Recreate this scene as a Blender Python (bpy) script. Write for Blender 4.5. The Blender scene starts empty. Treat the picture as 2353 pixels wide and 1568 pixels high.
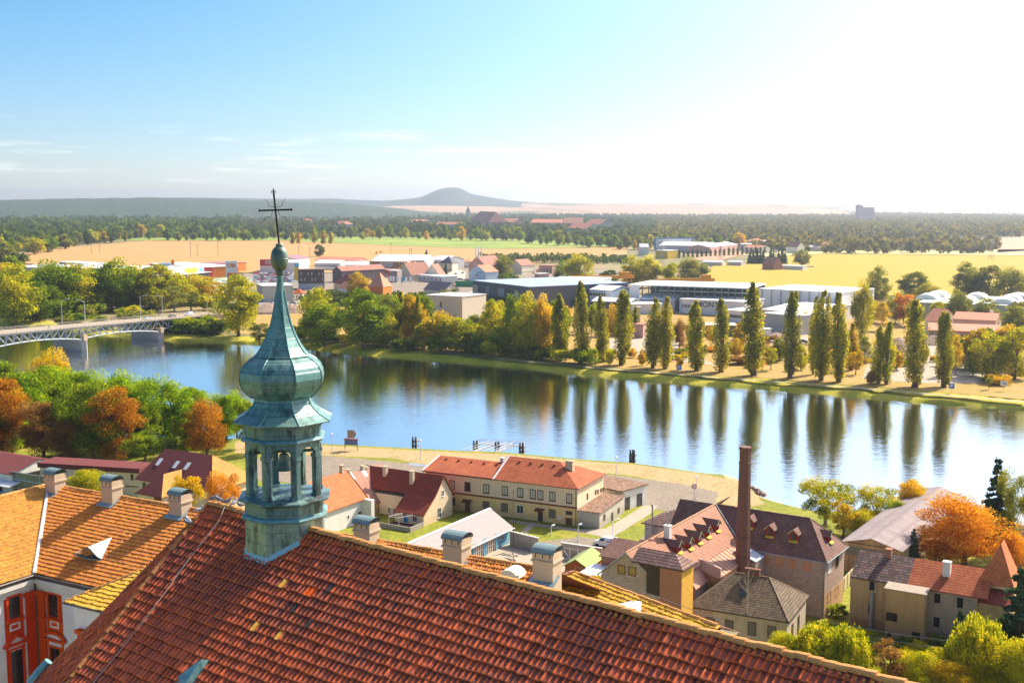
import bpy,math,random
import numpy as np
from mathutils import Vector,Matrix
S=bpy.context.scene
COL=S.collection
R=math.radians
random.seed(7)
# ------------------------------------------------------------------ camera
H=60.0;F=2683.0;CX=1176.0;CY=784.0;PIT=R(6.66)
cp,sp=math.cos(PIT),math.sin(PIT)
cam=bpy.data.cameras.new('camera');camo=bpy.data.objects.new('camera',cam);COL.objects.link(camo)
camo.location=(0,0,H);camo.rotation_euler=(R(90)-PIT,0,0)
cam.sensor_width=36;cam.lens=36*F/2352.0;cam.clip_start=0.5;cam.clip_end=60000
S.camera=camo
# ------------------------------------------------------------------ sky, sun, exposure
SUN_AZ=R(50);SUN_EL=R(40)
sund=Vector((math.sin(SUN_AZ)*math.cos(SUN_EL),math.cos(SUN_AZ)*math.cos(SUN_EL),math.sin(SUN_EL)))
W=bpy.data.worlds.new("World");S.world=W;W.use_nodes=True
wt=W.node_tree;wt.nodes.clear()
def wn(t):return wt.nodes.new(t)
sky=wn('ShaderNodeTexSky');sky.sky_type='NISHITA';sky.sun_disc=False
sky.sun_elevation=SUN_EL;sky.sun_rotation=SUN_AZ;sky.altitude=200
sky.air_density=1.0;sky.dust_density=0.35;sky.ozone_density=2.0
bg=wn('ShaderNodeBackground');bg.inputs[1].default_value=0.12
wo=wn('ShaderNodeOutputWorld')
geo=wn('ShaderNodeTexCoord')
dot=wn('ShaderNodeVectorMath');dot.operation='DOT_PRODUCT'
wt.links.new(geo.outputs['Generated'],dot.inputs[0]);dot.inputs[1].default_value=sund
mx=wn('ShaderNodeMath');mx.operation='MAXIMUM';wt.links.new(dot.outputs['Value'],mx.inputs[0]);mx.inputs[1].default_value=0.0
def glow(p,k):
    pw=wn('ShaderNodeMath');pw.operation='POWER';wt.links.new(mx.outputs[0],pw.inputs[0]);pw.inputs[1].default_value=p
    ml=wn('ShaderNodeMath');ml.operation='MULTIPLY';wt.links.new(pw.outputs[0],ml.inputs[0]);ml.inputs[1].default_value=k
    return ml
g1=glow(4.0,10.0);g2=glow(20.0,10.0)
ga=wn('ShaderNodeMath');ga.operation='ADD';wt.links.new(g1.outputs[0],ga.inputs[0]);wt.links.new(g2.outputs[0],ga.inputs[1])
vm=wn('ShaderNodeVectorMath');vm.operation='SCALE';vm.inputs[0].default_value=(1.0,0.86,0.8);wt.links.new(ga.outputs[0],vm.inputs['Scale'])
add=wn('ShaderNodeVectorMath');add.operation='ADD'
tint=wn('ShaderNodeVectorMath');tint.operation='MULTIPLY';wt.links.new(sky.outputs[0],tint.inputs[0]);szt=wn('ShaderNodeSeparateXYZ');wt.links.new(geo.outputs['Generated'],szt.inputs[0])
tr_=wn('ShaderNodeValToRGB');tel=tr_.color_ramp.elements;tel.new(.5);tel.new(.6)
for e_,(p_,c_)in zip(tel,((0.0,(.66,.66,.74,1)),(.06,(.46,.57,.70,1)),(.16,(.29,.54,.67,1)),(.6,(.27,.46,.66,1)))):e_.position=p_;e_.color=c_
wt.links.new(szt.outputs[2],tr_.inputs[0]);wt.links.new(tr_.outputs[0],tint.inputs[1])
wt.links.new(tint.outputs[0],add.inputs[0]);wt.links.new(vm.outputs[0],add.inputs[1])
mp=wn('ShaderNodeMapping');mp.inputs['Scale'].default_value=(5,5,60)
wt.links.new(geo.outputs['Generated'],mp.inputs[0])
cn=wn('ShaderNodeTexNoise');cn.inputs['Scale'].default_value=1.6;cn.inputs['Detail'].default_value=6;cn.inputs['Roughness'].default_value=0.6
wt.links.new(mp.outputs[0],cn.inputs[0])
cr=wn('ShaderNodeValToRGB');cr.color_ramp.elements[0].position=0.54;cr.color_ramp.elements[1].position=0.68
wt.links.new(cn.outputs[0],cr.inputs[0])
sz=wn('ShaderNodeSeparateXYZ');wt.links.new(geo.outputs['Generated'],sz.inputs[0])
bd=wn('ShaderNodeValToRGB');e=bd.color_ramp.elements
e[0].position=0.012;e[0].color=(0,0,0,1);e[1].position=0.028;e[1].color=(1,1,1,1)
e2=bd.color_ramp.elements.new(0.045);e2.color=(1,1,1,1);e3=bd.color_ramp.elements.new(0.075);e3.color=(0,0,0,1)
wt.links.new(sz.outputs[2],bd.inputs[0])
cm=wn('ShaderNodeMath');cm.operation='MULTIPLY';wt.links.new(cr.outputs[0],cm.inputs[0]);wt.links.new(bd.outputs[0],cm.inputs[1])
cm2=wn('ShaderNodeMath');cm2.operation='MULTIPLY';wt.links.new(cm.outputs[0],cm2.inputs[0]);cm2.inputs[1].default_value=0.45
cx=wn('ShaderNodeMix');cx.data_type='RGBA';wt.links.new(cm2.outputs[0],cx.inputs[0])
wt.links.new(add.outputs[0],cx.inputs[6]);cx.inputs[7].default_value=(8.5,8.0,7.8,1)
wt.links.new(cx.outputs[2],bg.inputs[0]);wt.links.new(bg.outputs[0],wo.inputs[0])
sl=bpy.data.lights.new('sun','SUN');so=bpy.data.objects.new('sun',sl);COL.objects.link(so)
sl.energy=5.0;sl.angle=R(0.5);sl.color=(1.0,0.88,0.69)
so.rotation_euler=sund.to_track_quat('Z','Y').to_euler();so.location=(80,40,150)
S.view_settings.view_transform='Standard';S.view_settings.look='None'
S.view_settings.exposure=0.9;S.view_settings.gamma=1.0
S.render.engine='CYCLES'
S.cycles.volume_bounces=0;S.cycles.max_bounces=6;S.cycles.transparent_max_bounces=8
try:
    S.cycles.volume_max_steps=32
except Exception:pass
# ------------------------------------------------------------------ pixel <-> world
def ray(v):
    a=(v[0]-CX)/F;b=(CY-v[1])/F
    return np.array([a,cp+b*sp,-sp+b*cp])
CAMP=np.array([0,0,H])
def G(v,z=0.0):
    d=ray(v);return CAMP+d*((z-H)/d[2])
def YP(v,Y):
    d=ray(v);return CAMP+d*(Y/d[1])
def ZT(P,y):
    k=(CY-y)/F;return H+P[1]*(k*cp-sp)/(cp+k*sp)
def VPl(v,P,n):
    d=ray(v);n=np.array(n,float);P=np.array(P,float)
    return CAMP+d*(np.dot(P-CAMP,n)/np.dot(d,n))
crop={1:(0,955.5,.3904),2:(514.5,411.6,.2532),3:(514.5,771.9,.3517),4:(735,955.5,.3281),5:(1323,992.3,.3671),6:(1837.5,992.3,.3671),
 'r1':(0,426.3,.2531),'r2':(588,426.3,.2531),'r3':(1176,426.3,.3141),'r4':(1764,426.3,.3375),'r5':(0,771.8,.2812),
 'a':(183.8,573.3,.1562),'b':(573.3,566,.125),'c':(808.5,566,.125),'d':(1065.8,566,.125),'e':(1359.8,624.8,.1562),'f':(1727.3,624.8,.1562),'g':(2043.3,624.8,.1313),'h':(1470,536.6,.1874),
 'i':(0,999.6,.1562),'j':(757,999.6,.15),'k':(1249.5,1131.9,.1874),'l':(1455.3,1139.3,.164),'m':(1653.8,1146.6,.328),'n':(1911,1212.8,.3962),'q':(0,1286.3,.1795),'s':(73.5,1139.3,.2732)}
def c(k,x,y):
    a,b,s=crop[k];return (a+x*s,b+y*s)
# ------------------------------------------------------------------ helpers
def tag(o,label=None,cat=None,group=None,kind=None):
    if label:o['label']=label
    if cat:o['category']=cat
    if group:o['group']=group
    if kind:o['kind']=kind
    return o
def empty(name,loc=(0,0,0),rz=0,label=None,cat=None,group=None):
    o=bpy.data.objects.new(name,None);COL.objects.link(o);o.location=[float(a)for a in loc];o.rotation_euler=(0,0,rz)
    o.empty_display_size=0.3
    return tag(o,label,cat,group)
def copy_tree(o,parent=None):
    n=o.copy();COL.objects.link(n)
    if parent is not None:n.parent=parent
    for ch in list(o.children):copy_tree(ch,n)
    return n
class MB:
    def __init__(s):s.v=[];s.f=[];s.m=[];s.uv=[]
    def face(s,pts,m=0,uv=None):
        b=len(s.v);s.v += [tuple(float(a)for a in p)for p in pts];s.f.append(tuple(range(b,b+len(pts))));s.m.append(m)
        s.uv.append(uv if uv else [(0,0)]*len(pts));return s
    def plane(s,pts,m=0,o=None,eu=None):
        P=[np.array(p,float)for p in pts];o=P[0]if o is None else np.array(o,float)
        eu=(P[1]-P[0])if eu is None else np.array(eu,float);eu=eu/np.linalg.norm(eu)
        n=np.zeros(3)
        for i in range(len(P)):n=n+np.cross(P[i]-P[0],P[(i+1)%len(P)]-P[0])
        n=n/(np.linalg.norm(n)+1e-12);ev=np.cross(n,eu)
        return s.face(pts,m,[(float(np.dot(p-o,eu)),float(np.dot(p-o,ev)))for p in P])
    def box(s,x0,y0,z0,x1,y1,z1,m=0):
        if x0>x1:x0,x1=x1,x0
        if y0>y1:y0,y1=y1,y0
        if z0>z1:z0,z1=z1,z0
        a=[(x0,y0,z0),(x1,y0,z0),(x1,y1,z0),(x0,y1,z0),(x0,y0,z1),(x1,y0,z1),(x1,y1,z1),(x0,y1,z1)]
        for q,u0 in (((0,1,5,4),0),((1,2,6,5),1),((2,3,7,6),0),((3,0,4,7),1),((4,5,6,7),2),((3,2,1,0),2)):
            pts=[a[i]for i in q]
            uv=[((p[0],p[2])if u0==0 else (p[1],p[2])if u0==1 else (p[0],p[1]))for p in pts]
            s.face(pts,m,uv)
        return s
    def prism(s,poly,z0,z1,m=0,mt=None):
        n=len(poly)
        for i in range(n):
            a=poly[i];b=poly[(i+1)%n]
            s.plane([(a[0],a[1],z0),(b[0],b[1],z0),(b[0],b[1],z1),(a[0],a[1],z1)],m)
        s.plane([(p[0],p[1],z1)for p in poly],m if mt is None else mt)
        s.plane([(p[0],p[1],z0)for p in reversed(poly)],m);return s
    def slab(s,top,t,m=0,ms=None):
        n=len(top);bot=[(p[0],p[1],p[2]-t)for p in top]
        s.plane(top,m)
        for i in range(n):s.plane([bot[i],bot[(i+1)%n],top[(i+1)%n],top[i]],m if ms is None else ms)
        s.plane(list(reversed(bot)),m if ms is None else ms);return s
    def tube(s,pts,r,n=6,m=0,cap=True):
        P=[np.array(p,float)for p in pts];rs=r if hasattr(r,'__len__')else [r]*len(P)
        b=len(s.v);up=np.array([0,0,1.0])
        for i,p in enumerate(P):
            t=P[min(i+1,len(P)-1)]-P[max(i-1,0)];t=t/(np.linalg.norm(t)+1e-9)
            a=np.cross(t,up)
            if np.linalg.norm(a)<0.05:a=np.cross(t,np.array([1.0,0,0]))
            a=a/np.linalg.norm(a);bb=np.cross(t,a)
            for k in range(n):
                q=p+rs[i]*(math.cos(2*math.pi*k/n)*a+math.sin(2*math.pi*k/n)*bb);s.v.append(tuple(float(x)for x in q))
        def add(f):s.f.append(f);s.m.append(m);s.uv.append([(0,0)]*len(f))
        for i in range(len(P)-1):
            for k in range(n):
                add((b+i*n+k,b+(i+1)*n+k,b+(i+1)*n+(k+1)%n,b+i*n+(k+1)%n))
        if cap:add(tuple(b+k for k in range(n)));add(tuple(b+(len(P)-1)*n+k for k in reversed(range(n))))
        return s
    def lathe(s,prof,n=16,c0=(0,0),m=0,a0=0.0):
        b=len(s.v);L=0
        for i,(r,z)in enumerate(prof):
            for k in range(n):
                a=a0+2*math.pi*k/n;s.v.append((c0[0]+r*math.cos(a),c0[1]+r*math.sin(a),z))
        for i in range(len(prof)-1):
            for k in range(n):
                k2=(k+1)%n
                s.f.append((b+i*n+k,b+i*n+k2,b+(i+1)*n+k2,b+(i+1)*n+k));s.m.append(m)
                w=2*max(prof[i][0],.01)*math.sin(math.pi/n)
                s.uv.append([(k*w,prof[i][1]),((k+1)*w,prof[i][1]),((k+1)*w,prof[i+1][1]),(k*w,prof[i+1][1])])
        s.f.append(tuple(b+(len(prof)-1)*n+k for k in range(n)));s.m.append(m);s.uv.append([(0,0)]*n)
        s.f.append(tuple(b+k for k in reversed(range(n))));s.m.append(m);s.uv.append([(0,0)]*n);return s
    def build(s,name,mats,parent=None,smooth=False):
        me=bpy.data.meshes.new(name);me.from_pydata(s.v,[],s.f)
        if not isinstance(mats,(list,tuple)):mats=[mats]
        for mm in mats:me.materials.append(mm)
        me.polygons.foreach_set('material_index',s.m)
        ul=me.uv_layers.new(name='uv');ul.data.foreach_set('uv',[x for f in s.uv for p in f for x in p])
        if smooth:me.polygons.foreach_set('use_smooth',[True]*len(s.f))
        me.update();me.validate()
        o=bpy.data.objects.new(name,me);COL.objects.link(o)
        if parent is not None:o.parent=parent
        return o
def np_mesh(name,V,Fq,mats,parent=None,attrs=None,smooth=False):
    me=bpy.data.meshes.new(name);nf=len(Fq);k=Fq.shape[1]
    me.vertices.add(len(V));me.vertices.foreach_set('co',V.astype(np.float32).ravel())
    me.loops.add(nf*k);me.loops.foreach_set('vertex_index',Fq.astype(np.int32).ravel())
    me.polygons.add(nf);me.polygons.foreach_set('loop_start',np.arange(0,nf*k,k,dtype=np.int32))
    try:me.polygons.foreach_set('loop_total',np.full(nf,k,dtype=np.int32))
    except Exception:pass
    if smooth:me.polygons.foreach_set('use_smooth',[True]*nf)
    if not isinstance(mats,(list,tuple)):mats=[mats]
    for mm in mats:me.materials.append(mm)
    me.update(calc_edges=True)
    for an,av in (attrs or {}).items():
        at=me.attributes.new(an,'FLOAT','FACE');at.data.foreach_set('value',np.asarray(av,dtype=np.float32))
    o=bpy.data.objects.new(name,me);COL.objects.link(o)
    if parent is not None:o.parent=parent
    return o
# ------------------------------------------------------------------ materials
_M={}
class NT:
    def __init__(s,name):
        s.mat=bpy.data.materials.new(name);s.mat.use_nodes=True;s.t=s.mat.node_tree;s.p=s.t.nodes['Principled BSDF']
        s.p.inputs['Specular IOR Level'].default_value=0.3
    def n(s,t,**k):
        x=s.t.nodes.new(t)
        for a,b in k.items():setattr(x,a,b)
        return x
    def l(s,a,b):s.t.links.new(a,b)
    def coord(s,kind='Object',scale=(1,1,1),rot=(0,0,0)):
        tc=s.n('ShaderNodeTexCoord');m=s.n('ShaderNodeMapping');m.inputs['Scale'].default_value=scale;m.inputs['Rotation'].default_value=rot
        s.l(tc.outputs[kind],m.inputs[0]);return m.outputs[0]
    def noise(s,vec,scale=1.0,detail=4,rough=0.55):
        x=s.n('ShaderNodeTexNoise');x.inputs['Scale'].default_value=scale;x.inputs['Detail'].default_value=detail;x.inputs['Roughness'].default_value=rough
        s.l(vec,x.inputs[0]);return x.outputs[0]
    def ramp(s,fac,stops):
        x=s.n('ShaderNodeValToRGB');el=x.color_ramp.elements
        while len(el)<len(stops):el.new(0.5)
        for e_,(p,col)in zip(el,stops):
            e_.position=p;e_.color=(col+(1,))if len(col)==3 else col
        s.l(fac,x.inputs[0]);return x.outputs[0]
    def mix(s,fac,a,b,blend='MIX'):
        x=s.n('ShaderNodeMix',data_type='RGBA',blend_type=blend)
        for i,v in ((0,fac),(6,a),(7,b)):
            if isinstance(v,(int,float)):x.inputs[i].default_value=v
            elif isinstance(v,tuple):x.inputs[i].default_value=v+(1,)if len(v)==3 else v
            else:s.l(v,x.inputs[i])
        return x.outputs[2]
    def math(s,op,a,b=None):
        x=s.n('ShaderNodeMath',operation=op)
        for i,v in ((0,a),(1,b)):
            if v is None:continue
            if isinstance(v,(int,float)):x.inputs[i].default_value=v
            else:s.l(v,x.inputs[i])
        return x.outputs[0]
    def attr(s,name):
        x=s.n('ShaderNodeAttribute',attribute_name=name);return x.outputs['Fac']
    def bump(s,h,strength=0.3,dist=0.05):
        x=s.n('ShaderNodeBump');x.inputs['Strength'].default_value=strength;x.inputs['Distance'].default_value=dist
        s.l(h,x.inputs['Height']);s.l(x.outputs[0],s.p.inputs['Normal'])
    def color(s,c_):s.l(c_,s.p.inputs['Base Color'])
def C3(c_,k):return tuple(min(1.0,max(0.0,a*k))for a in c_)
def plain(name,col,rough=0.8,var=0.18,scale=0.6,metal=0.0,spec=0.3,bump=0.0,kind='Object'):
    key=('p',name)
    if key in _M:return _M[key]
    t=NT(name);v=t.coord(kind)
    n1=t.noise(v,scale,5,.65);n2=t.noise(v,scale*7,3)
    a=t.ramp(n1,[(.3,C3(col,1-var)),(.5,col),(.72,C3(col,1+var*.7))])
    b=t.mix(0.5,a,t.ramp(n2,[(.35,C3(col,1-var*.8)),(.65,C3(col,1+var*.5))]))
    t.color(b);t.p.inputs['Roughness'].default_value=rough;t.p.inputs['Metallic'].default_value=metal;t.p.inputs['Specular IOR Level'].default_value=spec
    if bump:t.bump(n2,bump,.05)
    _M[key]=t.mat;return t.mat
def plaster(name,col,stain=(.25,.2,.15),amt=0.35,low=(.3,.25,.2)):
    key=('w',name)
    if key in _M:return _M[key]
    t=NT(name);v=t.coord();vs=t.coord('Object',(1,1,.12))
    n1=t.noise(v,.5,6,.7);n2=t.noise(vs,1.8,4,.6);n3=t.noise(v,7,3)
    base=t.ramp(n1,[(.3,C3(col,.84)),(.55,col),(.75,C3(col,1.08))])
    st=t.math('MULTIPLY',t.ramp(n2,[(.48,(0,0,0)),(.72,(1,1,1))]),amt)
    b=t.mix(st,base,stain)
    sep=t.n('ShaderNodeSeparateXYZ');tc=t.n('ShaderNodeTexCoord');t.l(tc.outputs['Object'],sep.inputs[0])
    hz=t.math('ADD',sep.outputs[2],t.math('MULTIPLY',n1,-2.0))
    lw=t.math('MULTIPLY',t.ramp(hz,[(0.0,(1,1,1)),(0.5,(0,0,0))]),amt*1.2)
    b=t.mix(lw,b,low)
    b=t.mix(.25,b,t.ramp(n3,[(.35,C3(col,.8)),(.65,C3(col,1.05))]))
    t.color(b);t.p.inputs['Roughness'].default_value=.9;t.bump(n3,.15,.03)
    _M[key]=t.mat;return t.mat
def tiled(name,c1,c2,c3,tw=.22,th=.34,moss=None,mossamt=.0,dark=(.05,.03,.03),line=.45):
    key=('t',name)
    if key in _M:return _M[key]
    t=NT(name);uvn=t.n('ShaderNodeUVMap');uvn.uv_map='uv';sep=t.n('ShaderNodeSeparateXYZ');t.l(uvn.outputs[0],sep.inputs[0])
    u=t.math('DIVIDE',sep.outputs[0],tw);vv=t.math('DIVIDE',sep.outputs[1],th)
    fu=t.math('FRACT',u);fv=t.math('FRACT',vv)
    cmb=t.n('ShaderNodeCombineXYZ');t.l(t.math('FLOOR',u),cmb.inputs[0]);t.l(t.math('FLOOR',vv),cmb.inputs[1])
    wn_=t.n('ShaderNodeTexWhiteNoise',noise_dimensions='2D');t.l(cmb.outputs[0],wn_.inputs[0])
    base=t.ramp(wn_.outputs[0],[(0,c2),(.5,c1),(1,c3)])
    ov=t.coord();big=t.noise(ov,.35,6,.7)
    base=t.mix(t.ramp(big,[(.38,(0,0,0)),(.75,(1,1,1))]),base,t.mix(.55,base,dark))
    if moss:
        mn=t.noise(ov,1.3,8,.75);base=t.mix(t.math('MULTIPLY',t.ramp(mn,[(.45,(0,0,0)),(.62,(1,1,1))]),mossamt),base,moss)
    edge=t.ramp(fv,[(0,(1,1,1)),(.22,(1,1,1)),(.34,(0,0,0))]);base=t.mix(t.ramp(fu,[(0,(.5,.5,.5)),(.3,(.5,.5,.5)),(.45,(0,0,0))]),base,C3(dark,1.5))
    base=t.mix(t.math('MULTIPLY',edge,line),base,dark)
    roll=t.math('ABSOLUTE',t.math('SUBTRACT',fu,.5));hgt=t.math('ADD',t.math('MULTIPLY',roll,.5),t.math('MULTIPLY',fv,-.6))
    t.color(base);t.p.inputs['Roughness'].default_value=.85;t.bump(hgt,.5,.06)
    _M[key]=t.mat;return t.mat
def bricks(name,col,mortar,w=.25,h=.075,var=.3,kind='uv',blotch=None,rough=.9):
    key=('b',name)
    if key in _M:return _M[key]
    t=NT(name);uvn=t.n('ShaderNodeUVMap');uvn.uv_map='uv'
    b=t.n('ShaderNodeTexBrick');t.l(uvn.outputs[0],b.inputs[0]);b.inputs['Scale'].default_value=1.0
    b.inputs['Brick Width'].default_value=w;b.inputs['Row Height'].default_value=h;b.inputs['Mortar Size'].default_value=h*.09
    b.inputs['Color1'].default_value=C3(col,1-var)+(1,);b.inputs['Color2'].default_value=C3(col,1+var)+(1,);b.inputs['Mortar'].default_value=mortar+(1,)
    cc=b.outputs[0];n1=t.noise(t.coord(),.9,6,.7)
    if blotch:cc=t.mix(t.math('MULTIPLY',t.ramp(n1,[(.45,(0,0,0)),(.65,(1,1,1))]),.75),cc,blotch)
    cc=t.mix(.3,cc,t.ramp(n1,[(.3,C3(col,.5)),(.7,C3(col,1.2))]))
    t.color(cc);t.p.inputs['Roughness'].default_value=rough;t.bump(b.outputs[1],-.25,.02)
    _M[key]=t.mat;return t.mat
def leafmat(name,cols,transl=.45):
    t=NT(name);lv=t.attr('lv');cl=t.attr('cl')
    oi=t.n('ShaderNodeObjectInfo')
    f=t.math('ADD',t.math('MULTIPLY',lv,.45),t.math('ADD',t.math('MULTIPLY',cl,.4),t.math('MULTIPLY',oi.outputs['Random'],.15)))
    n=len(cols);col=t.ramp(f,[(i/(n-1)*.8+.1,cc)for i,cc in enumerate(cols)])
    t.t.nodes.remove(t.p)
    d=t.n('ShaderNodeBsdfDiffuse');tr=t.n('ShaderNodeBsdfTranslucent');ms=t.n('ShaderNodeMixShader');ms.inputs[0].default_value=transl
    col=t.mix(1.0,col,(1.35,1.3,1.1),'MULTIPLY');t.l(col,d.inputs[0]);tc=t.mix(1.0,col,(1.9,1.7,.7),'MULTIPLY');t.l(tc,tr.inputs[0])
    t.l(d.outputs[0],ms.inputs[1]);t.l(tr.outputs[0],ms.inputs[2])
    out=[x for x in t.t.nodes if x.type=='OUTPUT_MATERIAL'][0];t.l(ms.outputs[0],out.inputs[0]);return t.mat
def glass(name='window_glass',col=(.03,.035,.04)):
    return plain(name,col,.08,.3,2,0,.8)
# ------------------------------------------------------------------ terrain, water, hills, haze
WZ=-2.0
def groundmat(name,stops,scale,detail=8,fine=None,finescale=3.0,rough=.95,bump=.0,stretch=None):
    t=NT(name);v=t.coord('Object',(1,stretch,1),(0,0,R(-22)))if stretch else t.coord();n1=t.noise(v,scale,detail,.65);a=t.ramp(n1,stops)
    if fine:
        n2=t.noise(v,finescale,5,.7);a=t.mix(.55,a,t.ramp(n2,fine));
        if bump:t.bump(n2,bump,.15)
    t.color(a);t.p.inputs['Roughness'].default_value=rough;return t.mat
m_grass=groundmat('grass_mat',[(.3,(.1,.15,.01)),(.5,(.2,.24,.014)),(.6,(.36,.3,.03)),(.68,(.5,.36,.1)),(.75,(.14,.18,.012))],.08,8,[(.35,(.06,.1,.006)),(.65,(.36,.32,.03))],.9,bump=.3)
m_dry=groundmat('dry_grass_mat',[(.3,(.42,.22,.07)),(.45,(.28,.24,.03)),(.55,(.5,.28,.1)),(.68,(.2,.2,.02)),(.8,(.55,.34,.16))],.05,9,[(.35,(.16,.13,.02)),(.65,(.58,.33,.1))],.7,bump=.3)
m_plain=groundmat('plain_mat',[(.25,(.07,.1,.03)),(.42,(.16,.15,.05)),(.5,(.42,.28,.14)),(.58,(.13,.15,.04)),(.75,(.36,.24,.12))],.0011,5,[(.4,(.1,.12,.04)),(.6,(.3,.22,.1))],.01)
m_field=groundmat('stubble_mat',[(.3,(.34,.18,.06)),(.45,(.48,.27,.09)),(.52,(.38,.24,.06)),(.7,(.46,.25,.09))],.004,7,[(.4,(.36,.2,.06)),(.6,(.54,.32,.12))],.03,stretch=7)
m_yfield=groundmat('rape_mat',[(.3,(.4,.27,.008)),(.5,(.46,.3,.008)),(.7,(.33,.27,.012))],.004,4,[(.4,(.3,.24,.012)),(.6,(.46,.3,.016))],.025,stretch=8)
m_green=groundmat('meadow_mat',[(.3,(.16,.24,.03)),(.6,(.28,.34,.05))],.01,5)
m_gravel=groundmat('gravel_mat',[(.3,(.32,.22,.09)),(.5,(.46,.31,.14)),(.62,(.24,.2,.05)),(.75,(.4,.28,.12))],.12,9,[(.38,(.16,.11,.05)),(.62,(.66,.47,.24))],1.6,bump=.6)
m_asph=groundmat('old_asphalt_mat',[(.3,(.15,.125,.1)),(.46,(.28,.22,.16)),(.56,(.2,.17,.13)),(.7,(.38,.28,.15))],.07,9,[(.38,(.13,.11,.09)),(.62,(.36,.3,.22))],1.5,bump=.2)
m_conc=groundmat('concrete_mat',[(.3,(.34,.29,.22)),(.7,(.45,.38,.29))],.3,6,[(.35,(.28,.24,.18)),(.65,(.48,.42,.32))],2.0)
m_road=groundmat('road_mat',[(.3,(.2,.19,.18)),(.7,(.3,.28,.26))],.1,5)
near_sh=[(-500,1012),(0,1012),(300,1013),(560,1016),(751,1027),(945,1037),(1063,1043),(1160,1046),(1358,1064),(1462,1071),(1543,1082),(1639,1097),(1700,1104),(1745,1142),(1811,1164),(1880,1182),(2060,1178),(2250,1176),(2352,1190),(2600,1200)]
far_sh=[(-900,705),(-300,725),(0,745),(100,752),(230,768),(300,776),(380,781),(480,785),(587,791),(700,801),(841,816),(1000,827),(1176,842),(1342,861),(1490,874),(1641,886),(1764,893),(1980,912),(2135,925),(2352,942),(2800,975),(3400,1020)]
def densify(P,step):
    out=[P[0]]
    for a,b in zip(P[:-1],P[1:]):
        n=max(1,int(np.linalg.norm(b-a)/step))
        for i in range(1,n+1):out.append(a+(b-a)*i/n)
    return out
rng=np.random.default_rng(3)
def bank(name,px,side,widths,zs,mats,label,step=2.5,jit=.5,seed=1):
    P=densify([G(p,WZ)for p in px],step);P=np.array(P);n=len(P)
    g=np.random.default_rng(seed)
    T=np.gradient(P,axis=0);T /= np.linalg.norm(T[:,:2],axis=1)[:,None]
    N=np.stack([-T[:,1],T[:,0],0*T[:,0]],1)*side
    k=np.ones(9)/9
    for a in range(2):N[:,a]=np.convolve(np.pad(N[:,a],4,'edge'),k,'valid')
    N /= np.linalg.norm(N[:,:2],axis=1)[:,None]
    rows=[]
    for w,z in zip(widths,zs):
        j=g.normal(0,jit,n);j=np.convolve(np.pad(j,2,'edge'),np.ones(5)/5,'valid')
        r=P+N*(w+j[:,None]*(1.5 if z<0 else 0));r[:,2]=z+(g.normal(0,.12,n)if (z<-.1)else 0);rows.append(r)
    V=np.concatenate(rows);m=len(rows);Fq=[]
    for i in range(m-1):
        for q in range(n-1):Fq.append((i*n+q,i*n+q+1,(i+1)*n+q+1,(i+1)*n+q)if side>0 else (i*n+q,(i+1)*n+q,(i+1)*n+q+1,i*n+q+1))
    o=np_mesh(name,V,np.array(Fq),mats);tag(o,kind='structure');o['label']=label
    return rows[-1],o
top_near,_=bank('near_river_bank',near_sh,-1,[-3,0,2.5,5],[-3.2,-2.0,-1.0,0.0],m_gravel,'gravelly near bank of the river',seed=2)
top_far,_=bank('far_river_bank',far_sh,1,[-3,0,1.2,3.5,7.5,11],[-3.4,-2.1,-1.3,-.75,-.25,0.0],groundmat('bank_grass_mat',[(.3,(.26,.3,.015)),(.5,(.48,.44,.02)),(.62,(.6,.42,.07)),(.75,(.2,.24,.012))],.12,8,[(.35,(.2,.22,.01)),(.65,(.62,.5,.05))],.9,bump=.5),'grassy far bank of the river',seed=5,jit=.9)
pts=[tuple(p)for p in top_near]
near=MB();poly=[(pts[0][0]-300,pts[0][1],0)]+pts+[(pts[-1][0]+300,pts[-1][1],0),(400,-100,0),(-600,-100,0)]
near.plane(poly,0,o=(0,0,0),eu=(1,0,0));tag(near.build('near_ground',m_grass),kind='structure')
pts=[tuple(p)for p in top_far]
far=MB();poly=[(-40000,pts[0][1]+800,0),(-3000,pts[0][1]+30,0)]+pts+[(pts[-1][0]+500,pts[-1][1]-200,0),(40000,-3000,0),(40000,45000,0),(-40000,45000,0)]
far.plane(list(reversed(poly)),0,o=(0,0,0),eu=(1,0,0));o=far.build('ground',m_plain)
tag(o,kind='structure')
def sheet(name,px,z,mat,label=None,world=None):
    P=[tuple(G(p,z))for p in px]if world is None else world
    mb=MB();mb.plane(P,0);o=mb.build(name,mat)
    if o.data.polygons[0].normal.z<0:o.data.flip_normals()
    tag(o,kind='structure');
    if label:o['label']=label
    return o
sheet('dry_meadow',[(380,752),(700,776),(1000,806),(1176,820),(1342,839),(1490,851),(1641,862),(1764,869),(1980,887),(2135,898),(2500,930),(2700,800),(2352,700),(1700,690),(1200,700),(700,700),(400,730)],.05,m_dry)
sheet('bank_path',[(1000,808),(1342,841),(1641,865),(1980,890),(2352,921),(2352,923.5),(1980,892.5),(1641,867),(1342,843),(1000,810)],.1,m_conc)
sheet('sand_yard',[(1400,800),(1400,778),(1500,770),(1560,775),(1560,800),(1650,840),(1500,822)],.1,m_conc)
sheet('waste_ground',[(1980,870),(2130,880),(2290,880),(2260,820),(2150,790),(2010,790)],.1,m_conc)
sheet('quay_surface',[(600,1045),(751,1046),(985,1068),(1060,1060),(1200,1075),(1420,1092),(1560,1110),(1650,1130),(1640,1160),(1560,1175),(1480,1168),(1430,1100),(985,1095),(900,1090),(700,1110),(560,1100)],.02,m_asph)
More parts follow.
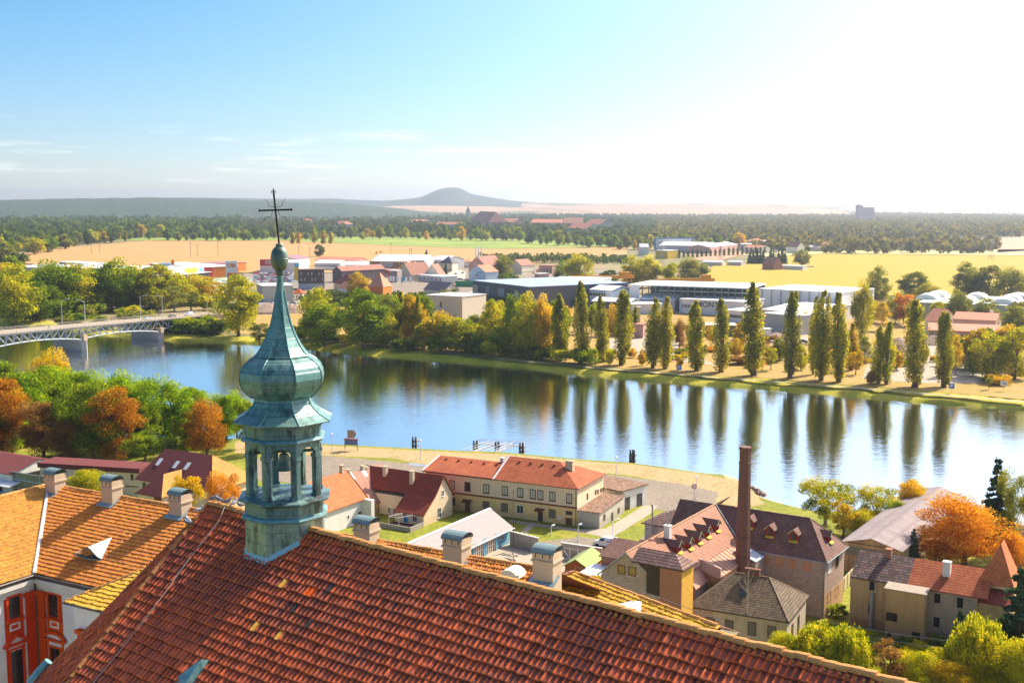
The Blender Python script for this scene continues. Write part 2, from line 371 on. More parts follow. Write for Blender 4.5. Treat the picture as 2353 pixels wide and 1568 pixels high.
sheet('gravel_beach',[(540,1012),(751,1023),(945,1033),(1063,1039),(1160,1042),(1358,1060),(1462,1067),(1543,1078),(1639,1093),(1712,1106),(1745,1146),(1760,1158),(1700,1165),(1640,1150),(1600,1120),(1450,1092),(1390,1086),(1200,1070),(980,1066),(900,1052),(751,1045),(540,1040)],.012,m_gravel,'gravel strip along the near shore')
sheet('concrete_apron',[(1330,1215),(1392,1213),(1480,1160),(1512,1160),(1493,1180),(1415,1228),(1398,1235),(1335,1222),(1170,1198),(1172,1193)],.03,m_conc)
sheet('yard_path',[(1195,1222),(1218,1198),(1232,1200),(1212,1224)],.034,m_conc)
sheet('lane',[(1150,1255),(1330,1232),(1460,1246),(1480,1230),(1520,1246),(1500,1300),(1340,1300),(1150,1300)],.02,m_asph)
sheet('garage_yard',[(1040,1290),(1165,1240),(1310,1260),(1320,1320),(1100,1320)],.03,m_conc)
sheet('puddle',[c(4,600,325),c(4,680,330),c(4,760,342),c(4,745,350),c(4,650,346)],.04,plain('puddle_water',(.3,.32,.36),.05,.1,1,0,1.0),'shallow puddle on the quay')
f1=[(40,603),(62,582),(110,572),(330,553),(650,553),(1000,568),(1150,572),(1240,570),(1440,567),(1440,584),(1290,600),(1000,618),(700,628),(250,622)]
sheet('stubble_field',f1,.6,m_field)
sheet('meadow',[(250,552),(330,545),(900,544),(1240,551),(1440,552),(1440,566),(1240,569.5),(1150,571.5),(1000,567.5),(650,552.5),(330,552.5)],.6,m_green)
sheet('yellow_field',[(1640,607),(1780,590),(1900,583),(2400,588),(2400,700),(2000,676),(1600,662)],.6,m_yfield)
sheet('pale_field',[(1700,586),(1770,577),(2400,572),(2400,587),(1900,582),(1780,589)],.6,groundmat('pale_field_mat',[(.3,(.52,.46,.16)),(.7,(.6,.5,.22))],.004))
sheet('ploughed_field',[(1580,596),(1640,584),(1770,574),(1765,577),(1700,586),(1650,600)],.6,groundmat('plough_mat',[(.3,(.42,.22,.13)),(.7,(.5,.28,.16))],.01))
sheet('fallow_field',[(2290,580),(2300,545),(2420,540),(2420,572)],.6,groundmat('fallow_mat',[(.3,(.45,.26,.17)),(.7,(.52,.32,.2))],.01))
wm=NT('river_water');v=wm.coord('Object',(1,1,1))
n1=wm.noise(wm.coord('Object',(.55,1.5,1),(0,0,R(25))),.8,3,.5);n2=wm.noise(v,.06,3,.5)
wbump=wm.n('ShaderNodeBump');wbump.inputs['Strength'].default_value=.13;wbump.inputs['Distance'].default_value=.35;wm.l(wm.math('ADD',wm.math('MULTIPLY',n1,1.0),wm.math('MULTIPLY',n2,1.4)),wbump.inputs['Height'])
wt2=wm.t;wt2.nodes.remove(wm.p);df=wm.n('ShaderNodeBsdfDiffuse');df.inputs[0].default_value=(.045,.085,.1,1);gl_=wm.n('ShaderNodeBsdfGlossy');gl_.inputs[0].default_value=(.88,.92,.95,1);gl_.inputs['Roughness'].default_value=.05
lw_=wm.n('ShaderNodeLayerWeight');lw_.inputs[0].default_value=.78;ms_=wm.n('ShaderNodeMixShader');wm.l(lw_.outputs['Facing'],ms_.inputs[0]);wm.l(df.outputs[0],ms_.inputs[1]);wm.l(gl_.outputs[0],ms_.inputs[2]);wm.l(wbump.outputs[0],gl_.inputs['Normal'])
wm.l(ms_.outputs[0],[x for x in wt2.nodes if x.type=='OUTPUT_MATERIAL'][0].inputs[0])
wb=MB();wb.plane([(-2500,60,WZ),(1200,60,WZ),(1200,700,WZ),(-900,1500,WZ),(-2500,1500,WZ)],0);tag(wb.build('river_water',wm.mat),kind='structure')
def hill(name,prof,Y,front,back,mat,label,seed=1,amp=4.0,n=220):
    g=np.random.default_rng(seed);xs=np.linspace(prof[0][0],prof[-1][0],n)
    ys=np.interp(xs,[p[0]for p in prof],[p[1]for p in prof])
    crest=np.array([YP((x,y),Y)for x,y in zip(xs,ys)]);crest[:,2]=np.maximum(crest[:,2],.5)
    nz=np.convolve(g.normal(0,1,n+8),np.ones(9)/9,'valid')*amp
    crest[:,2]=np.maximum(crest[:,2]+nz*np.clip(crest[:,2]/60,0,1),.5)
    rows=[]
    for t in list(np.linspace(0,1,14))+list(1+np.linspace(.25,1,4)):
        d=(-front*(1-t))if t <= 1 else back*(t-1);k=math.sin(t*math.pi/2)**1.3 if t <= 1 else max(0,1-(t-1))**1.5
        r=crest.copy();s_=(Y+d)/Y;r[:,0]*= s_;r[:,1]=Y+d
        r[:,2]=crest[:,2]*k-(1.0 if k<.05 else 0)+g.normal(0,amp*.4,n)*k*(1-k)*2;rows.append(r)
    V=np.concatenate(rows);m=len(rows)
    Fq=[(i*n+q,i*n+q+1,(i+1)*n+q+1,(i+1)*n+q)for i in range(m-1)for q in range(n-1)]
    o=np_mesh(name,V,np.array(Fq),mat,smooth=True);tag(o,kind='structure');o['label']=label;return o
m_forest=groundmat('forest_hill_mat',[(.35,(.015,.035,.02)),(.5,(.04,.075,.035)),(.65,(.02,.045,.025))],.0035,10,[(.42,(.01,.028,.016)),(.58,(.06,.09,.04))],.02)
m_hillf=groundmat('hill_field_mat',[(.35,(.03,.06,.05)),(.5,(.07,.09,.06)),(.6,(.035,.06,.05))],.002,6)
m_soil=groundmat('soil_hill_mat',[(.35,(.38,.25,.17)),(.5,(.46,.3,.2)),(.62,(.1,.12,.06)),(.7,(.4,.28,.17))],.0016,5)
hill('forest_hill',[(-200,460),(0,459),(100,457.5),(230,455),(320,453.5),(450,456.5),(560,460),(700,463),(800,468),(870,474),(945,482),(1010,490),(1060,498)],6000,2300,800,m_forest,'wooded plateau along the left horizon',4)
hill('blue_ridge',[(250,460),(300,456),(430,453.5),(600,456),(700,457),(760,455.5),(820,459),(880,461),(940,457),(968,453),(993,441.5),(1005,436),(1018,432.6),(1030,431),(1044,430.6),(1054,432),(1063,435),(1081,445),(1107,450),(1140,456),(1176,461),(1240,466),(1320,470),(1420,486)],9500,2200,1200,m_hillf,'far table-topped hill standing over the plain',6,1.5)
hill('low_ridge',[(1060,487),(1150,468),(1230,465),(1330,467),(1420,466),(1500,468),(1590,466),(1700,468),(1900,470),(2352,471),(2700,472)],9000,1500,1500,m_soil,'long low ridge on the right horizon',8,1.5)
hill('soil_slope',[(780,496),(840,480),(900,473),(1000,472),(1200,476),(1350,475),(1500,472),(1640,473),(1780,471),(1850,474),(1920,483),(2000,496)],6500,900,900,m_soil,'brown ploughed slopes below the ridge',9,2)
hz=MB();hz.box(-16000,-200,-6,16000,14500,215)
hm=bpy.data.materials.new('haze_air');hm.use_nodes=True;ht=hm.node_tree;ht.nodes.clear()
pv=ht.nodes.new('ShaderNodeVolumePrincipled');ho=ht.nodes.new('ShaderNodeOutputMaterial');ht.links.new(pv.outputs[0],ho.inputs['Volume'])
pv.inputs['Color'].default_value=(.78,.87,1,1);pv.inputs['Density'].default_value=8.5e-5;pv.inputs['Anisotropy'].default_value=.65
tag(hz.build('haze',hm),kind='stuff')
# ------------------------------------------------------------------ real-geometry tile faces
m_tile_dark=None
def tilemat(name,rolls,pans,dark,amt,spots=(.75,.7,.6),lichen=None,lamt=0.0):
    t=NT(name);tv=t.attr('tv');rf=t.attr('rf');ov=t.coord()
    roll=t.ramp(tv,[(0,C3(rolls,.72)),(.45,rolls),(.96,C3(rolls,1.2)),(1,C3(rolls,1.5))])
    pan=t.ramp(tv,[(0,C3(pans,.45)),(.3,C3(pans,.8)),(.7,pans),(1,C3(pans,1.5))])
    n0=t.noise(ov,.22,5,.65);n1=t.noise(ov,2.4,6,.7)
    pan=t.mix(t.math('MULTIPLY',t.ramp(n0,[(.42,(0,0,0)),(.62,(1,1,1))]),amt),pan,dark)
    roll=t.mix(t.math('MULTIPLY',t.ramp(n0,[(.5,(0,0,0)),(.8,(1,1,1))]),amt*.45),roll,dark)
    col=t.mix(rf,pan,roll);col=t.mix(t.math('MULTIPLY',t.math('GREATER_THAN',rf,1.3),.75),col,C3(rolls,1.55))  # lower tile ends lightened: cleaner clay, plus the lit course edge painted in
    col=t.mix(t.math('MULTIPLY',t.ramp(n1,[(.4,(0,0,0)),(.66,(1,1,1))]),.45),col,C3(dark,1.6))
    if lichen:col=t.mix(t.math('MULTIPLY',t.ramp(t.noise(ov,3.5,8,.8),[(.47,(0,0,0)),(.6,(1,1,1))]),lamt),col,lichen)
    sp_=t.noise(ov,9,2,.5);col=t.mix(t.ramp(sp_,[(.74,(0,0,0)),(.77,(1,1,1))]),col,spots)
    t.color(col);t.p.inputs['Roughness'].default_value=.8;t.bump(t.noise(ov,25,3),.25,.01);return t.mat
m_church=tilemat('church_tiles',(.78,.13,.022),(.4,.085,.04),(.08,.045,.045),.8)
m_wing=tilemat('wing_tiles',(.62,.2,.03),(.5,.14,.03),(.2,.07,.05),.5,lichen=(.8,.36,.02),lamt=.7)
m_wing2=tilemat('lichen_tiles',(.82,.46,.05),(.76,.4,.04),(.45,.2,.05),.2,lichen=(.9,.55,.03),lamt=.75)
def inside(poly,U,V):
    r=np.zeros(U.shape,bool);n=len(poly);j=n-1
    for i in range(n):
        xi,yi=poly[i];xj,yj=poly[j]
        cnd=((yi>V)!= (yj>V))& (U<(xj-xi)*(V-yi)/(yj-yi+1e-12)+xi);r ^= cnd;j=i
    return r
def tile_face(name,O,eu,ev,poly,mat,parent,tw=.2,th=.34,amp=.032,lift=.055,seed=1,odd=0):
    O=np.array(O,float);eu=np.array(eu,float);ev=np.array(ev,float);nn=np.cross(eu,ev);nn /= np.linalg.norm(nn)
    if nn[2]<0:nn=-nn
    us=[p[0]for p in poly];vs=[p[1]for p in poly]
    I=np.arange(math.floor(min(us)/tw),math.ceil(max(us)/tw)+1);J=np.arange(math.floor(min(vs)/th),math.ceil(max(vs)/th)+1)
    II,JJ=np.meshgrid(I,J);II=II.ravel();JJ=JJ.ravel();off=0.0
    cu=(II+.5)*tw;cv=(JJ+.5)*th;k=inside(poly,cu,cv);II=II[k];JJ=JJ[k];n=len(II)
    g=np.random.default_rng(seed);sag=np.interp(II*tw,np.linspace(min(us),max(us),24),g.normal(0,.03,24))[:,None]
    px=np.array([0,.1,.3,.42,1.0]);ph=np.array([.1,1,1,.12,.1])*amp
    du=g.normal(0,.006,n)[:,None];dz=g.normal(0,.008,n)[:,None];tilt=g.normal(0,.007,n)[:,None];dvv=g.normal(0,.012,n)[:,None]
    U=(II[:,None]+px[None,:])*tw+du
    rows=[]
    for (fv,hz_,es)in ((-.04,0.0,1),(.86,lift*.86,1),(1.0,lift,1),(1.0,-.012,0)):
        Vv=(JJ[:,None]+fv)*th+dvv+0*U;Hh=hz_+ph[None,:]*(1 if es else 1)+dz+sag+tilt*(px[None,:]-.5)*2
        rows.append(O[None,None,:]+U[...,None]*eu+Vv[...,None]*ev+Hh[...,None]*nn)
    V=np.stack(rows,1)
    base=(np.arange(n)*20)[:,None]
    q=[];rfl=[]
    for r_ in (0,1,2):
        for s_ in range(4):
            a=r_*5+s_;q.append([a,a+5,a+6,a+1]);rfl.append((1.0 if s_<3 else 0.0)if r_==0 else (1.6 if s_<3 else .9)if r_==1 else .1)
    q=np.array(q);Fq=(base[:,:,None]+q[None]).reshape(-1,4)
    tv=g.random(n);tv=np.where(g.random(n)<.006,1.0,tv*.97)
    A={'tv':np.repeat(tv,12),'rf':np.tile(np.array(rfl),n)}
    o=np_mesh(name,V.reshape(-1,3),Fq,mat,parent,A)
    return o
def caps(mb,P,Q,r=.13,step=.34,m=0,seed=1):
    g=random.Random(seed);P=np.array(P,float);Q=np.array(Q,float);L=np.linalg.norm(Q-P);d=(Q-P)/L
    a=np.cross(d,np.array([0,0,1.0]));a /= np.linalg.norm(a);u=np.cross(a,d);n=int(L/step)
    for i in range(n):
        s0=i*step;e0=s0+step*1.12;k=g.uniform(-.025,.02);b=len(mb.v)
        for (s_,rr)in ((s0,r*.9),(e0,r*1.12),(e0,r*.8)):
            for t in range(7):
                th=math.pi*t/6;p=P+d*s_+a*math.cos(th)*rr+u*(math.sin(th)*rr*.9-.03+k);mb.v.append(tuple(p))
        for rr in (0,1):
            for t in range(6):
                mb.f.append((b+rr*7+t,b+rr*7+t+1,b+rr*7+7+t+1,b+rr*7+7+t));mb.m.append(m);mb.uv.append([(0,0)]*4)
    return mb
m_cap=plain('ridge_cap_clay',(.5,.2,.06),.85,.4,1.5,bump=.3)
m_capl=plain('lichened_cap',(.66,.32,.1),.9,.4,2.5,bump=.4)
m_mortar=plain('ridge_mortar',(.6,.27,.07),.95,.5,3,bump=.5)
m_lead=plain('lead_flashing',(.28,.38,.42),.5,.25,1.5,.3)
m_stone_pl=plaster('plinth_plaster',(.7,.6,.45))
# ------------------------------------------------------------------ church roof
ZR=49.0;R0=G((480,1155),ZR);er=np.array([math.sin(R(51)),-math.cos(R(51)),0]);nh=np.array([-math.cos(R(51)),-math.sin(R(51)),0])
SL=.75;nv=np.array([nh[0],nh[1],-SL]);nv /= np.linalg.norm(nv);nfront=np.cross(er,nv);nfront *= np.sign(nfront[2])
church=empty('church',(0,0,0),0,'long church roof of rust red interlocking tiles filling the foreground','church')
Fh=VPl((140,1588),R0,nfront)
hip=(Fh-R0);hipu=float(np.dot(hip,er));hipv=float(np.dot(hip,nv));kk=24.0/hipv
Lr=46.0
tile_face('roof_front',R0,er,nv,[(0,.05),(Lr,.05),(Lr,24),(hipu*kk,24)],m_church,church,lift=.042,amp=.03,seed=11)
az=R(195);dB=np.array([math.cos(az),math.sin(az),0]);Bp=VPl((62,1584),R0,(-dB[1],dB[0],0));
nl=np.cross(hip,Bp-R0);nl *= np.sign(nl[2]);nl /= np.linalg.norm(nl);el=np.cross(nl,np.array([0,0,1.0]));el /= np.linalg.norm(el);evl=np.cross(nl,el)
if evl[2]>0:evl=-evl
if np.dot(np.cross(el,evl),nl)<0:el=-el
def uvl(p):return (float(np.dot(p-R0,el)),float(np.dot(p-R0,evl)))
Fe=R0+hip*kk;tB=(Fe[2]-ZR)/(Bp[2]-ZR);Be=R0+(Bp-R0)*tB
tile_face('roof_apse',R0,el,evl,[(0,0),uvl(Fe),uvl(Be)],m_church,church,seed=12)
ridge=MB();caps(ridge,R0+np.array([0,0,.03]),R0+er*Lr,.14,.34,0,3)
ridge.build('ridge_caps',m_capl,church)
mo=MB();g_=random.Random(4)
for i in range(int(Lr/.2)):
    p=R0+er*(i*.2+.1)+nv*.17;mo.tube([p+nfront*.0,p+nfront*.04+nv*.04,p+nv*(.08+g_.uniform(-.03,.06))+nfront*.02],[.05,.05+g_.uniform(-.03,.02),.02],5)
mo.build('ridge_mortar',m_mortar,church)
hp=MB();caps(hp,R0+hip*.01,Fe,.13,.36,0,5);caps(hp,R0+(Bp-R0)*.01,Be,.07,.34,0,6);hp.build('hip_caps',m_cap,church)
bk=MB();bv=np.array([-nh[0],-nh[1],-SL])/math.hypot(1,SL);E1=R0+er*Lr
bk.plane([tuple(E1),tuple(R0),tuple(R0+bv*14-er*3),tuple(E1+bv*14)]);bk.plane([tuple(R0),tuple(Be),tuple(R0+bv*14-er*3)])
dk=-nfront*.06
bk.plane([tuple(R0+dk),tuple(R0+er*Lr+dk),tuple(R0+er*Lr+nv*24+dk),tuple(Fe+dk)]);bk.plane([tuple(R0-nl*.06),tuple(Fe-nl*.06),tuple(Be-nl*.06)])
bk.build('roof_back',plain('roof_deck',(.16,.05,.03),.9,.3,.5),church)
sn=MB();tw_=er*1.0
for (q,col)in (((c('m',0,0)),0),):pass
w1=Fe+np.array([0,0,-.2]);w2=R0+er*Lr+nv*24+np.array([0,0,-.2]);w3=R0+er*Lr+bv*14
bw=MB();bw.prism([(w1[0]+.4,w1[1]+.4),(w2[0],w2[1]),(w3[0],w3[1]),(R0[0]+bv[0]*13,R0[1]+bv[1]*13),(Be[0]+.5,Be[1])],12,min(Fe[2],Be[2])-.3)
bw.build('wall',m_stone_pl,church)
def odd_tile(px,col,label):
    P=VPl(px,R0,nfront);u=float(np.dot(P-R0,er));v=float(np.dot(P-R0,nv));i=math.floor(u/.2);j=math.floor(v/.34)
    b=MB();o_=R0+er*(i*.2)+nv*(j*.34)+nfront*.012
    prof=[(0,.1),(.1,1),(.3,1),(.42,.12),(1,.1)]
    for (a0,h0),(a1,h1)in zip(prof[:-1],prof[1:]):
        pts=[o_+er*a0*.2+nfront*h0*.035,o_+er*a0*.2+nv*.345+nfront*(h0*.035+.034),o_+er*a1*.2+nv*.345+nfront*(h1*.035+.034),o_+er*a1*.2+nfront*h1*.035]
        b.face([tuple(p)for p in pts])
    ob=b.build('replacement_tile',col,church);ob['label']=label
m_or=plain('new_tile',(.85,.12,.01),.8,.15,3);m_ye=plain('ochre_tile',(.75,.4,.06),.85,.2,6);m_dk=plain('black_tile',(.05,.03,.035),.7,.2,3)
z2=lambda x,y:(514.5+x*.1795,1286.3+y*.1795)
odd_tile(z2(1075,425),m_or,'bright orange new tile');odd_tile(z2(1115,400),m_or,'bright orange new tile')
odd_tile(z2(690,1000),m_ye,'ochre yellow tile');odd_tile(z2(745,310),m_ye,'ochre yellow tile');odd_tile(z2(385,905),m_ye,'ochre yellow tile')
for q in ((870,640),(1385,380),(1060,850)):odd_tile(z2(*q),m_dk,'nearly black tile')
def copper(name='copper_patina',base=(.11,.25,.22),pale=(.3,.42,.35),dark=(.018,.035,.04),seam=.36,k=.6,brown=.0):
    t=NT(name);ov=t.coord();st=t.coord('Object',(1,1,.22));n1=t.noise(ov,.9,6,.7);n2=t.noise(st,3.2,6,.75);n3=t.noise(ov,12,4)
    a=t.ramp(n1,[(.3,base),(.5,C3(base,1.25)),(.7,pale)])
    a=t.mix(t.math('MULTIPLY',t.ramp(n2,[(.5,(0,0,0)),(.63,(1,1,1))]),k),a,dark)
    big=t.noise(st,1.1,5,.7);a=t.mix(t.math('MULTIPLY',t.ramp(big,[(.58,(0,0,0)),(.64,(1,1,1))]),k),a,(.03,.018,.012))
    a=t.mix(t.math('MULTIPLY',t.ramp(n3,[(.45,(0,0,0)),(.7,(1,1,1))]),.35),a,C3(dark,2.5))
    if seam:
        tc=t.n('ShaderNodeTexCoord');sp3=t.n('ShaderNodeSeparateXYZ');t.l(tc.outputs['Object'],sp3.inputs[0])
        fr=t.math('FRACT',t.math('DIVIDE',sp3.outputs[2],seam));a=t.mix(t.math('MULTIPLY',t.ramp(fr,[(0,(1,1,1)),(.045,(1,1,1)),(.07,(0,0,0))]),.6),a,dark)
        t.bump(t.math('ADD',t.ramp(fr,[(0,(1,1,1)),(.07,(0,0,0))]),n1),.3,.03)
    t.color(a);t.p.inputs['Roughness'].default_value=.36;t.p.inputs['Specular IOR Level'].default_value=.6;t.p.inputs['Metallic'].default_value=.2;return t.mat
m_cu=copper('copper_green');m_cu2=copper('copper_dull',(.1,.2,.2),(.22,.31,.28),(.02,.03,.035),.3,.85);m_cub=copper('copper_pale',(.24,.34,.27),(.42,.46,.34),(.04,.05,.045),.42,.9);m_cus=copper('copper_smooth',(.13,.3,.3),(.26,.42,.38),(.04,.05,.05),0,.5)
tipP=VPl(c('s',1458,1418),R0,nfront)+nfront*.3
b=MB();out=nh;rt=er;hb=[]
A=tipP;Lb=A-rt*1.1-np.array([0,0,1.3]);Rb=A+rt*.35-np.array([0,0,1.6])+nh*.3
bkp=A-nh*.2-np.array([0,0,.3]);
pts=[A,A+(-rt*1.3+nh*.7+np.array([0,0,-1.15])),A+(rt*.1+nh*1.3+np.array([0,0,-1.25]))]
b.slab([tuple(p)for p in pts],.06);b.slab([tuple(A),tuple(pts[1]),tuple(pts[1]-nh*1.6-np.array([0,0,.1])),tuple(A-nh*1.2-np.array([0,0,.4]))],.06)
b.slab([tuple(A),tuple(A-nh*1.2-np.array([0,0,.4])),tuple(pts[2]-nh*1.4+rt*.2),tuple(pts[2])],.06)
o=b.build('copper_dormer',m_cus);tag(o,'pointed green copper dormer tip at the bottom edge of the church roof','dormer');
b=MB();e0=R0+(Bp-R0)*0;
def onB(px):
    return VPl(px,R0,(-dB[1],dB[0],0))
P1=onB((116,1526));P2=onB((76,1572));b.tube([P1+np.array([-.1,.1,.1]),(P1+P2)/2+np.array([-.12,.1,.04]),P2+np.array([-.1,.1,.0])],[.16,.2,.22],8)
tag(b.build('copper_hip_end',m_cus,church),'pale green copper sheathing at the foot of the hip')
wp=[c('s',*q)for q in ((1640,110),(1590,232),(1490,360),(1385,490),(1260,660),(1140,832),(1000,1020),(870,1182),(720,1370),(555,1568),(500,1640))]
Wp=[VPl(q,R0,nfront)+nfront*.16 for q in wp];Wp=[Wp[0]-nv*.5]+Wp
lc=empty('lightning_conductor',Wp[0],0,'thin pale wire running down the church roof from the ridge left of the turret','lightning conductor')
b=MB();b.tube([p-Wp[0]for p in Wp],.014,5);b.build('wire',plain('wire_metal',(.6,.57,.5),.4,.1,1,.5),lc)
for p in Wp[1:]:b=MB();b.tube([p-Wp[0],p-Wp[0]-nfront*.2],.018,4);b.build('clip',plain('dark_iron',(.05,.045,.04),.6,.2,2,.4),lc)
m_iron=plain('dark_iron',(.05,.045,.04),.6,.2,2,.4)
# ------------------------------------------------------------------ turret
T0=G((656,1200.6),ZR);tr=empty('ridge_turret',T0,0,'green copper onion-domed bell turret with open lantern astride the church ridge','turret')
A8=math.atan2(nh[1],nh[0])+R(22.5)
def zz(z):return z-ZR
def oct_(prof,mb=None,n=8,m=0):
    mb=mb or MB();mb.lathe([(r,zz(z))for r,z in prof],n,(0,0),m,A8);return mb
oct_([(1.42,45.9),(1.42,49.32)]).build('base',m_cub,tr)
oct_([(1.43,49.3),(1.52,49.33),(1.555,49.4),(1.52,49.47),(1.43,49.5)]).build('base_moulding',m_cus,tr)
oct_([(1.42,49.5),(1.42,49.86),(1.5,49.9),(1.66,49.98),(1.66,50.03),(1.3,50.12),(.05,50.22)]).build('gallery_floor',m_cu2,tr)
for k in range(8):
    a=A8+k*math.pi/4;b=MB()
    d=np.array([math.cos(a),math.sin(a),0]);t=np.array([-math.sin(a),math.cos(a),0]);ca=1.36
    def pil(z0,z1,w,dd,ca=ca):
        poly=[]
        for s_,dep in ((-w,0),(0,0),(w,0),(w*.86,-dd),(0,-dd),(-w*.86,-dd)):
            ang=-math.pi/8*(1 if s_>0 else-1 if s_<0 else 0)
            base_=d*(ca+dep);tv_=t*s_-d*abs(s_)*math.tan(math.pi/8)
            p=base_+tv_;poly.append((p[0],p[1]))
        b.prism(poly[:3]+poly[3:],zz(z0),zz(z1))
    pil(50.05,51.5,.165,.18);pil(50.05,50.22,.195,.22,1.385);pil(51.46,51.6,.2,.22,1.39)
    b.build('pier',m_cu2,tr)
ar=MB();Rr=1.36
for k in range(8):
    a0=A8+k*math.pi/4;a1=a0+math.pi/4
    p0=np.array([math.cos(a0),math.sin(a0),0])*Rr;p1=np.array([math.cos(a1),math.sin(a1),0])*Rr;L=np.linalg.norm(p1-p0);e=(p1-p0)/L;nrm=np.array([e[1],-e[0],0])
    hw=L/2-.165;cxm=L/2;zb=51.56;zt=52.0
    arch=[(cxm+hw*math.cos(th),zb+hw*.85*math.sin(th))for th in np.linspace(math.pi,0,9)]
    for off in (0,-.16):
        for i in range(8):
            (x0,z0),(x1,z1)=arch[i],arch[i+1]
            q=[p0+e*x0+nrm*off+np.array([0,0,zz(z0)]),p0+e*x1+nrm*off+np.array([0,0,zz(z1)]),p0+e*x1+nrm*off+np.array([0,0,zz(zt)]),p0+e*x0+nrm*off+np.array([0,0,zz(zt)])]
            ar.face([tuple(v_)for v_ in (q if off==0 else q[::-1])])
        for xa,xb in ((0,arch[0][0]),(arch[-1][0],L)):
            q=[p0+e*xa+nrm*off+np.array([0,0,zz(zb)]),p0+e*xb+nrm*off+np.array([0,0,zz(zb)]),p0+e*xb+nrm*off+np.array([0,0,zz(zt)]),p0+e*xa+nrm*off+np.array([0,0,zz(zt)])]
            ar.face([tuple(v_)for v_ in (q if off==0 else q[::-1])])
    for i in range(8):
        (x0,z0),(x1,z1)=arch[i],arch[i+1]
        ar.face([tuple(p0+e*x0+np.array([0,0,zz(z0)])),tuple(p0+e*x0-nrm*.16+np.array([0,0,zz(z0)])),tuple(p0+e*x1-nrm*.16+np.array([0,0,zz(z1)])),tuple(p0+e*x1+np.array([0,0,zz(z1)]))])
ar.build('arcade',m_cu2,tr)
oct_([(1.36,51.99),(1.45,52.02),(1.5,52.08),(1.45,52.15),(1.38,52.17)]).build('arcade_moulding',m_cus,tr)
oct_([(1.36,52.16),(1.36,52.5),(1.44,52.53),(1.44,52.58),(1.52,52.62),(1.62,52.66)]).build('frieze',m_cu2,tr)
oct_([(1.55,52.64),(1.74,52.66),(1.755,52.70),(1.6,52.78),(1.36,52.92),(1.18,53.07),(1.06,53.22),(.99,53.38),(.97,53.5)]).build('skirt_roof',m_cu,tr)
oct_([(.96,53.44),(1.06,53.48),(1.2,53.58),(1.36,53.76),(1.46,53.95),(1.5,54.15),(1.47,54.36),(1.38,54.55),(1.24,54.7),(1.06,54.82),(.92,54.88)]).build('onion_dome',m_cu,tr)
oct_([(.93,54.87),(.97,54.9),(.93,54.93),(.86,55.0),(.72,55.2),(.58,55.45),(.46,55.72),(.36,56.0),(.285,56.3),(.2,56.75),(.14,57.1),(.105,57.75)]).build('spire',m_cu,tr)
sm=MB()
P_=[(1.755,52.70),(1.6,52.78),(1.36,52.92),(1.18,53.07),(1.06,53.22),(.99,53.38),(.97,53.46)]
P2_=[(1.06,53.48),(1.2,53.58),(1.36,53.76),(1.46,53.95),(1.5,54.15),(1.47,54.36),(1.38,54.55),(1.24,54.7),(1.06,54.82),(.92,54.88)]
P3_=[(.93,54.93),(.86,55.0),(.72,55.2),(.58,55.45),(.46,55.72),(.36,56.0),(.285,56.3),(.2,56.75),(.14,57.1)]
for k in range(8):
    a=A8+k*math.pi/4
    for PP in (P_,P2_,P3_):sm.tube([(math.cos(a)*r_,math.sin(a)*r_,zz(z_))for r_,z_ in PP],.022,4)
sm.build('seams',copper('copper_seam',(.1,.24,.22),(.2,.36,.3),(.02,.03,.03),0,.5),tr)
bm_=copper('ball_bronze',(.1,.16,.12),(.2,.25,.18),(.03,.035,.03),0,.6)
b=MB();pr=[]
for i in range(17):
    th=-math.pi/2+math.pi*i/16;pr.append((max(.06,.3*math.cos(th)**.7),zz(58.18+.43*math.sin(th))))
b.lathe(pr,24);b.lathe([(.3,zz(58.16)),(.315,zz(58.18)),(.3,zz(58.2))],24);b.lathe([(.12,zz(58.55)),(.13,zz(58.68)),(.06,zz(58.7))],16);b.lathe([(.1,zz(57.6)),(.16,zz(57.72)),(.13,zz(57.8))],16)
b.build('finial_ball',bm_,tr,smooth=True)
cr_=MB();lean=np.array([-.15,0,0]);p0=np.array([0,0,zz(58.66)]);p1=p0+np.array([-.15,0,1.78]);xa=np.array([1.0,0,.03])
cr_.tube([p0,p1],.034,6);mid=p0+(p1-p0)*.655
cr_.tube([mid-xa*.55,mid+xa*.55],[.034,.034],6)
for s_ in (-1,1):cr_.tube([mid+xa*.55*s_+np.array([0,0,-.05]),mid+xa*.55*s_+np.array([0,0,.05])],.02,5);cr_.tube([p1,p1+np.array([.05*s_,0,.03]),p1+np.array([.08*s_,0,-.04])],.016,5)
cr_.tube([p1,p1+np.array([-.005,0,.14])],[.03,.006],6)
cr_.build('cross',m_iron,tr)
ry=MB()
for sx,sz_ in ((-1,1),(1,1),(-1,-1),(1,-1)):
    L_=[mid+np.array([sx*d_*.62,0,sz_*d_*.58])+np.array([-sz_*sx,0,1])*math.sin(d_*16)*.03 for d_ in np.linspace(.05,.58,12)]
    ry.tube(L_,.007,4)
ry.build('cross_rays',m_iron,tr)
bell=MB();bell.lathe([(.02,zz(51.5)),(.16,zz(51.45)),(.2,zz(51.2)),(.3,zz(50.95)),(.34,zz(50.9))],16);bell.tube([(-1,-.2,zz(51.55)),(1,.2,zz(51.55))],.06,6);bell.build('bell',bm_,tr)
fl=MB()
tnr=np.array([nh[0],nh[1],0])
fl.build
def roofpt(p):
    z=R0[2]-((p[0]-R0[0])*nfront[0]+(p[1]-R0[1])*nfront[1])/nfront[2];return np.array([p[0],p[1],z])
cor=[T0+1.42*np.array([math.cos(A8+k*math.pi/4),math.sin(A8+k*math.pi/4),0])for k in range(8)]
cor2=[T0+1.54*np.array([math.cos(A8+k*math.pi/4),math.sin(A8+k*math.pi/4),0])for k in range(8)]
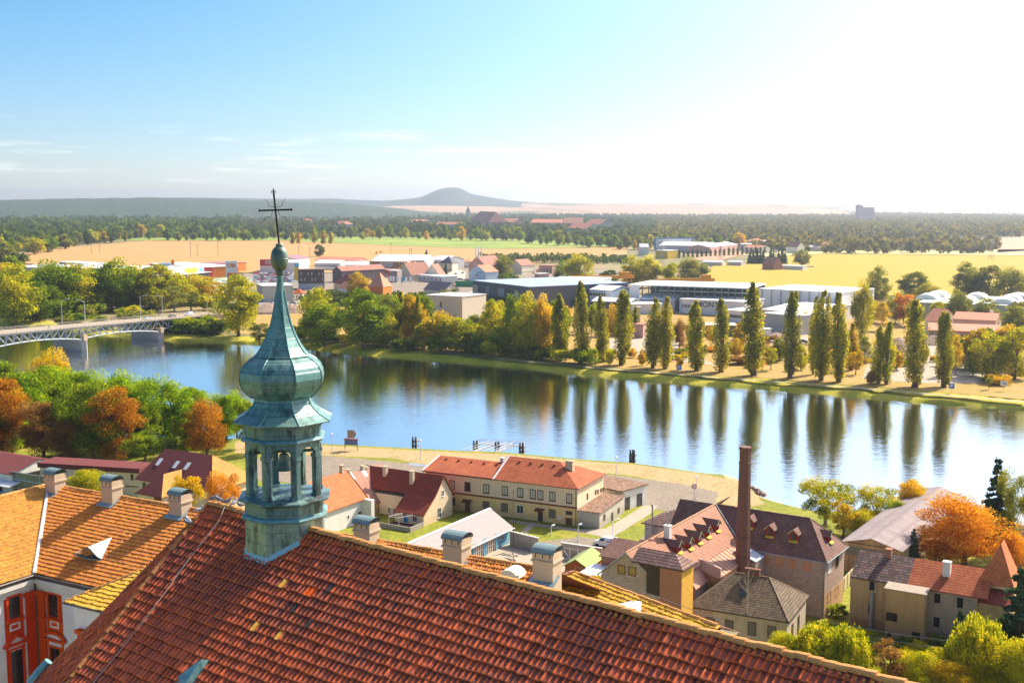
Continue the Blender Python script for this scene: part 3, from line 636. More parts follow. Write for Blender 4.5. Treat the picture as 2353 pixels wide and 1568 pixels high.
for k in range(8):
    a_,b_=cor[k],cor[(k+1)%8];m_=(a_+b_)/2-T0
    if np.dot(m_,nh)<.3:continue
    q=[roofpt(a_)+np.array([0,0,.16]),roofpt(b_)+np.array([0,0,.16]),roofpt(cor2[(k+1)%8])+np.array([0,0,.05]),roofpt(cor2[k])+np.array([0,0,.05])]
    fl.plane([tuple(x-T0)for x in q[::-1]])
fl.build('flashing',plain('pale_copper_flashing',(.36,.58,.6),.5,.2,2,.2),tr)
m_pg=plain('pigeon_feathers',(.24,.25,.29),.7,.5,14);m_pgb=plain('pigeon_pale',(.6,.6,.62),.7,.3,10)
def pigeon(P,rz,label,mat=m_pg):
    r_=empty('pigeon',P,rz,label,'pigeon','pigeons resting on the church roof')
    b=MB();b.tube([(-.2,0,.1),(-.1,0,.13),(-.02,0,.14),(.06,0,.15),(.1,0,.19),(.12,0,.235),(.135,0,.255),(.16,0,.25)],[.012,.045,.07,.072,.05,.032,.036,.018],8)
    b.build('body',mat,r_,smooth=True)
    b=MB();b.tube([(.16,0,.25),(.19,0,.24)],[.01,.003],5);b.build('beak',m_iron,r_)
    for sy in (-1,1):b=MB();b.tube([(0,.025*sy,.08),(.01,.025*sy,0)],.006,4);b.build('leg',plain('pigeon_legs',(.4,.15,.1),.7,.1,3),r_)
    b=MB();b.face([(-.3,-.04,.07),(-.3,.04,.07),(-.12,.035,.12),(-.12,-.035,.12)]);b.build('tail',m_iron,r_)
zs_=lambda x,y:(73.5+x*.2732,1139.3+y*.2732)
for (q,rz,mt,lb)in (((1422,160),.5,m_pgb,'pale pigeon on the left hip just below the ridge end'),((1330,245),2.4,m_pgb,'pale pigeon huddled beside another on the left hip'),((1326,268),2.9,m_pg,'dark pigeon huddled below a pale one on the left hip')):
    P=VPl(zs_(*q),R0,nfront);pigeon(P+nfront*.12,rz,lb,mt)
for (x,rz,lb)in ((1530,0.3,'grey pigeon on the very end of the church ridge'),(1572,2.8,'grey pigeon second from the end of the church ridge'),(1640,.2,'grey pigeon midway between the ridge end and the turret'),(1700,1.2,'grey pigeon on the ridge nearer the turret'),(1760,3.6,'grey pigeon closest to the turret on the ridge')):
    v_=zs_(x,0)[0];u_=0
    best=min(np.linspace(0,6,200),key=lambda q:abs((CX+F*(R0+er*q)[0]/((R0+er*q)[1]*cp-(ZR-H)*sp))-v_));pigeon(R0+er*best+np.array([0,0,.12]),rz,lb)
# ------------------------------------------------------------------ building kit
m_frame_w=plain('white_frame',(.75,.73,.68),.6,.08,2);m_frame_b=plain('brown_frame',(.11,.05,.03),.7,.2,3);m_glass=glass()
m_gutter=plain('zinc_gutter',(.35,.37,.38),.5,.15,1,.4);m_wood_d=plain('dark_wood',(.07,.045,.03),.85,.3,3);m_white=plain('white_render',(.72,.7,.66),.85,.1,.6)
m_metal_w=plain('white_sheet',(.78,.78,.78),.5,.06,.4,0,.4);m_metal_g=plain('grey_sheet',(.4,.42,.44),.5,.1,.4,0,.4)
class Bld:
    def __init__(s,name,label,cat,O,th,group=None):
        s.O=np.array([O[0],O[1],O[2]if len(O)>2 else 0.0],float);s.th=th
        s.ex=np.array([math.cos(th),math.sin(th),0]);s.ey=np.array([-math.sin(th),math.cos(th),0])
        s.root=empty(name,s.O,th,label,cat,group)
    def loc(s,P):d=np.array(P)-s.O;return (float(np.dot(d,s.ex)),float(np.dot(d,s.ey)),float(d[2]))
    def wld(s,x,y,z):return s.O+s.ex*x+s.ey*y+np.array([0,0,z])
    def fy(s,px,y=0.0):return s.loc(VPl(px,s.wld(0,y,0),s.ey))
    def fx(s,px,x=0.0):return s.loc(VPl(px,s.wld(x,0,0),s.ex))
    def fz(s,px,z=0.0):return s.loc(G(px,s.O[2]+z))
    def part(s,name,mb,mats,parent=None,smooth=False,label=None):
        o=mb.build(name,mats,parent or s.root,smooth)
        if label:o['label']=label
        return o
    def fbox(s,mb,face,L,a0,a1,z0,z1,d0,d1,m=0):
        if face=='f':mb.box(a0,L-d1,z0,a1,L-d0,z1,m)
        elif face=='b':mb.box(a0,L+d0,z0,a1,L+d1,z1,m)
        elif face=='r':mb.box(L+d0,a0,z0,L+d1,a1,z1,m)
        else:mb.box(L-d1,a0,z0,L-d0,a1,z1,m)
    def win(s,face,L,a0,a1,z0,z1,frame=None,pane=None,bars=(1,1),fw=.09,out=.05,sill=None,name='window',arch=0,depth=0.0):
        frame=frame or m_frame_w;pane=pane or m_glass;mb=MB()
        if a0>a1:a0,a1=a1,a0
        if z0>z1:z0,z1=z1,z0
        for (b0,b1,c0,c1)in ((a0,a0+fw,z0,z1),(a1-fw,a1,z0,z1),(a0+fw,a1-fw,z0,z0+fw),(a0+fw,a1-fw,z1-fw,z1)):
            s.fbox(mb,face,L,b0,b1,c0,c1,.001,out)
        for i in range(bars[0]):
            x=a0+fw+(a1-a0-2*fw)*(i+1)/(bars[0]+1);s.fbox(mb,face,L,x-fw*.3,x+fw*.3,z0+fw,z1-fw,.001,out*.8)
        for i in range(bars[1]):
            z=z0+fw+(z1-z0-2*fw)*(i+1)/(bars[1]+1);s.fbox(mb,face,L,a0+fw,a1-fw,z-fw*.28,z+fw*.28,.001,out*.7)
        if sill:s.fbox(mb,face,L,a0-.06,a1+.06,z0-.07,z0-.005,.001,out+.08)
        o=mb.build(name,frame,s.root)
        p=MB();s.fbox(p,face,L,a0+fw*.5,a1-fw*.5,z0+fw*.5,z1-fw*.5,.0008,out*.35);p.build('pane',pane,o);return o
    def roof(s,kind,x0,x1,y0,y1,z,rh,mat,over=.4,t=.14,name='roof',mi=None,edge=None):
        mb=MB();e=over;mats=[mat,edge or mat]
        if kind=='gx':
            ym=(y0+y1)/2;sl=rh/((y1-y0)/2);zz_=z-e*sl
            mb.slab([(x0-e,y0-e,zz_),(x1+e,y0-e,zz_),(x1+e,ym,z+rh),(x0-e,ym,z+rh)],t,0,1)
            mb.slab([(x1+e,y1+e,zz_),(x0-e,y1+e,zz_),(x0-e,ym,z+rh),(x1+e,ym,z+rh)],t,0,1)
        elif kind=='gy':
            xm=(x0+x1)/2;sl=rh/((x1-x0)/2);zz_=z-e*sl
            mb.slab([(x1+e,y0-e,zz_),(x1+e,y1+e,zz_),(xm,y1+e,z+rh),(xm,y0-e,z+rh)],t,0,1)
            mb.slab([(x0-e,y1+e,zz_),(x0-e,y0-e,zz_),(xm,y0-e,z+rh),(xm,y1+e,z+rh)],t,0,1)
        elif kind in ('hip','hipr','hipl','pyr'):
            w=(y1-y0)/2;ym=(y0+y1)/2;sl=rh/w;zz_=z-e*sl;k=w+e
            xl=x0-e+k if kind in ('hip','hipl')else x0-e;xr=x1+e-k if kind in ('hip','hipr')else x1+e
            if kind=='pyr' or xl>xr-.05:xl=(x0+x1)/2-.05;xr=xl+.1
            A,B,C_,D=(x0-e,y0-e,zz_),(x1+e,y0-e,zz_),(x1+e,y1+e,zz_),(x0-e,y1+e,zz_);L_,R_=(xl,ym,z+rh),(xr,ym,z+rh)
            mb.slab([A,B,R_,L_],t,0,1);mb.slab([C_,D,L_,R_],t,0,1)
            if kind in ('hip','hipr','pyr'):mb.slab([B,C_,R_],t,0,1)
            if kind in ('hip','hipl','pyr'):mb.slab([D,A,L_],t,0,1)
        elif kind=='flat':
            mb.box(x0-e,y0-e,z,x1+e,y1+e,z+t)
        elif kind=='mono':
            mb.slab([(x0-e,y0-e,z),(x1+e,y0-e,z),(x1+e,y1+e,z+rh),(x0-e,y1+e,z+rh)],t,0,1)
        return s.part(name,mb,mats)
    def walls(s,x0,x1,y0,y1,h,mat,rh=0,kind=None,z0=-.5,name='wall'):
        mb=MB();mb.box(x0,y0,z0,x1,y1,h)
        g_=rh-.18
        if rh and kind=='gx':
            ym=(y0+y1)/2
            for x,sg in ((x0,-1),(x1,1)):mb.plane([(x,y0,h),(x,y1,h),(x,ym,h+g_)][::sg if sg==1 else-1],0,o=(x,0,0),eu=(0,1,0))
        if rh and kind=='gy':
            xm=(x0+x1)/2
            for y,sg in ((y0,1),(y1,-1)):mb.plane([(x0,y,h),(x1,y,h),(xm,y,h+g_)][::sg],0,o=(0,y,0),eu=(1,0,0))
        return s.part(name,mb,mat)
    def chimney(s,x,y,z0,z1,w=.6,d=.6,mat=None,cap=None,name='chimney',pot=False):
        mb=MB();mb.box(x-w/2,y-d/2,z0,x+w/2,y+d/2,z1-.12,0);mb.box(x-w/2-.07,y-d/2-.07,z1-.12,x+w/2+.07,y+d/2+.07,z1,1)
        if pot:mb.lathe([(.12,z1),(.1,z1+.5)],10,(x,y),1)
        return s.part(name,mb,[mat or m_chim,cap or mat or m_chim])
m_chim=plaster('chimney_plaster',(.6,.48,.34),(.3,.2,.14),.5)
def text_mesh(name,body,size,mat,parent,loc,rot,extrude=.03,spacing=1.0):
    cu=bpy.data.curves.new(name,'FONT');cu.body=body;cu.size=size;cu.extrude=extrude;cu.align_x='CENTER';cu.align_y='CENTER';cu.space_character=spacing
    cu.offset=size*.018
    tmp=bpy.data.objects.new(name,cu);COL.objects.link(tmp);bpy.context.view_layer.update()
    me=bpy.data.meshes.new_from_object(tmp.evaluated_get(bpy.context.evaluated_depsgraph_get()));bpy.data.objects.remove(tmp)
    me.name=name;me.materials.clear();me.materials.append(mat);o=bpy.data.objects.new(name,me);COL.objects.link(o);o.parent=parent;o.location=loc;o.rotation_euler=rot;return o
# ------------------------------------------------------------------ college wing behind the church (ridge at 36 m)
ZW=36.0
Pw=G((161.7,1119),ZW);Qw=G((1234,1302),ZW);ew=(Qw-Pw)/np.linalg.norm(Qw-Pw);nw=np.array([ew[1],-ew[0],0])
if nw[1]>0:nw=-nw
SW=.5;vw=np.array([nw[0],nw[1],-SW]);vw /= np.linalg.norm(vw);nfw=np.cross(ew,vw);nfw *= np.sign(nfw[2])
college=empty('baroque_college',(0,0,0),0,'L-shaped baroque college with white and red facades and lichened orange tile roofs','building')
def onW(px):return VPl(px,Pw,nfw)
def uvw(p):d=np.array(p)-Pw;return (float(np.dot(d,ew)),float(np.dot(d,vw)))
eave=onW((210,1349));vE=uvw(eave)[1]
corner=onW((77,1320));cu0=uvw(corner)[0];crn=Pw+ew*cu0+vw*vE
uend=47.0
apex0=onW((113,1110.5));ua=uvw(apex0)[0]
vtop=0.0
tile_face('roof_long_wing',Pw,ew,vw,[(ua,.05),(uend,.05),(uend,vE),(cu0,vE)],m_wing,college,tw=.22,th=.38,amp=.045,lift=.05,seed=21)
Ur=Pw+ew*ua
caps_=MB();caps(caps_,Ur,Pw+ew*uend,.16,.4,0,7)
eb=nw;uB=40.0;nB=ew.copy()
hor=float(np.dot(crn-Ur,ew));horn=float(np.dot(crn-Ur,nw));drop=ZW-crn[2]
vb=np.array([ew[0]*hor,ew[1]*hor,-drop]);
vbn=np.array([ew[0]*hor,ew[1]*hor,-drop]);Lb_=np.linalg.norm(vbn);vb=vbn/Lb_
tile_face('roof_short_wing',Ur,eb,vb,[(0,0),(horn,Lb_),(uB,Lb_),(uB,.05)],tilemat('wing_b_tiles',(.66,.3,.05),(.6,.22,.05),(.3,.12,.05),.3,lichen=(.78,.5,.06),lamt=.7),college,tw=.22,th=.38,amp=.045,lift=.05,seed=22)
caps(caps_,Ur,Ur+eb*uB,.16,.4,0,8);caps_.build('ridge_caps',m_capl,college)
vl=MB();vl.tube([Ur+np.array([0,0,.1]),crn+np.array([0,0,.08])],.16,6);vl.build('valley_gutter',plain('pale_valley',(.6,.66,.64),.5,.2,2,.2),college)
rb=MB();dz=np.array([0,0,-.12])
rb.plane([tuple(Ur+dz),tuple(Pw+ew*uend+dz),tuple(Pw+ew*uend+vw*vE+dz),tuple(crn+dz)])
rb.plane([tuple(Ur+dz),tuple(crn+dz),tuple(crn+eb*(uB-horn)+dz),tuple(Ur+eb*uB+dz)])
bvw=np.array([-nw[0],-nw[1],-SW]);bvw /= np.linalg.norm(bvw)
rb.plane([tuple(Pw+ew*uend+dz),tuple(Ur+dz),tuple(Ur-ew*8*0+bvw*9-ew*7),tuple(Pw+ew*uend+bvw*9)])
bvb=np.array([-ew[0]*hor,-ew[1]*hor,-drop]);rb.plane([tuple(Ur+eb*uB),tuple(Ur+eb*uB+bvb),tuple(Ur+bvb-nw*6),tuple(Ur+dz)])
rb.build('roof_back',plain('roof_deck',(.16,.05,.03),.9,.3,.5),college)
zE=crn[2]-.35;inset=.55
cw=crn-nw*inset-ew*0+ew*(-inset);cw=crn-nw*inset-ew*inset
m_pw=plaster('college_white',(.88,.84,.82),(.7,.6,.55),.15,(.6,.5,.45));m_rd=plaster('college_red',(.8,.065,.01),(.6,.05,.02),.2,(.4,.05,.02));m_rd2=plaster('college_orange_red',(.82,.1,.01),(.5,.06,.02),.2,(.4,.05,.02))
wa=MB();base_z=8.0
wa.plane([tuple(np.array([*cw[:2],base_z])),tuple(np.array([*(cw+ew*60)[:2],base_z])),tuple(np.array([*(cw+ew*60)[:2],zE])),tuple(np.array([*cw[:2],zE]))])
wa.plane([tuple(np.array([*(cw+nw*36)[:2],base_z])),tuple(np.array([*cw[:2],base_z])),tuple(np.array([*cw[:2],zE])),tuple(np.array([*(cw+nw*36)[:2],zE]))])
wa.plane([tuple(np.array([*(cw-nw*13)[:2],base_z])),tuple(np.array([*(cw-nw*13+ew*60)[:2],base_z])),tuple(np.array([*(cw-nw*13+ew*60)[:2],zE])),tuple(np.array([*(cw-nw*13)[:2],zE]))][::-1])
wa.build('wall',m_pw,college)
def fcoord(face,px):
    if face=='A':P=VPl(px,cw,nw);return float(np.dot(P-cw,ew)),float(P[2])
    P=VPl(px,cw,ew);return float(np.dot(P-cw,nw)),float(P[2])
def fbx(mb,face,a0,a1,z0,z1,d0,d1,m=0):
    o_,e_,n_=(cw,ew,nw)if face=='A' else (cw,nw,ew)
    c8=[]
    for z in (min(z0,z1),max(z0,z1)):
        for (a,d)in ((a0,d1),(a1,d1),(a1,d0),(a0,d0)):c8.append(np.array([*(o_+e_*a+n_*d)[:2],z]))
    for q in ((0,1,5,4),(1,2,6,5),(2,3,7,6),(3,0,4,7),(4,5,6,7),(3,2,1,0)):mb.plane([tuple(c8[i])for i in q],m)
tr_=MB()
s4=lambda x,y:(x*.1795,1286.3+y*.1795)
for f_,L_ in (('A',30),('B',30)):
    for (z0,z1,dd)in ((zE-.35,zE,.5),(zE-.7,zE-.35,.3),(zE-1.0,zE-.7,.14)):fbx(tr_,f_,-.0 if f_=='A' else 0,L_,z0,z1,.01,dd)
tr_.build('cornice',plaster('cornice_cream',(.78,.74,.66),(.7,.6,.5),.15,(.6,.5,.4)),college)
gt=MB();gz=np.array([0,0,-.05]);gt.tube([crn+gz+ew*0,crn+gz+ew*30],.09,6);gt.tube([crn+gz,crn+gz+nw*30],.09,6);gt.build('gutter',plain('dark_gutter',(.16,.15,.13),.5,.2,1,.4),college)
dp=MB();dp.tube([crn+np.array([0,0,-.1]),cw+ew*.25+nw*.25+np.array([0,0,-1.4]),cw+ew*.25+nw*.25+np.array([0,0,-18])],.09,8);dp.build('downpipe',plain('rusty_pipe',(.2,.12,.07),.6,.3,1,.3),college)
for f_ in 'AB':
    b=MB();fbx(b,f_,.0,1.05,base_z,zE-1.35,.02,.22);fbx(b,f_,.0,1.2,zE-1.35,zE-1.0,.02,.34);fbx(b,f_,0,1.12,zE-3.2,zE-3.1,.02,.27);b.build('pilaster',m_rd if f_=='B' else m_rd2,college)
def axis(f_,xl,xr,seg,mt,ytop,wy0,wy1,py0,py1,by0,by1,ly0):
    a0=fcoord(f_,s4(*xl))[0];a1=fcoord(f_,s4(*xr))[0]
    if a0>a1:a0,a1=a1,a0
    zt=fcoord(f_,s4(*ytop))[1];z=lambda q:fcoord(f_,s4(*q))[1]
    b=MB();fbx(b,f_,a0,a1,base_z,zE-1.02,.01,.06);b.build('red_bay',mt,college)
    w=a1-a0;cx_=(a0+a1)/2
    def window(z0,z1,ww):
        fr=MB()
        for (p0,p1,q0,q1)in ((cx_-ww/2-.18,cx_-ww/2,z0-.1,z1+.15),(cx_+ww/2,cx_+ww/2+.18,z0-.1,z1+.15),(cx_-ww/2,cx_+ww/2,z1,z1+.15)):fbx(fr,f_,p0,p1,q0,q1,.061,.16)
        fbx(fr,f_,cx_-ww/2-.28,cx_+ww/2+.28,z0-.25,z0-.1,.061,.3)
        o=fr.build('window',mt,college)
        p=MB();fbx(p,f_,cx_-ww/2,cx_+ww/2,z0,z1,.061,.075);p.build('pane',m_glass,o)
        p=MB();fbx(p,f_,cx_-.035,cx_+.035,z0,z1,.076,.12)
        for i in range(1,5):zz_=z0+(z1-z0)*i/5;fbx(p,f_,cx_-ww/2,cx_+ww/2,zz_-.02,zz_+.02,.076,.1)
        p.build('glazing_bars',m_frame_b,o)
    window(z(wy1),z(wy0),w*.62)
    zb0,zb1=z(py1),z(py0);fr=MB()
    for (p0,p1,q0,q1)in ((a0+.22*w,a1-.22*w,zb1-.13,zb1),(a0+.22*w,a1-.22*w,zb0,zb0+.13),(a0+.22*w,a0+.22*w+.13,zb0+.13,zb1-.13),(a1-.22*w-.13,a1-.22*w,zb0+.13,zb1-.13)):fbx(fr,f_,p0,p1,q0,q1,.061,.1)
    fr.build('white_panel_frame',m_pw,college)
    zp0,zp1=z(by1),z(by0);pe=MB();o_,e_,n_=(cw,ew,nw)if f_=='A' else (cw,nw,ew)
    if seg:arc=[(cx_+(w*.68)*math.cos(t),zp0+(zp1-zp0)*math.sin(t))for t in np.linspace(math.pi,0,11)]
    else:arc=[(cx_-w*.68,zp0),(cx_,zp1),(cx_+w*.68,zp0)]
    P3=[np.array([*(o_+e_*a_+n_*.2)[:2],z_])for a_,z_ in arc];pe.tube(P3,.14,6);fbx(pe,f_,cx_-w*.66,cx_+w*.66,zp0-.1,zp0+.08,.061,.3)
    pe.build('pediment',mt,college)
    tm=MB();tm.plane([tuple(np.array([*(o_+e_*(cx_+(a_-cx_)*.82)+n_*.085)[:2],zp0+(z_-zp0)*.82+.06]))for a_,z_ in arc][::(1 if f_=='A' else-1)]);fbx(tm,f_,cx_-w*.4,cx_+w*.4,zp0-.55,zp0-.2,.061,.09);tm.build('tympanum',m_pw,college)
    window(z(ly0)-3.6,z(ly0),w*.64);
axis('A',(610,800),(805,800),True,m_rd2,(700,370),(710,435),(710,720),(710,770),(710,860),(705,915),(705,1010),(730,1115))
axis('B',(60,800),(300,800),False,m_rd,(160,420),(160,460),(160,735),(180,795),(180,890),(190,945),(190,1060),(175,1140))
Ec=VPl((145,1382),np.array([0,0,crn[2]]),(0,0,1));ue=uvw(Ec)[0]
pj=float(np.dot(Ec-crn,nw))
Hc=onW((385,1297));
O2=Ec;hd=(ew+(-nw));hk=(ZW-Ec[2])/SW-.15;top=Ec+hd*hk+np.array([0,0,hk*SW])
up2=-vw;
tile_face('roof_projecting_wing',Ec,ew,vw,[(0,0),(hk,-hk*math.hypot(1,SW)),(14,-hk*math.hypot(1,SW)),(14,0)],m_wing2,college,tw=.22,th=.38,amp=.045,lift=.05,seed=23)
b=MB();caps(b,Ec,top,.14,.4,0,9);b.build('hip_caps',m_capl,college)
b=MB();b.plane([tuple(Ec+dz),tuple(Ec+ew*14+dz),tuple(Ec+ew*14-vw*hk*math.hypot(1,SW)+dz),tuple(top+dz)]);b.plane([tuple(Ec+dz),tuple(top+dz),tuple(np.array([*(Ec-nw*12)[:2],Ec[2]]))]);b.build('roof_back',plain('roof_deck',(.16,.05,.03),.9,.3,.5),college)
b=MB();w0=Ec+ew*.5-nw*.5;q=[w0,w0+ew*13,w0+ew*13-nw*6,w0-nw*6];b.prism([(p[0],p[1])for p in q],base_z,crn[2]-.3);b.build('wall',m_pw,college)
b=MB();b.tube([Ec+gz,Ec+ew*14+gz],.09,6);b.build('gutter',plain('dark_gutter',(.16,.15,.13),.5,.2,1,.4),college)
def pbox(a0,a1,z0,z1,d0,d1,mt,nm):
    b=MB();c8=[]
    for z in (z0,z1):
        for (a,d)in ((a0,d1),(a1,d1),(a1,d0),(a0,d0)):c8.append(np.array([*(w0+ew*a+nw*d)[:2],z]))
    for q in ((0,1,5,4),(1,2,6,5),(2,3,7,6),(3,0,4,7),(4,5,6,7),(3,2,1,0)):b.plane([tuple(c8[i])for i in q])
    return b.build(nm,mt,college)
pbox(.5,2.3,base_z,crn[2]-1.9,.01,.25,m_rd2,'pilaster');pbox(.4,2.4,crn[2]-2.2,crn[2]-1.9,.26,.4,m_rd2,'capital');pbox(3.4,6,base_z,crn[2]-2.2,.01,.06,m_rd2,'red_bay');
b=pbox(4.0,5.4,crn[2]-5,crn[2]-2.8,.061,.09,m_glass,'window')
m_wch=plaster('wing_chimney',(.62,.47,.3),(.3,.2,.12),.55,(.5,.4,.3));m_hood=plain('patina_hood',(.16,.24,.25),.6,.35,2,.2)
def wch(px,ybot,ytop,w,label):
    t=min(np.linspace(-8,60,1400),key=lambda q:abs(CX+F*(Pw+ew*q)[0]/((Pw+ew*q)[1]*cp-(ZW-H)*sp)-px))
    P=Pw+ew*t+nw*.5;th=math.atan2(ew[1],ew[0]);r_=empty('chimney',P,th,label,'chimney','plastered chimneys with half-round copper hoods')
    zt=ZT(P,ytop)-ZW;d=w*.85;b=MB()
    b.box(-w/2,-d/2,-1.7,w/2,d/2,zt-1.05);b.box(-w/2-.1,-d/2-.1,zt-1.05,w/2+.1,d/2+.1,zt-.92);b.box(-w/2-.02,-d/2-.02,zt-.92,w/2+.02,d/2+.02,zt-.42);b.build('shaft',m_wch,r_)
    b=MB();n=9;A_=[(d*.62*math.cos(t_),zt-.42+.42*math.sin(t_))for t_ in np.linspace(math.pi,0,n)]
    for (y0,z0),(y1,z1)in zip(A_[:-1],A_[1:]):
        b.face([(-w*.56,y0,z0),(w*.56,y0,z0),(w*.56,y1,z1),(-w*.56,y1,z1)]);b.face([(-w*.56,y0*.93,z0-.05),(-w*.56,y1*.93,z1-.05),(w*.56,y1*.93,z1-.05),(w*.56,y0*.93,z0-.05)])
    b.build('hood',m_hood,r_)
    for sx in (-.35,0,.35):
        b=MB();b.box(w*sx-.03,-d/2-.04,zt-.75,w*sx+.03,-d/2-.021,zt-.4);b.build('strap',m_iron,r_)
    b=MB();b.prism([(-w/2-.25,-d/2-.5),(w/2+.25,-d/2-.5),(w/2+.25,d/2),(-w/2-.25,d/2)],-.62,-.5)
    b=MB();b.slab([(-w/2-.22,-d/2-.4,-(d/2+.9)*SW+.12),(w/2+.22,-d/2-.4,-(d/2+.9)*SW+.12),(w/2+.22,-.0,-.15),(-w/2-.22,-.0,-.15)],.05);b.build('flashing',m_lead,r_)
wch(138,1130,1075,1.3,'leftmost hooded chimney, at the corner where the two college wings meet')
wch(268,1150,1090,1.3,'hooded chimney second from the left on the college ridge')
wch(425,1180,1121,1.35,'hooded chimney nearest the left end of the church roof')
wch(851,1240,1185,1.4,'hooded chimney just right of the bell turret, yellow lichen on its side')
wch(1058,1285,1219,1.5,'hooded chimney standing between the turret and the blue garage')
wch(1265,1320,1250,1.5,'rightmost hooded chimney, beside the green-roofed shed')
def eyebrow(px,label,s=1.0):
    P=onW(px);r_=empty('eyebrow_dormer',P,math.atan2(ew[1],ew[0]),label,'dormer');b=MB();n=9
    fr=[(1.5*s*x,-.25,.15+.75*s*math.exp(-(x*1.9)**2))for x in np.linspace(-1,1,n)]
    tp=np.array([.3,1.9*s,1.9*s*SW+.25])
    for i in range(n-1):b.face([fr[i],fr[i+1],tuple(tp)])
    b.build('hood',plain('white_hood',(.85,.84,.8),.7,.1,2),r_)
    b=MB()
    for i in range(n-1):b.face([(fr[i][0]*.9,-.2,0.0),(fr[i+1][0]*.9,-.2,0.0),(fr[i+1][0]*.9,-.2,fr[i+1][2]-.08),(fr[i][0]*.9,-.2,fr[i][2]-.08)])
    b.build('window',m_glass,r_)
    b=MB();b.tube([(fr[0][0],-.3,.1),(0,-.3,.02),(fr[-1][0],-.3,.1)],.05,5);b.tube(fr,.04,5);b.build('frame',m_cus,r_)
eyebrow((208,1280),'white eyebrow dormer with dark window in the middle of the courtyard roof')
P=onW((1182,1322));r_=empty('barrel_vent',P,math.atan2(ew[1],ew[0]),'small white half-round vent hood peeking over the church ridge','vent');b=MB();A_=[(.7*math.cos(t_),.55*math.sin(t_)+.1)for t_ in np.linspace(math.pi,0,9)]
for (x0,z0),(x1,z1)in zip(A_[:-1],A_[1:]):b.face([(x0,-.9,z0),(x1,-.9,z1),(x1,.4,z1),(x0,.4,z0)])
b.face([(x,-.85,z)for x,z in A_]);b.build('hood',plain('cream_hood',(.8,.76,.62),.7,.15,2),r_)
ZK=33.0
Ak=G(c('k',385,965),ZK);Bk=G((1650,1443),ZK-0)
kr=empty('lichened_wing',(0,0,0),0,'low wing with a bright yellow lichened tile roof running behind the church ridge','building')
Rk=G(c('k',1560,1405),ZK);ek=(Rk-Ak)/np.linalg.norm(Rk-Ak);nk=np.array([ek[1],-ek[0],0]);nk=nk if nk[1]<0 else-nk
Endk=G((1648,1442),ZK);Lk=float(np.dot(Endk-Ak,ek))
vk=np.array([nk[0],nk[1],-.45]);vk /= np.linalg.norm(vk)
tile_face('roof',Ak,ek,vk,[(0,0),(Lk,0),(Lk,9),(-7.3,9)],m_wing2,kr,tw=.22,th=.38,amp=.045,lift=.05,seed=24)
lf=-ek;hipk=Ak+vk*9-ek*7.3
b=MB();caps(b,Ak,Ak+ek*Lk,.15,.4,0,14);b.build('ridge_caps',m_capl,kr);b=MB();caps(b,Ak,hipk,.17,.4,0,15);b.build('hip_caps',m_capl,kr)
b=MB();b.plane([tuple(Ak+dz),tuple(Ak+ek*Lk+dz),tuple(Ak+ek*Lk+vk*9+dz),tuple(hipk+dz)]);bvk=np.array([-nk[0],-nk[1],-.45]);bvk /= np.linalg.norm(bvk)
b.plane([tuple(Ak+dz),tuple(hipk+dz),tuple(Ak+bvk*2.5-ek*3)]);b.plane([tuple(Ak+ek*Lk),tuple(Ak),tuple(Ak+bvk*2.5-ek*3),tuple(Ak+ek*Lk+bvk*2.5)]);b.build('roof_back',plain('roof_deck',(.16,.05,.03),.9,.3,.5),kr)
b=MB();zb=(Ak+vk*9)[2]-.3;q=[hipk+ek*.5,Ak+ek*(Lk-.4)+vk*9,Ak+ek*(Lk-.4)+bvk*2.4,Ak+bvk*2.4-ek*3];b.prism([(p[0],p[1])for p in q],8,zb);b.plane([tuple(Ak+ek*(Lk-.4)+vk*9),tuple(Ak+ek*(Lk-.4)+bvk*2.4),tuple(Ak+ek*(Lk-.4)+dz*2)]);b.build('wall',m_pw,kr)
b=MB();b.tube([Ak+np.array([0,0,.45]),Ak+ek*Lk+np.array([0,0,.4])],.02,4)
for i in range(8):b.tube([Ak+ek*Lk*i/7+np.array([0,0,.1]),Ak+ek*Lk*i/7+np.array([0,0,.45])],.015,4)
b.build('conductor_rail',m_gutter,kr)
Pd=VPl((1462,1395),Ak,np.cross(ek,vk));r_=empty('eyebrow_dormer',Pd,math.atan2(ek[1],ek[0]),'white eyebrow dormer low on the yellow lichened roof, its tip above the church ridge','dormer');b=MB();b.slab([(-1.3,-.8,.0),(1.3,-.9,.1),(-.5,1.0,.35)],.06);b.build('hood',plain('white_hood',(.85,.84,.8),.7,.1,2),r_);b=MB();b.box(-.8,-.85,-.5,.9,-.8,.05);b.build('window',m_glass,r_)
# ------------------------------------------------------------------ houses between the church and the river
m_cream=plaster('cream_render',(.84,.64,.43),(.5,.36,.24),.3,(.5,.36,.2));m_yel=plaster('yellow_render',(.84,.58,.24),(.5,.34,.2),.4,(.55,.35,.2));m_gryp=plaster('grey_render',(.42,.38,.32),(.25,.2,.16),.4)
m_red=tiled('red_tiles',(.5,.13,.04),(.42,.09,.03),(.58,.17,.05),.34,.5,dark=(.16,.035,.02),line=.7)
m_dred=tiled('deep_red_tiles',(.34,.06,.03),(.28,.045,.025),(.4,.08,.035),.3,.36,dark=(.08,.02,.02),line=.5)
m_oran=tiled('orange_tiles',(.62,.18,.06),(.5,.13,.045),(.7,.24,.08),.25,.3,dark=(.3,.08,.03),line=.3)
m_pink=tiled('faded_pink_tiles',(.52,.27,.18),(.4,.18,.12),(.62,.36,.24),.25,.3,dark=(.2,.09,.08),line=.4)
m_sheetw=plain('white_flashing',(.7,.68,.68),.5,.1,1)
m_bandr=plain('brown_red_band',(.22,.06,.03),.9,.1,2);m_doorb=plain('brown_door',(.16,.06,.035),.8,.2,3)
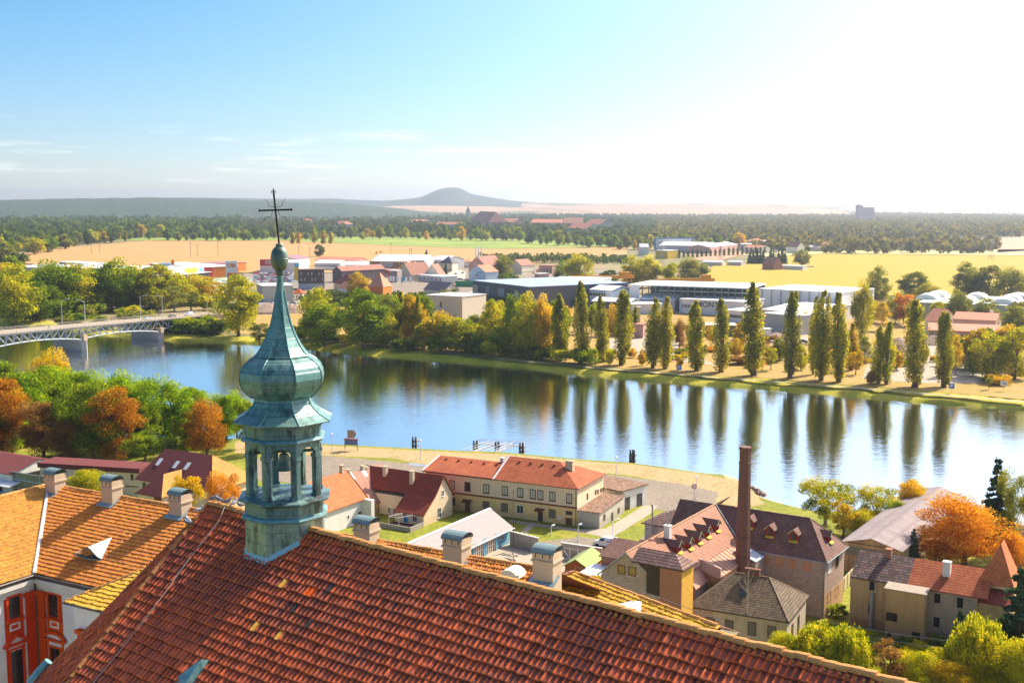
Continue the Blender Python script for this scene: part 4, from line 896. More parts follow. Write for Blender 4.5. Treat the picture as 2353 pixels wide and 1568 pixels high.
m_bars=plain('window_bars',(.3,.26,.2),.7,.2,8);m_blind=plain('pale_blind',(.6,.55,.42),.8,.2,5)
# --- river house
TH=R(-26.4);C0=G(c(4,1800,768));exr=np.array([math.cos(TH),math.sin(TH),0]);LH=33.0
B=Bld('river_house','long two-storey cream and yellow house with red tile roof beside the quay','house',C0-exr*LH,TH)
hH=7.45;DH=13.0
zl=B.fy(c(4,820,272),DH/2)[2];zr=B.fy(c(4,1550,302),DH/2)[2];xs_=B.fy(c(4,1215,420),-.4)[0]
B.walls(0,LH,0,DH,hH,m_cream,0)
b=MB();b.plane([(0,DH,hH),(0,0,hH),(0,DH/2,zl-.2)]);B.part('gable',b,m_cream)
B.roof('gx',0,xs_,0,DH,hH,zl-hH,m_red,.45,name='roof');B.roof('hipr',xs_,LH,0,DH,hH,zr-hH,m_red,.46,name='roof')
b=MB();sl_=(zr-hH)/(DH/2)
for x,z_ in ((xs_-.1,zr),(-.5,zl)):
    s_=(z_-hH)/(DH/2);b.slab([(x-.15,-.5,hH-.5*s_+.12),(x+.2,-.5,hH-.5*s_+.12),(x+.2,DH/2,z_+.14),(x-.15,DH/2,z_+.14)],.16)
B.part('verge_flashing',b,m_sheetw)
b=MB();b.tube([(-.4,-.55,hH-.28),(LH+.4,-.55,hH-.28)],.07,6);b.tube([(LH-.25,-.12,hH-.4),(LH-.25,-.12,0)],.06,6);b.tube([(LH+.5,-.5,hH-.28),(LH+.5,DH+.4,hH-.28)],.07,6);B.part('gutter',b,plain('brown_gutter',(.12,.06,.04),.6,.1,1,.3))
zb=B.fy(c(4,1790,640))[2]
b=MB();b.box(-.03,-.06,zb-.2,LH+.06,-.001,zb+.12);B.part('string_course',b,m_bandr)
b=MB();b.box(-.02,-.03,-.4,LH+.01,-.0008,zb-.2);B.part('lower_wall',b,m_yel)
def cw4(B,box,k=4,**kw):
    x0,y0,x1,y1=box;a=B.fy(c(k,x0,(y0+y1)/2))[0];a2=B.fy(c(k,x1,(y0+y1)/2))[0];z1=B.fy(c(k,(x0+x1)/2,y0))[2];z0=B.fy(c(k,(x0+x1)/2,y1))[2]
    return B.win('f',0,a,a2,max(z0,.02),z1,**kw)
for i,q in enumerate(((905,447,943,513),(1013,460,1053,523),(1145,475,1185,538),(1275,488,1315,552),(1383,500,1423,566),(1470,511,1511,577),(1523,517,1563,583),(1607,527,1648,593),(1725,541,1765,608))):
    cw4(B,q,frame=m_frame_b,bars=(1,0),fw=.14,pane=m_glass if i in (1,)else m_blind,out=.1,sill=True)
for q,pn in (((922,567,947,623),m_bars),((1141,594,1187,645),m_bars),((1270,608,1315,668),m_bars),((1603,650,1650,710),m_bars),((1721,663,1767,690),m_glass)):
    cw4(B,q,frame=m_frame_b,pane=pn,bars=(3,2)if pn is m_bars else (1,0),fw=.13,out=.1)
cw4(B,(1378,621,1426,680),frame=m_frame_w,bars=(1,0),fw=.1,out=.1)
def door(B,box,k=4,mat=None,name='door',canopy=None):
    x0,y0,x1,y1=box;a=B.fy(c(k,x0,y1))[0];a2=B.fy(c(k,x1,y1))[0];z1=B.fy(c(k,(x0+x1)/2,y0))[2]
    b=MB();b.box(a,-.08,0,a2,-.031,z1);o=B.part(name,b,mat or m_doorb)
    b=MB();b.box(a2-.2,-.13,1.0,a2-.1,-.081,1.1);b.build('handle',m_gutter,o)
    if canopy:b=MB();b.slab([(a-.4,-1.1,z1+.15),(a2+.4,-1.1,z1+.15),(a2+.4,-.04,z1+.55),(a-.4,-.04,z1+.55)],.1);B.part('canopy',b,canopy)
door(B,(1017,600,1053,668),canopy=m_doorb);door(B,(1526,662,1560,735),mat=plain('dark_door',(.06,.03,.02),.8,.2,2),canopy=m_bandr);door(B,(1720,710,1766,765),name='hatch')
b=MB();p=B.fy(c(4,1677,712));b.box(p[0]-.35,-.07,p[2]-.25,p[0]+.35,-.031,p[2]+.25);B.part('notice_board',b,m_frame_w)
for q in ((1872,540,1872,582),(1930,516,1930,548),(1946,511,1946,543),(1967,504,1967,531),(1982,498,1982,526)):
    y_=B.fx(c(4,q[0],q[1]),LH);z0=B.fx(c(4,q[0],q[3]),LH)[2];B.win('r',LH,y_[1]-.35,y_[1]+.35,z0,y_[2],frame=m_frame_b,bars=(0,0),fw=.08)
q=B.fy(c(4,1838,400),DH/2+.3);B.chimney(min(q[0],LH-4),DH/2-.9,zr-2.4,B.fy(c(4,1838,315),DH/2-.6)[2],1.5,1.0,m_chim)
q=B.fy(c(4,1277,330),DH/2+.2);B.chimney(q[0],DH/2+.2,zl-1,B.fy(c(4,1277,290),DH/2)[2],.7,.7,m_white)
for rx,rz_,x0,x1,n in ((None,zl,2,xs_-2,5),(None,zr,xs_+3,LH-7,4)):
    for i in range(n):
        x=x0+(x1-x0)*i/(n-1);b=MB();yy=DH/2-1.3;z_=rz_-1.3*(rz_-hH)/(DH/2);b.box(x-.25,yy-.25,z_,x+.25,yy+.2,z_+.28);B.part('vent_tile',b,m_red)
# --- annex 1 : low grey block with rusty flat roof, annex 2 : garages
m_rustroof=groundmat('rusty_felt',[(.35,(.14,.065,.035)),(.48,(.32,.18,.1)),(.58,(.12,.05,.03))],.5,8,[(.4,(.1,.05,.035)),(.6,(.36,.25,.18))],2.0)
p1=B.fy(c(4,1955,790));La=p1[0]-LH;ha=B.fy(c(4,1955,675))[2];Da=B.fx(c(4,2128,600),LH+La)[1]
A1=Bld('annex','low grey flat-roofed annex with rusty roof felt at the right end of the river house','annex',B.wld(LH+.02,.02,0),TH)
b=MB();b.box(0,0,-.3,La,Da,ha-.05);A1.part('wall',b,plaster('annex_grey',(.5,.46,.38),(.3,.25,.2),.4));b=MB();b.slab([(0,-.25,ha+.02),(La+.3,-.25,ha+.02),(La+.3,Da,ha+.5),(0,Da,ha+.5)],.14);A1.part('roof',b,[m_rustroof])
for q in ((1990,685,2000,730),(2045,672,2045,735),(2090,640,2090,680)):
    a=A1.fx(c(4,q[0],q[1]),La);a2=A1.fx(c(4,q[0],q[3]),La)
    A1.win('r',La,a[1]-.5,a[1]+.5,max(a2[2],.05),a[2],frame=m_frame_b,bars=(1,0),name='door' if q[0]==2045 else 'window')
P2=G(c(5,300,492));P3=G(c(5,440,448));thg=math.atan2(*(P3-P2)[[1,0]]);Lg=np.linalg.norm(P3-P2);hg=ZT(P3,c(5,440,325)[1])
A2=Bld('garage_block','flat-roofed white garage block with dark doorways behind the grey annex','garage',P2,thg)
b=MB();b.box(0,0,-.3,Lg,9.5,hg-.1);A2.part('wall',b,m_white);b=MB();b.box(-1.2,-.3,hg-.09,Lg+.25,9.8,hg+.16);A2.part('roof',b,m_rustroof)
for a0,a1 in ((.3,1.9),(4.2,6.0)):b=MB();b.box(min(a0,Lg-2),-.05,0,min(a1,Lg-.3),-.001,2.6);A2.part('door',b,m_glass)
# --- L-shaped house with red roof (gable to the right)
TR=R(-30);Cq=G(c('j',1440,1395));exq=np.array([math.cos(TR),math.sin(TR),0])
B=Bld('red_roof_house','house with deep red sweeping roof and cream gable, washing line on its terrace','house',Cq,TR)
g0=B.fx(c('j',1440,1210));g1=B.fx(c('j',1597,950));g2=B.fx(c('j',1740,622));g3=B.fx(c('j',1878,885));
print('RED',g0,g1,g2,g3)
D1=g3[1];Lc=-B.fy(c('j',1000,1152),g0[1])[0];Lm=-B.fy(c('j',820,995),g1[1])[0]+1.0;Lm=max(Lm,Lc+4)
prof=[(g0[1],g0[2]),(g1[1],g1[2]),(g2[1],g2[2]),(g3[1],g3[2])]
w=MB();w.plane([(0,prof[0][0],-.5),(0,D1,-.5),(0,D1,g3[2]),(0,g2[1],g2[2]-.1),(0,g1[1],g1[2]-.1),(0,g0[1],g0[2]-.1)])
w.box(-Lc,g0[1]+.1,-.5,-.01,g1[1],g0[2]-.15);w.box(-Lm-6,g1[1],-.5,-.01,D1,min(g1[2],g3[2])-.2);B.part('wall',w,m_cream)
def strip(a,b_,x0,x1,t=.16,over=.35):
    mb=MB();mb.slab([(x0,a[0],a[1]),(x1,a[0],a[1]),(x1,b_[0],b_[1]),(x0,b_[0],b_[1])],t);return mb
e0=(prof[0][0]-.35,prof[0][1]-.35*(g1[2]-g0[2])/(g1[1]-g0[1])+.1)
B.part('lower_roof',strip(e0,(prof[1][0],prof[1][1]+.1),-Lc,.3),m_dred)
B.part('upper_roof',strip((prof[1][0],prof[1][1]+.1),(prof[2][0],prof[2][1]+.1),-Lm-6,.3),m_dred)
mb=MB();mb.slab([(.3,prof[3][0]+.4,prof[3][1]-.3),(-Lm-6,prof[3][0]+.4,prof[3][1]-.3),(-Lm-6,prof[2][0],prof[2][1]+.1),(.3,prof[2][0],prof[2][1]+.1)],.16);B.part('rear_roof',mb,m_dred)
mb=MB();mb.tube([(.32,e0[0],e0[1]),(.32,prof[1][0],prof[1][1]+.12),(.32,prof[2][0],prof[2][1]+.12),(.32,prof[3][0]+.4,prof[3][1]-.25)],.1,5);B.part('verge_tiles',mb,m_oran)
for q in ((1735,835,930,.45),(1680,1105,1255,.6)):
    t_=B.fx(c('j',q[0],q[1]));bz=B.fx(c('j',q[0],q[2]))[2];B.win('r',0,t_[1]-q[3],t_[1]+q[3],bz,t_[2],frame=m_frame_w,bars=(1,1),sill=True)
yf=g0[1]+.1
for q in ((1120,1185,1190,1250),(1268,1222,1345,1330)):
    a=B.fy(c('j',q[0],q[1]),yf);a2=B.fy(c('j',q[2],q[3]),yf);B.win('f',yf,a[0],a2[0],max(a2[2],.3),a[2],frame=m_frame_w,bars=(1,0),out=.08)
yf=g1[1]
for q in ((895,1095,940,1210),(968,1105,1010,1220)):
    a=B.fy(c('j',q[0],q[1]),yf);a2=B.fy(c('j',q[2],q[3]),yf);B.win('f',yf,a[0],a2[0],max(a2[2],.3),a[2],frame=m_frame_w,bars=(1,1),out=.08)
zr_=prof[2][1];sl_=(g2[2]-g1[2])/(g2[1]-g1[1])
for qx,dd,top in ((900,1.0,475),(1335,1.6,548)):
    x_=B.fy(c('j',qx,560),g2[1])[0];yy=g2[1]-dd;B.chimney(x_,yy,zr_-dd*sl_-1.2,B.fy(c('j',qx,top),yy)[2],.75,.75)
def skyl(B,px,k,P0,n,w=.8,h=1.1,name='roof_window'):
    P=VPl(c(k,*px),P0,n);L_=B.loc(P);return L_
V0=B.wld(-Lm,g1[1],0);zridge=zr_
B2=Bld('peeling_house','terraced house with faded pink tiles and peeling yellow plaster walls','house',B.wld(-Lm+.0,g1[1]+.1,0),TR+R(90))
f0=B2.fy(c('j',500,1085));f1=B2.fy(c('j',800,1000));print('PINK',f0,f1)
he=f0[2];L2=-f0[0];rp=B2.loc(B.wld(-Lm,g2[1],zridge));D2=9.0
w=MB();w.box(-L2,0,-.5,5,D2,he-.05);B2.part('wall',w,plaster('peeling_yellow',(.72,.5,.08),(.35,.3,.22),.9,(.4,.3,.2)))
zp_=he+(g2[2]-he)*.98
mb=MB();mb.slab([(-L2-.3,-.4,he-.3),(6.5,-.4,he-.3),(6.5,D2/2,zp_),(-L2-.3,D2/2,zp_)],.15);mb.slab([(6.5,D2+.4,he-.3),(-L2-.3,D2+.4,he-.3),(-L2-.3,D2/2,zp_),(6.5,D2/2,zp_)],.15);B2.part('roof',mb,m_pink)
b=MB();b.plane([(-L2,0,he-.1),(-L2,D2/2,zp_-.2),(-L2,D2,he-.1)]);B2.part('gable',b,m_white)
for q in ((525,1185,560,1230),(660,1145,695,1200),(745,1085,780,1210)):
    a=B2.fy(c('j',q[0],q[1]));a2=B2.fy(c('j',q[2],q[3]));B2.win('f',0,a[0],a2[0],max(a2[2],.2),a[2],frame=m_frame_b if q[0]!= 660 else m_frame_w,bars=(0,0))
for qx,top in ((280,515),(565,478),(508,460)):
    p=B2.fy(c('j',qx,top),D2/2);B2.chimney(min(max(p[0],-L2+.5),4),D2/2,zp_-.8,p[2],.75,.75)
s2=(zp_-he)/(D2/2)
for q in ((340,628),(535,578)):
    n=np.cross(B2.ex,B2.ey*1+np.array([0,0,s2]));P=B2.loc(VPl(c('j',*q),B2.wld(0,0,he),n));b=MB();b.slab([(P[0]-.5,P[1]-.5,P[2]-.5*s2+.12),(P[0]+.5,P[1]-.5,P[2]-.5*s2+.12),(P[0]+.5,P[1]+.5,P[2]+.5*s2+.12),(P[0]-.5,P[1]+.5,P[2]+.5*s2+.12)],.1);B2.part('roof_window',b,m_metal_w)
B3=Bld('white_house','white-walled house with bright orange tiles just right of the turret','house',B2.wld(-L2-.4,-1.0,0),TR+R(90))
f0=B3.fy(c('j',475,968));f1=B3.fy(c('j',0,1108));he3=(f0[2]+f1[2])/2;L3=14;D3=9.0;print('WHITE',f0,f1)
rz3=B3.fy(c('j',118,575),D3/2);print(rz3);zr3=min(rz3[2],he3+5.5)
w=MB();w.box(-L3,0,-.5,0,D3,he3-.05);B3.part('wall',w,m_white)
mb=MB();mb.slab([(-L3,-.45,he3-.3),(.3,-.45,he3-.3),(.3,D3/2,zr3),(-L3,D3/2,zr3)],.15);mb.slab([(.3,D3+.45,he3-.3),(-L3,D3+.45,he3-.3),(-L3,D3/2,zr3),(.3,D3/2,zr3)],.15);B3.part('roof',mb,m_oran)
b=MB();b.plane([(0,0,he3-.1),(0,D3,he3-.1),(0,D3/2,zr3-.2)]);B3.part('gable',b,m_white)
b=MB();b.tube([(.3,-.45,he3-.25),(.3,D3/2,zr3+.03)],.1,5);B3.part('verge',b,m_doorb)
B3.win('f',0,-5.5,-4.9,1.6,2.4,bars=(0,0));b=MB();b.box(-2.2,-.06,0,-1.3,-.001,2.2);B3.part('door',b,m_doorb);B3.chimney(-1.2,D3/2,zr3-.6,zr3+1.3,.7,.7)
w=MB();w.box(-1.0,-2.2,-.5,.0,-.02,he3-.3);B3.part('buttress_wall',w,m_white)
tc=B.wld(-6.8,-4.2,0);b=MB();b.box(0,0,0,6.6,4.1,.12);o=b.build('terrace',plain('terrace_slab',(.1,.05,.045),.9,.2,1));o.location=B.wld(-6.9,g0[1]-4.2,.0);o.rotation_euler=(0,0,TR);tag(o,'dark terrace floor in front of the red-roofed house','terrace')
b=MB();b.box(0,0,0,6.9,.2,.9);b.box(6.9,0,0,7.1,4.4,.9);o=b.build('terrace_wall',m_gryp);o.location=B.wld(-7.0,g0[1]-4.5,0);o.rotation_euler=(0,0,TR);tag(o,'low grey parapet round the dark terrace','wall')
wl=empty('washing_line',B.wld(-5.6,g0[1]-3.4,.12),TR,'white frame washing line on the dark terrace','washing line')
for x in (0,2.3):
    b=MB();b.tube([(x,0,0),(x,0,1.9)],.05,6);b.build('post',m_metal_w,wl)
b=MB();b.tube([(0,0,1.9),(2.3,0,1.9)],.05,6);b.tube([(0,0,1.9),(1.2,2.8,2.0)],.04,6);b.tube([(2.3,0,1.9),(3.5,2.8,2.0)],.04,6);b.build('rail',m_metal_w,wl)
for i,(x,cc,nm)in enumerate(((2.75,(.03,.08,.4),'blue trousers hanging left on the washing line'),(3.25,(.02,.3,.4),'teal towel hanging on the washing line'))):
    b=MB();g_=random.Random(i);n=6
    for k in range(n):b.face([(x+.09*k,1.0+.05*math.sin(k*2),1.95),(x+.09*(k+1),1.0+.05*math.sin(k*2+2),1.95),(x+.09*(k+1),1.0+.1*math.sin(k*2+2),.95),(x+.09*k,1.0+.1*math.sin(k*2),.95)])
    o=b.build('laundry',plain('cloth_%d'%i,cc,.9,.15,4));o.location=wl.location;o.rotation_euler=(0,0,TR);tag(o,nm,'laundry')
# --- blue garage
P0=G(c(4,1325,888));TG=R(59.5)
L4=24.0;B4=Bld('blue_garage','blue-walled garage with grey shingle gable roof and wide wooden doors','garage',P0-np.array([math.cos(TG),math.sin(TG),0])*L4,TG)
h4=B4.fy(c(4,1322,772))[2];rd=B4.fx(c(4,1188,645),L4+.5);D4=rd[1]*2;print('GAR',h4,rd)
m_blue=plaster('blue_render',(.16,.38,.52),(.1,.22,.3),.3,(.15,.25,.3));m_shing=tiled('grey_shingles',(.34,.3,.29),(.28,.25,.245),(.4,.35,.34),.3,.2,dark=(.3,.26,.25),line=.4)
B4.walls(0,L4,0,D4,h4,m_blue,rd[2]-h4,'gx');B4.roof('gx',0,L4,0,D4,h4,rd[2]-h4,m_shing,.7,.12)
b=MB();b.slab([(-.7,D4/2-.28,rd[2]-.02),(L4+.75,D4/2-.28,rd[2]-.02),(L4+.75,D4/2+.28,rd[2]+.06),(-.7,D4/2+.28,rd[2]+.06)],.05);B4.part('ridge_flashing',b,m_metal_w)
m_wd=plain('orange_wood_door',(.42,.17,.06),.7,.2,2)
for q in ((1162,1218),(1076,1134)):
    a=B4.fy(c(4,q[0],900))[0];a2=B4.fy(c(4,q[1],900))[0];b=MB();b.box(a,-.05,0,a2,-.001,h4-.9);o=B4.part('door',b,m_wd)
    b=MB();b.box(a,-.09,h4-.88,a2,-.001,h4-.3);B4.part('lintel_panel',b,m_doorb)
    for i in range(5):x=a+(a2-a)*i/4;b=MB();b.box(x-.06,-.12,.0,x+.06,-.051,h4-.95);b.build('post',m_frame_w,o)
    b=MB();b.box(a,-.1,(h4-.9)*.55,a2,-.051,(h4-.9)*.62);b.build('rail',m_frame_w,o)
    for x in (a-.35,a2+.35):b=MB();b.box(x-.22,-.3,-.2,x+.22,-.001,h4-.05);B4.part('pilaster',b,m_blue)
for q in ((1245,843,1261,862),(1268,836,1284,856)):
    a=B4.fy(c(4,q[0],q[1]));a2=B4.fy(c(4,q[2],q[3]));B4.win('f',0,a[0],a2[0],a2[2],a[2],bars=(0,0))
b=MB();b.tube([(-.5,-.75,h4-.35),(L4+.6,-.75,h4-.35)],.07,6);B4.part('gutter',b,m_metal_w)
# ------------------------------------------------------------------ old factory with the brick stack
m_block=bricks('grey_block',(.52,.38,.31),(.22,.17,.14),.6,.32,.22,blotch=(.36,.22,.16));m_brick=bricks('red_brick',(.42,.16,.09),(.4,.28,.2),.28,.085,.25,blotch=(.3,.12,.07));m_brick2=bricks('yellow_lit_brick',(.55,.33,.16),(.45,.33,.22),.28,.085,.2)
m_brf=tiled('brown_tiles',(.24,.105,.075),(.18,.08,.06),(.3,.135,.09),.34,.42,dark=(.05,.035,.035),line=.6,moss=(.36,.28,.24),mossamt=.2)
m_brr=tiled('rust_brown_tiles',(.42,.2,.12),(.36,.165,.1),(.48,.24,.15),.45,.45,dark=(.2,.09,.06),line=.45)
m_brt=tiled('chunky_brown_tiles',(.3,.17,.14),(.22,.12,.1),(.38,.23,.19),.34,.5,dark=(.05,.03,.03),line=.95)
m_terr=plain('terracotta_sheet',(.55,.3,.2),.8,.15,.6)
TF=R(-33.3);Cf=G(c(5,1548,1163));exf=np.array([math.cos(TF),math.sin(TF),0])
B=Bld('old_factory','derelict factory of grey blocks and brick patches under brown tile roofs with red dormers','factory',Cf,TF)
hF=B.fy(c(5,1560,788))[2];DF=B.fx(c(5,1668,738))[1];DF=max(9,DF)
rr=B.fy(c(5,1465,537),DF/2);rl=B.fy(c(5,870,449),DF/2);zF=(rr[2]+rl[2])/2;xr=rl[0];xh=rr[0]
ap=B.fx(c(5,318,748),xr);Yg=ap[1];gl=B.fy(c('k',700,975),Yg);gr=B.fy(c('k',1415,1172),Yg)
print('FAC h',hF,'D',DF,'ridge',rr,rl,'apex',ap,'gl',gl,'gr',gr)
zF2=ap[2]
xl=gl[0];hl=gl[2];
sR=B.fx(c(5,800,802),xr+(xr-xl));
wR=min(xr-xl+1.5,9.0);xe=xr+wR
ee=B.fx(c(5,975,692),xe);hR=ee[2];print('wing eave',ee,'wR',wR,B.fx(c(5,800,802),xe),B.fx(c('k',1960,832),xe))
w=MB();w.box(xr-.5,0,-.4,0,DF,hF-.05);B.part('wall',w,m_block)
Z0=zF
mb=MB();s_=(Z0-hF)/(DF/2);o_=.45;zz0=hF-o_*s_
mb.slab([(xr-6,-o_,zz0),(o_,-o_,zz0),(xh,DF/2,Z0),(xr-6,DF/2,Z0)],.15);mb.slab([(o_,-o_,zz0),(o_,DF+o_,zz0),(xh,DF/2,Z0)],.15);mb.slab([(o_,DF+o_,zz0),(xr-6,DF+o_,zz0),(xr-6,DF/2,Z0),(xh,DF/2,Z0)],.15)
B.part('roof',mb,m_brf)
b=MB();caps(b,(xr,DF/2,Z0+.03),(xh,DF/2,Z0+.03),.14,.4);caps(b,(xh,DF/2,Z0+.03),(o_,-o_,zz0+.03),.12,.4);caps(b,(xh,DF/2,Z0+.03),(o_,DF+o_,zz0+.03),.12,.4);B.part('ridge_caps',b,plain('brown_caps',(.3,.17,.12),.85,.3,2))
b=MB();b.tube([(o_+.05,-o_-.05,zz0-.1),(xr,-o_-.05,zz0-.1)],.08,6);b.tube([(o_+.05,-o_,zz0-.1),(o_+.05,DF+o_,zz0-.1)],.08,6);b.tube([(-.15,-.12,zz0-.1),(-.15,-.12,0)],.07,6);B.part('gutter',b,m_gutter)
b=MB();yb=DF/2;hb_=hl
wingz=lambda x:Z0-(x-xr)*(Z0-hR)/wR if x>xr else Z0-(xr-x)*(zF2-hl)/(xr-xl)
b.plane([(xl,Yg,-.4),(xe,Yg,-.4),(xe,Yg,wingz(xe)-.2),(xr,Yg,zF2-.2),(xl,Yg,hl-.1)],0,o=(xl,Yg,0),eu=(1,0,0));B.part('gable_wall',b,m_block)
b=MB();b.box(xl,Yg+.02,-.4,xe-.3,yb+6,min(hl,hR)-.1);B.part('wing_wall',b,m_brick)
mb=MB();mb.slab([(xe+.3,Yg-.35,wingz(xe+.3)),(xe+.3,yb-0,wingz(xe+.3)),(xr,yb+.0,Z0+.02),(xr,Yg-.35,zF2+.02)],.15);B.part('wing_roof',mb,m_brr)
mb=MB();mb.slab([(xl-.4,yb+6,wingz(xl-.4)),(xl-.4,Yg-.35,wingz(xl-.4)),(xr,Yg-.35,zF2+.02),(xr,yb+6,Z0+.02)],.15);B.part('wing_roof',mb,m_brf)
b=MB();caps(b,(xr,Yg-.35,zF2+.05),(xr,yb,Z0+.05),.13,.4);B.part('ridge_caps',b,plain('orange_caps',(.5,.28,.16),.85,.3,2))
b=MB();b.tube([(xr,yb,Z0+.1),(xe+.2,.2,hR+.12)],.12,6);B.part('valley_gutter',b,plain('blue_valley',(.18,.23,.28),.5,.2,1,.3))
for q in ((905,870,995,1000),(1035,890,1130,1020)):
    a=B.fy(c('k',q[0],q[1]),Yg);a2=B.fy(c('k',q[2],q[3]),Yg);B.win('f',Yg,a[0],a2[0],a2[2],a[2],frame=m_frame_b,bars=(0,0),fw=.12,pane=plain('ochre_pane',(.42,.22,.05),.3,.4,2,0,.6))
b=MB();q=B.fy(c('k',700,975),Yg);b.slab([(xl-.4,Yg-.38,wingz(xl-.4)+.02),(xr,Yg-.38,zF2+.06),(xr,Yg-.3,zF2+.06),(xl-.4,Yg-.3,wingz(xl-.4)+.02)],.25);b.slab([(xr,Yg-.38,zF2+.06),(xe+.3,Yg-.38,wingz(xe+.3)+.04),(xe+.3,Yg-.3,wingz(xe+.3)+.04),(xr,Yg-.3,zF2+.06)],.25);B.part('barge_boards',b,m_gryp)
m_dred2=plain('dormer_red',(.34,.03,.02),.8,.2,2);m_dgrn=plain('pale_green_trim',(.5,.55,.3),.7,.1,2);m_dyel=plain('yellow_sill',(.75,.55,.05),.8,.15,3)
def dormer(parent,P,ang,s=1.0,sl=.8):
    r_=bpy.data.objects.new('dormer',None);COL.objects.link(r_);r_.parent=parent.root;r_.location=P;r_.rotation_euler=(0,0,ang);r_.empty_display_size=.2
    w2=.62*s;hh=1.25*s;dp=2.2*s
    b=MB();b.box(-w2,0,-.3,w2,dp,hh);b.plane([(-w2,0,hh),(w2,0,hh),(0,0,hh+.55*s)]);b.build('dormer_wall',m_dred2,r_)
    b=MB();e=.22
    for sx in (-1,1):
        pts=[(sx*(w2+e),-.3,hh-e*.85),(sx*(w2+e),dp,hh-e*.85),(0,dp+.5,hh+.6*s),(0,-.3,hh+.6*s)];b.slab(pts if sx>0 else pts[::-1],.08)
    b.build('dormer_roof',m_brf,r_)
    b=MB();b.tube([(-w2-e,-.32,hh-e*.85),(0,-.32,hh+.6*s),(w2+e,-.32,hh-e*.85)],.07,4);b.build('trim',m_dgrn,r_)
    b=MB();b.box(-w2*.55,-.04,.25*s,w2*.55,-.001,hh-.08);b.build('window',m_glass,r_);b=MB();b.slab([(-w2,-.45,.02),(w2,-.45,.02),(w2,-.01,.2),(-w2,-.01,.2)],.06);b.build('sill',m_dyel,r_)
nR=np.cross(B.ey,(B.wld(xe,0,hR)-B.wld(xr,0,Z0)))
for q in ((2125,470),(2010,545),(1905,620),(1790,690),(1660,735)):
    P=B.loc(VPl(c('k',*q),B.wld(xr,0,Z0),nR));dormer(B,P,R(90),1.0)
nM=np.cross(B.ex,B.wld(0,DF/2,Z0)-B.wld(0,0,hF))
for q in ((1213,655),(1362,685),(1085,600)):
    P=B.loc(VPl(c(5,*q),B.wld(0,0,hF),nM));dormer(B,P,0,1.05)
nH=np.cross(B.ey,B.wld(xh,0,Z0)-B.wld(0,0,hF));P=B.loc(VPl(c(5,1590,690),B.wld(0,0,hF),nH));dormer(B,P,R(90),1.0)
q=B.fx(c('k',1515,560),xr+1.2);B.chimney(xr+1.2,q[1],Z0-2.5,B.fx(c('k',1515,392),xr+1.2)[2],.85,.85,m_white);b=MB();zt_=B.fx(c('k',1515,392),xr+1.2)[2];b.tube([(xr+1.2,q[1],zt_),(xr+1.2,q[1],zt_+1.9)],.13,8);B.part('flue',b,m_gutter)
for q in ((1160,765,1205,830),(1243,780,1292,845),(1332,793,1377,858),(1420,808,1467,872),(1375,770,1402,795)):
    a=B.fy(c(5,q[0],q[1]));a2=B.fy(c(5,q[2],q[3]));b=MB();b.box(a[0],-.05,a2[2],a2[0],-.001,a[2]);B.part('bricked_window',b,bricks('orange_brick',(.6,.26,.14),(.45,.3,.2),.28,.085,.2))
for (x,y,x1,y1,nm)in ((1578,810,1598,870,'blank'),(1625,780,1642,835,'w'),(1573,1005,1592,1055,'w'),(1620,975,1638,1020,'w')):
    a=B.fx(c(5,x,y));a2=B.fx(c(5,x1,y1));B.win('r',0,a[1],a2[1],a2[2]if a2[2]<a[2]else a[2]-1.5,a[2],frame=m_white if nm=='blank' else m_frame_b,pane=m_white if nm=='blank' else m_glass,bars=(0,0))
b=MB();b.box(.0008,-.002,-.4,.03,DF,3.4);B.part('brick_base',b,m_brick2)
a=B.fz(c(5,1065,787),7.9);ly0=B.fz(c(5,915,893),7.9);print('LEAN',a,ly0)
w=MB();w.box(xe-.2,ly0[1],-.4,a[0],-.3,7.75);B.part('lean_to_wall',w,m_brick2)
mb=MB();mb.slab([(a[0]+.3,ly0[1]-.3,7.8),(a[0]+.3,-.35,7.8),(xe-.3,-.35,hR+.05),(xe-.3,ly0[1]-.3,hR+.05)],.14);B.part('lean_to_roof',mb,m_terr)
b=MB();n_=12
for i in range(n_):y_=ly0[1]+(-.5-ly0[1])*i/(n_-1);b.tube([(a[0]+.3,y_,7.86),(xe-.3,y_,hR+.1)],.035,4)
B.part('lean_to_seams',b,plain('terracotta_seam',(.3,.14,.09),.8,.1,1))
mb=MB();mb.slab([(a[0]+2.0,-4.0,8.0),(a[0]+2.0,-.02,8.0),(xe+1.3,-.02,9.2),(xe+1.3,-4.0,9.2)],.2);B.part('flat_corner_roof',mb,plain('pale_blue_felt',(.45,.5,.56),.8,.1,1))
w=MB();w.box(xe,-3.9,-.4,a[0]+1.9,-.05,7.8);B.part('corner_block',w,m_block)
b0=B.fz(c('k',2150,985),6.9);ly1=B.fz(c('k',1790,1150),6.9);print('LEAN2',b0,ly1)
w=MB();w.box(xe-.2,ly1[1],-.4,b0[0]-.3,ly0[1]-.35,6.8);B.part('lower_lean_to_wall',w,m_block)
mb=MB();mb.slab([(b0[0],ly1[1]-.3,6.85),(b0[0],ly0[1]-.2,6.85),(xe-.3,ly0[1]-.2,8.9),(xe-.3,ly1[1]-.3,8.9)],.14);B.part('lower_lean_to_roof',mb,m_terr)
b=MB();b.slab([(xe-.3,ly0[1]-.6,9.9),(a[0]+.2,ly0[1]-.6,9.0),(a[0]+.2,ly0[1]-.3,9.0),(xe-.3,ly0[1]-.3,9.9)],1.6);B.part('parapet_wall',b,plain('pale_parapet',(.6,.42,.32),.9,.15,1))
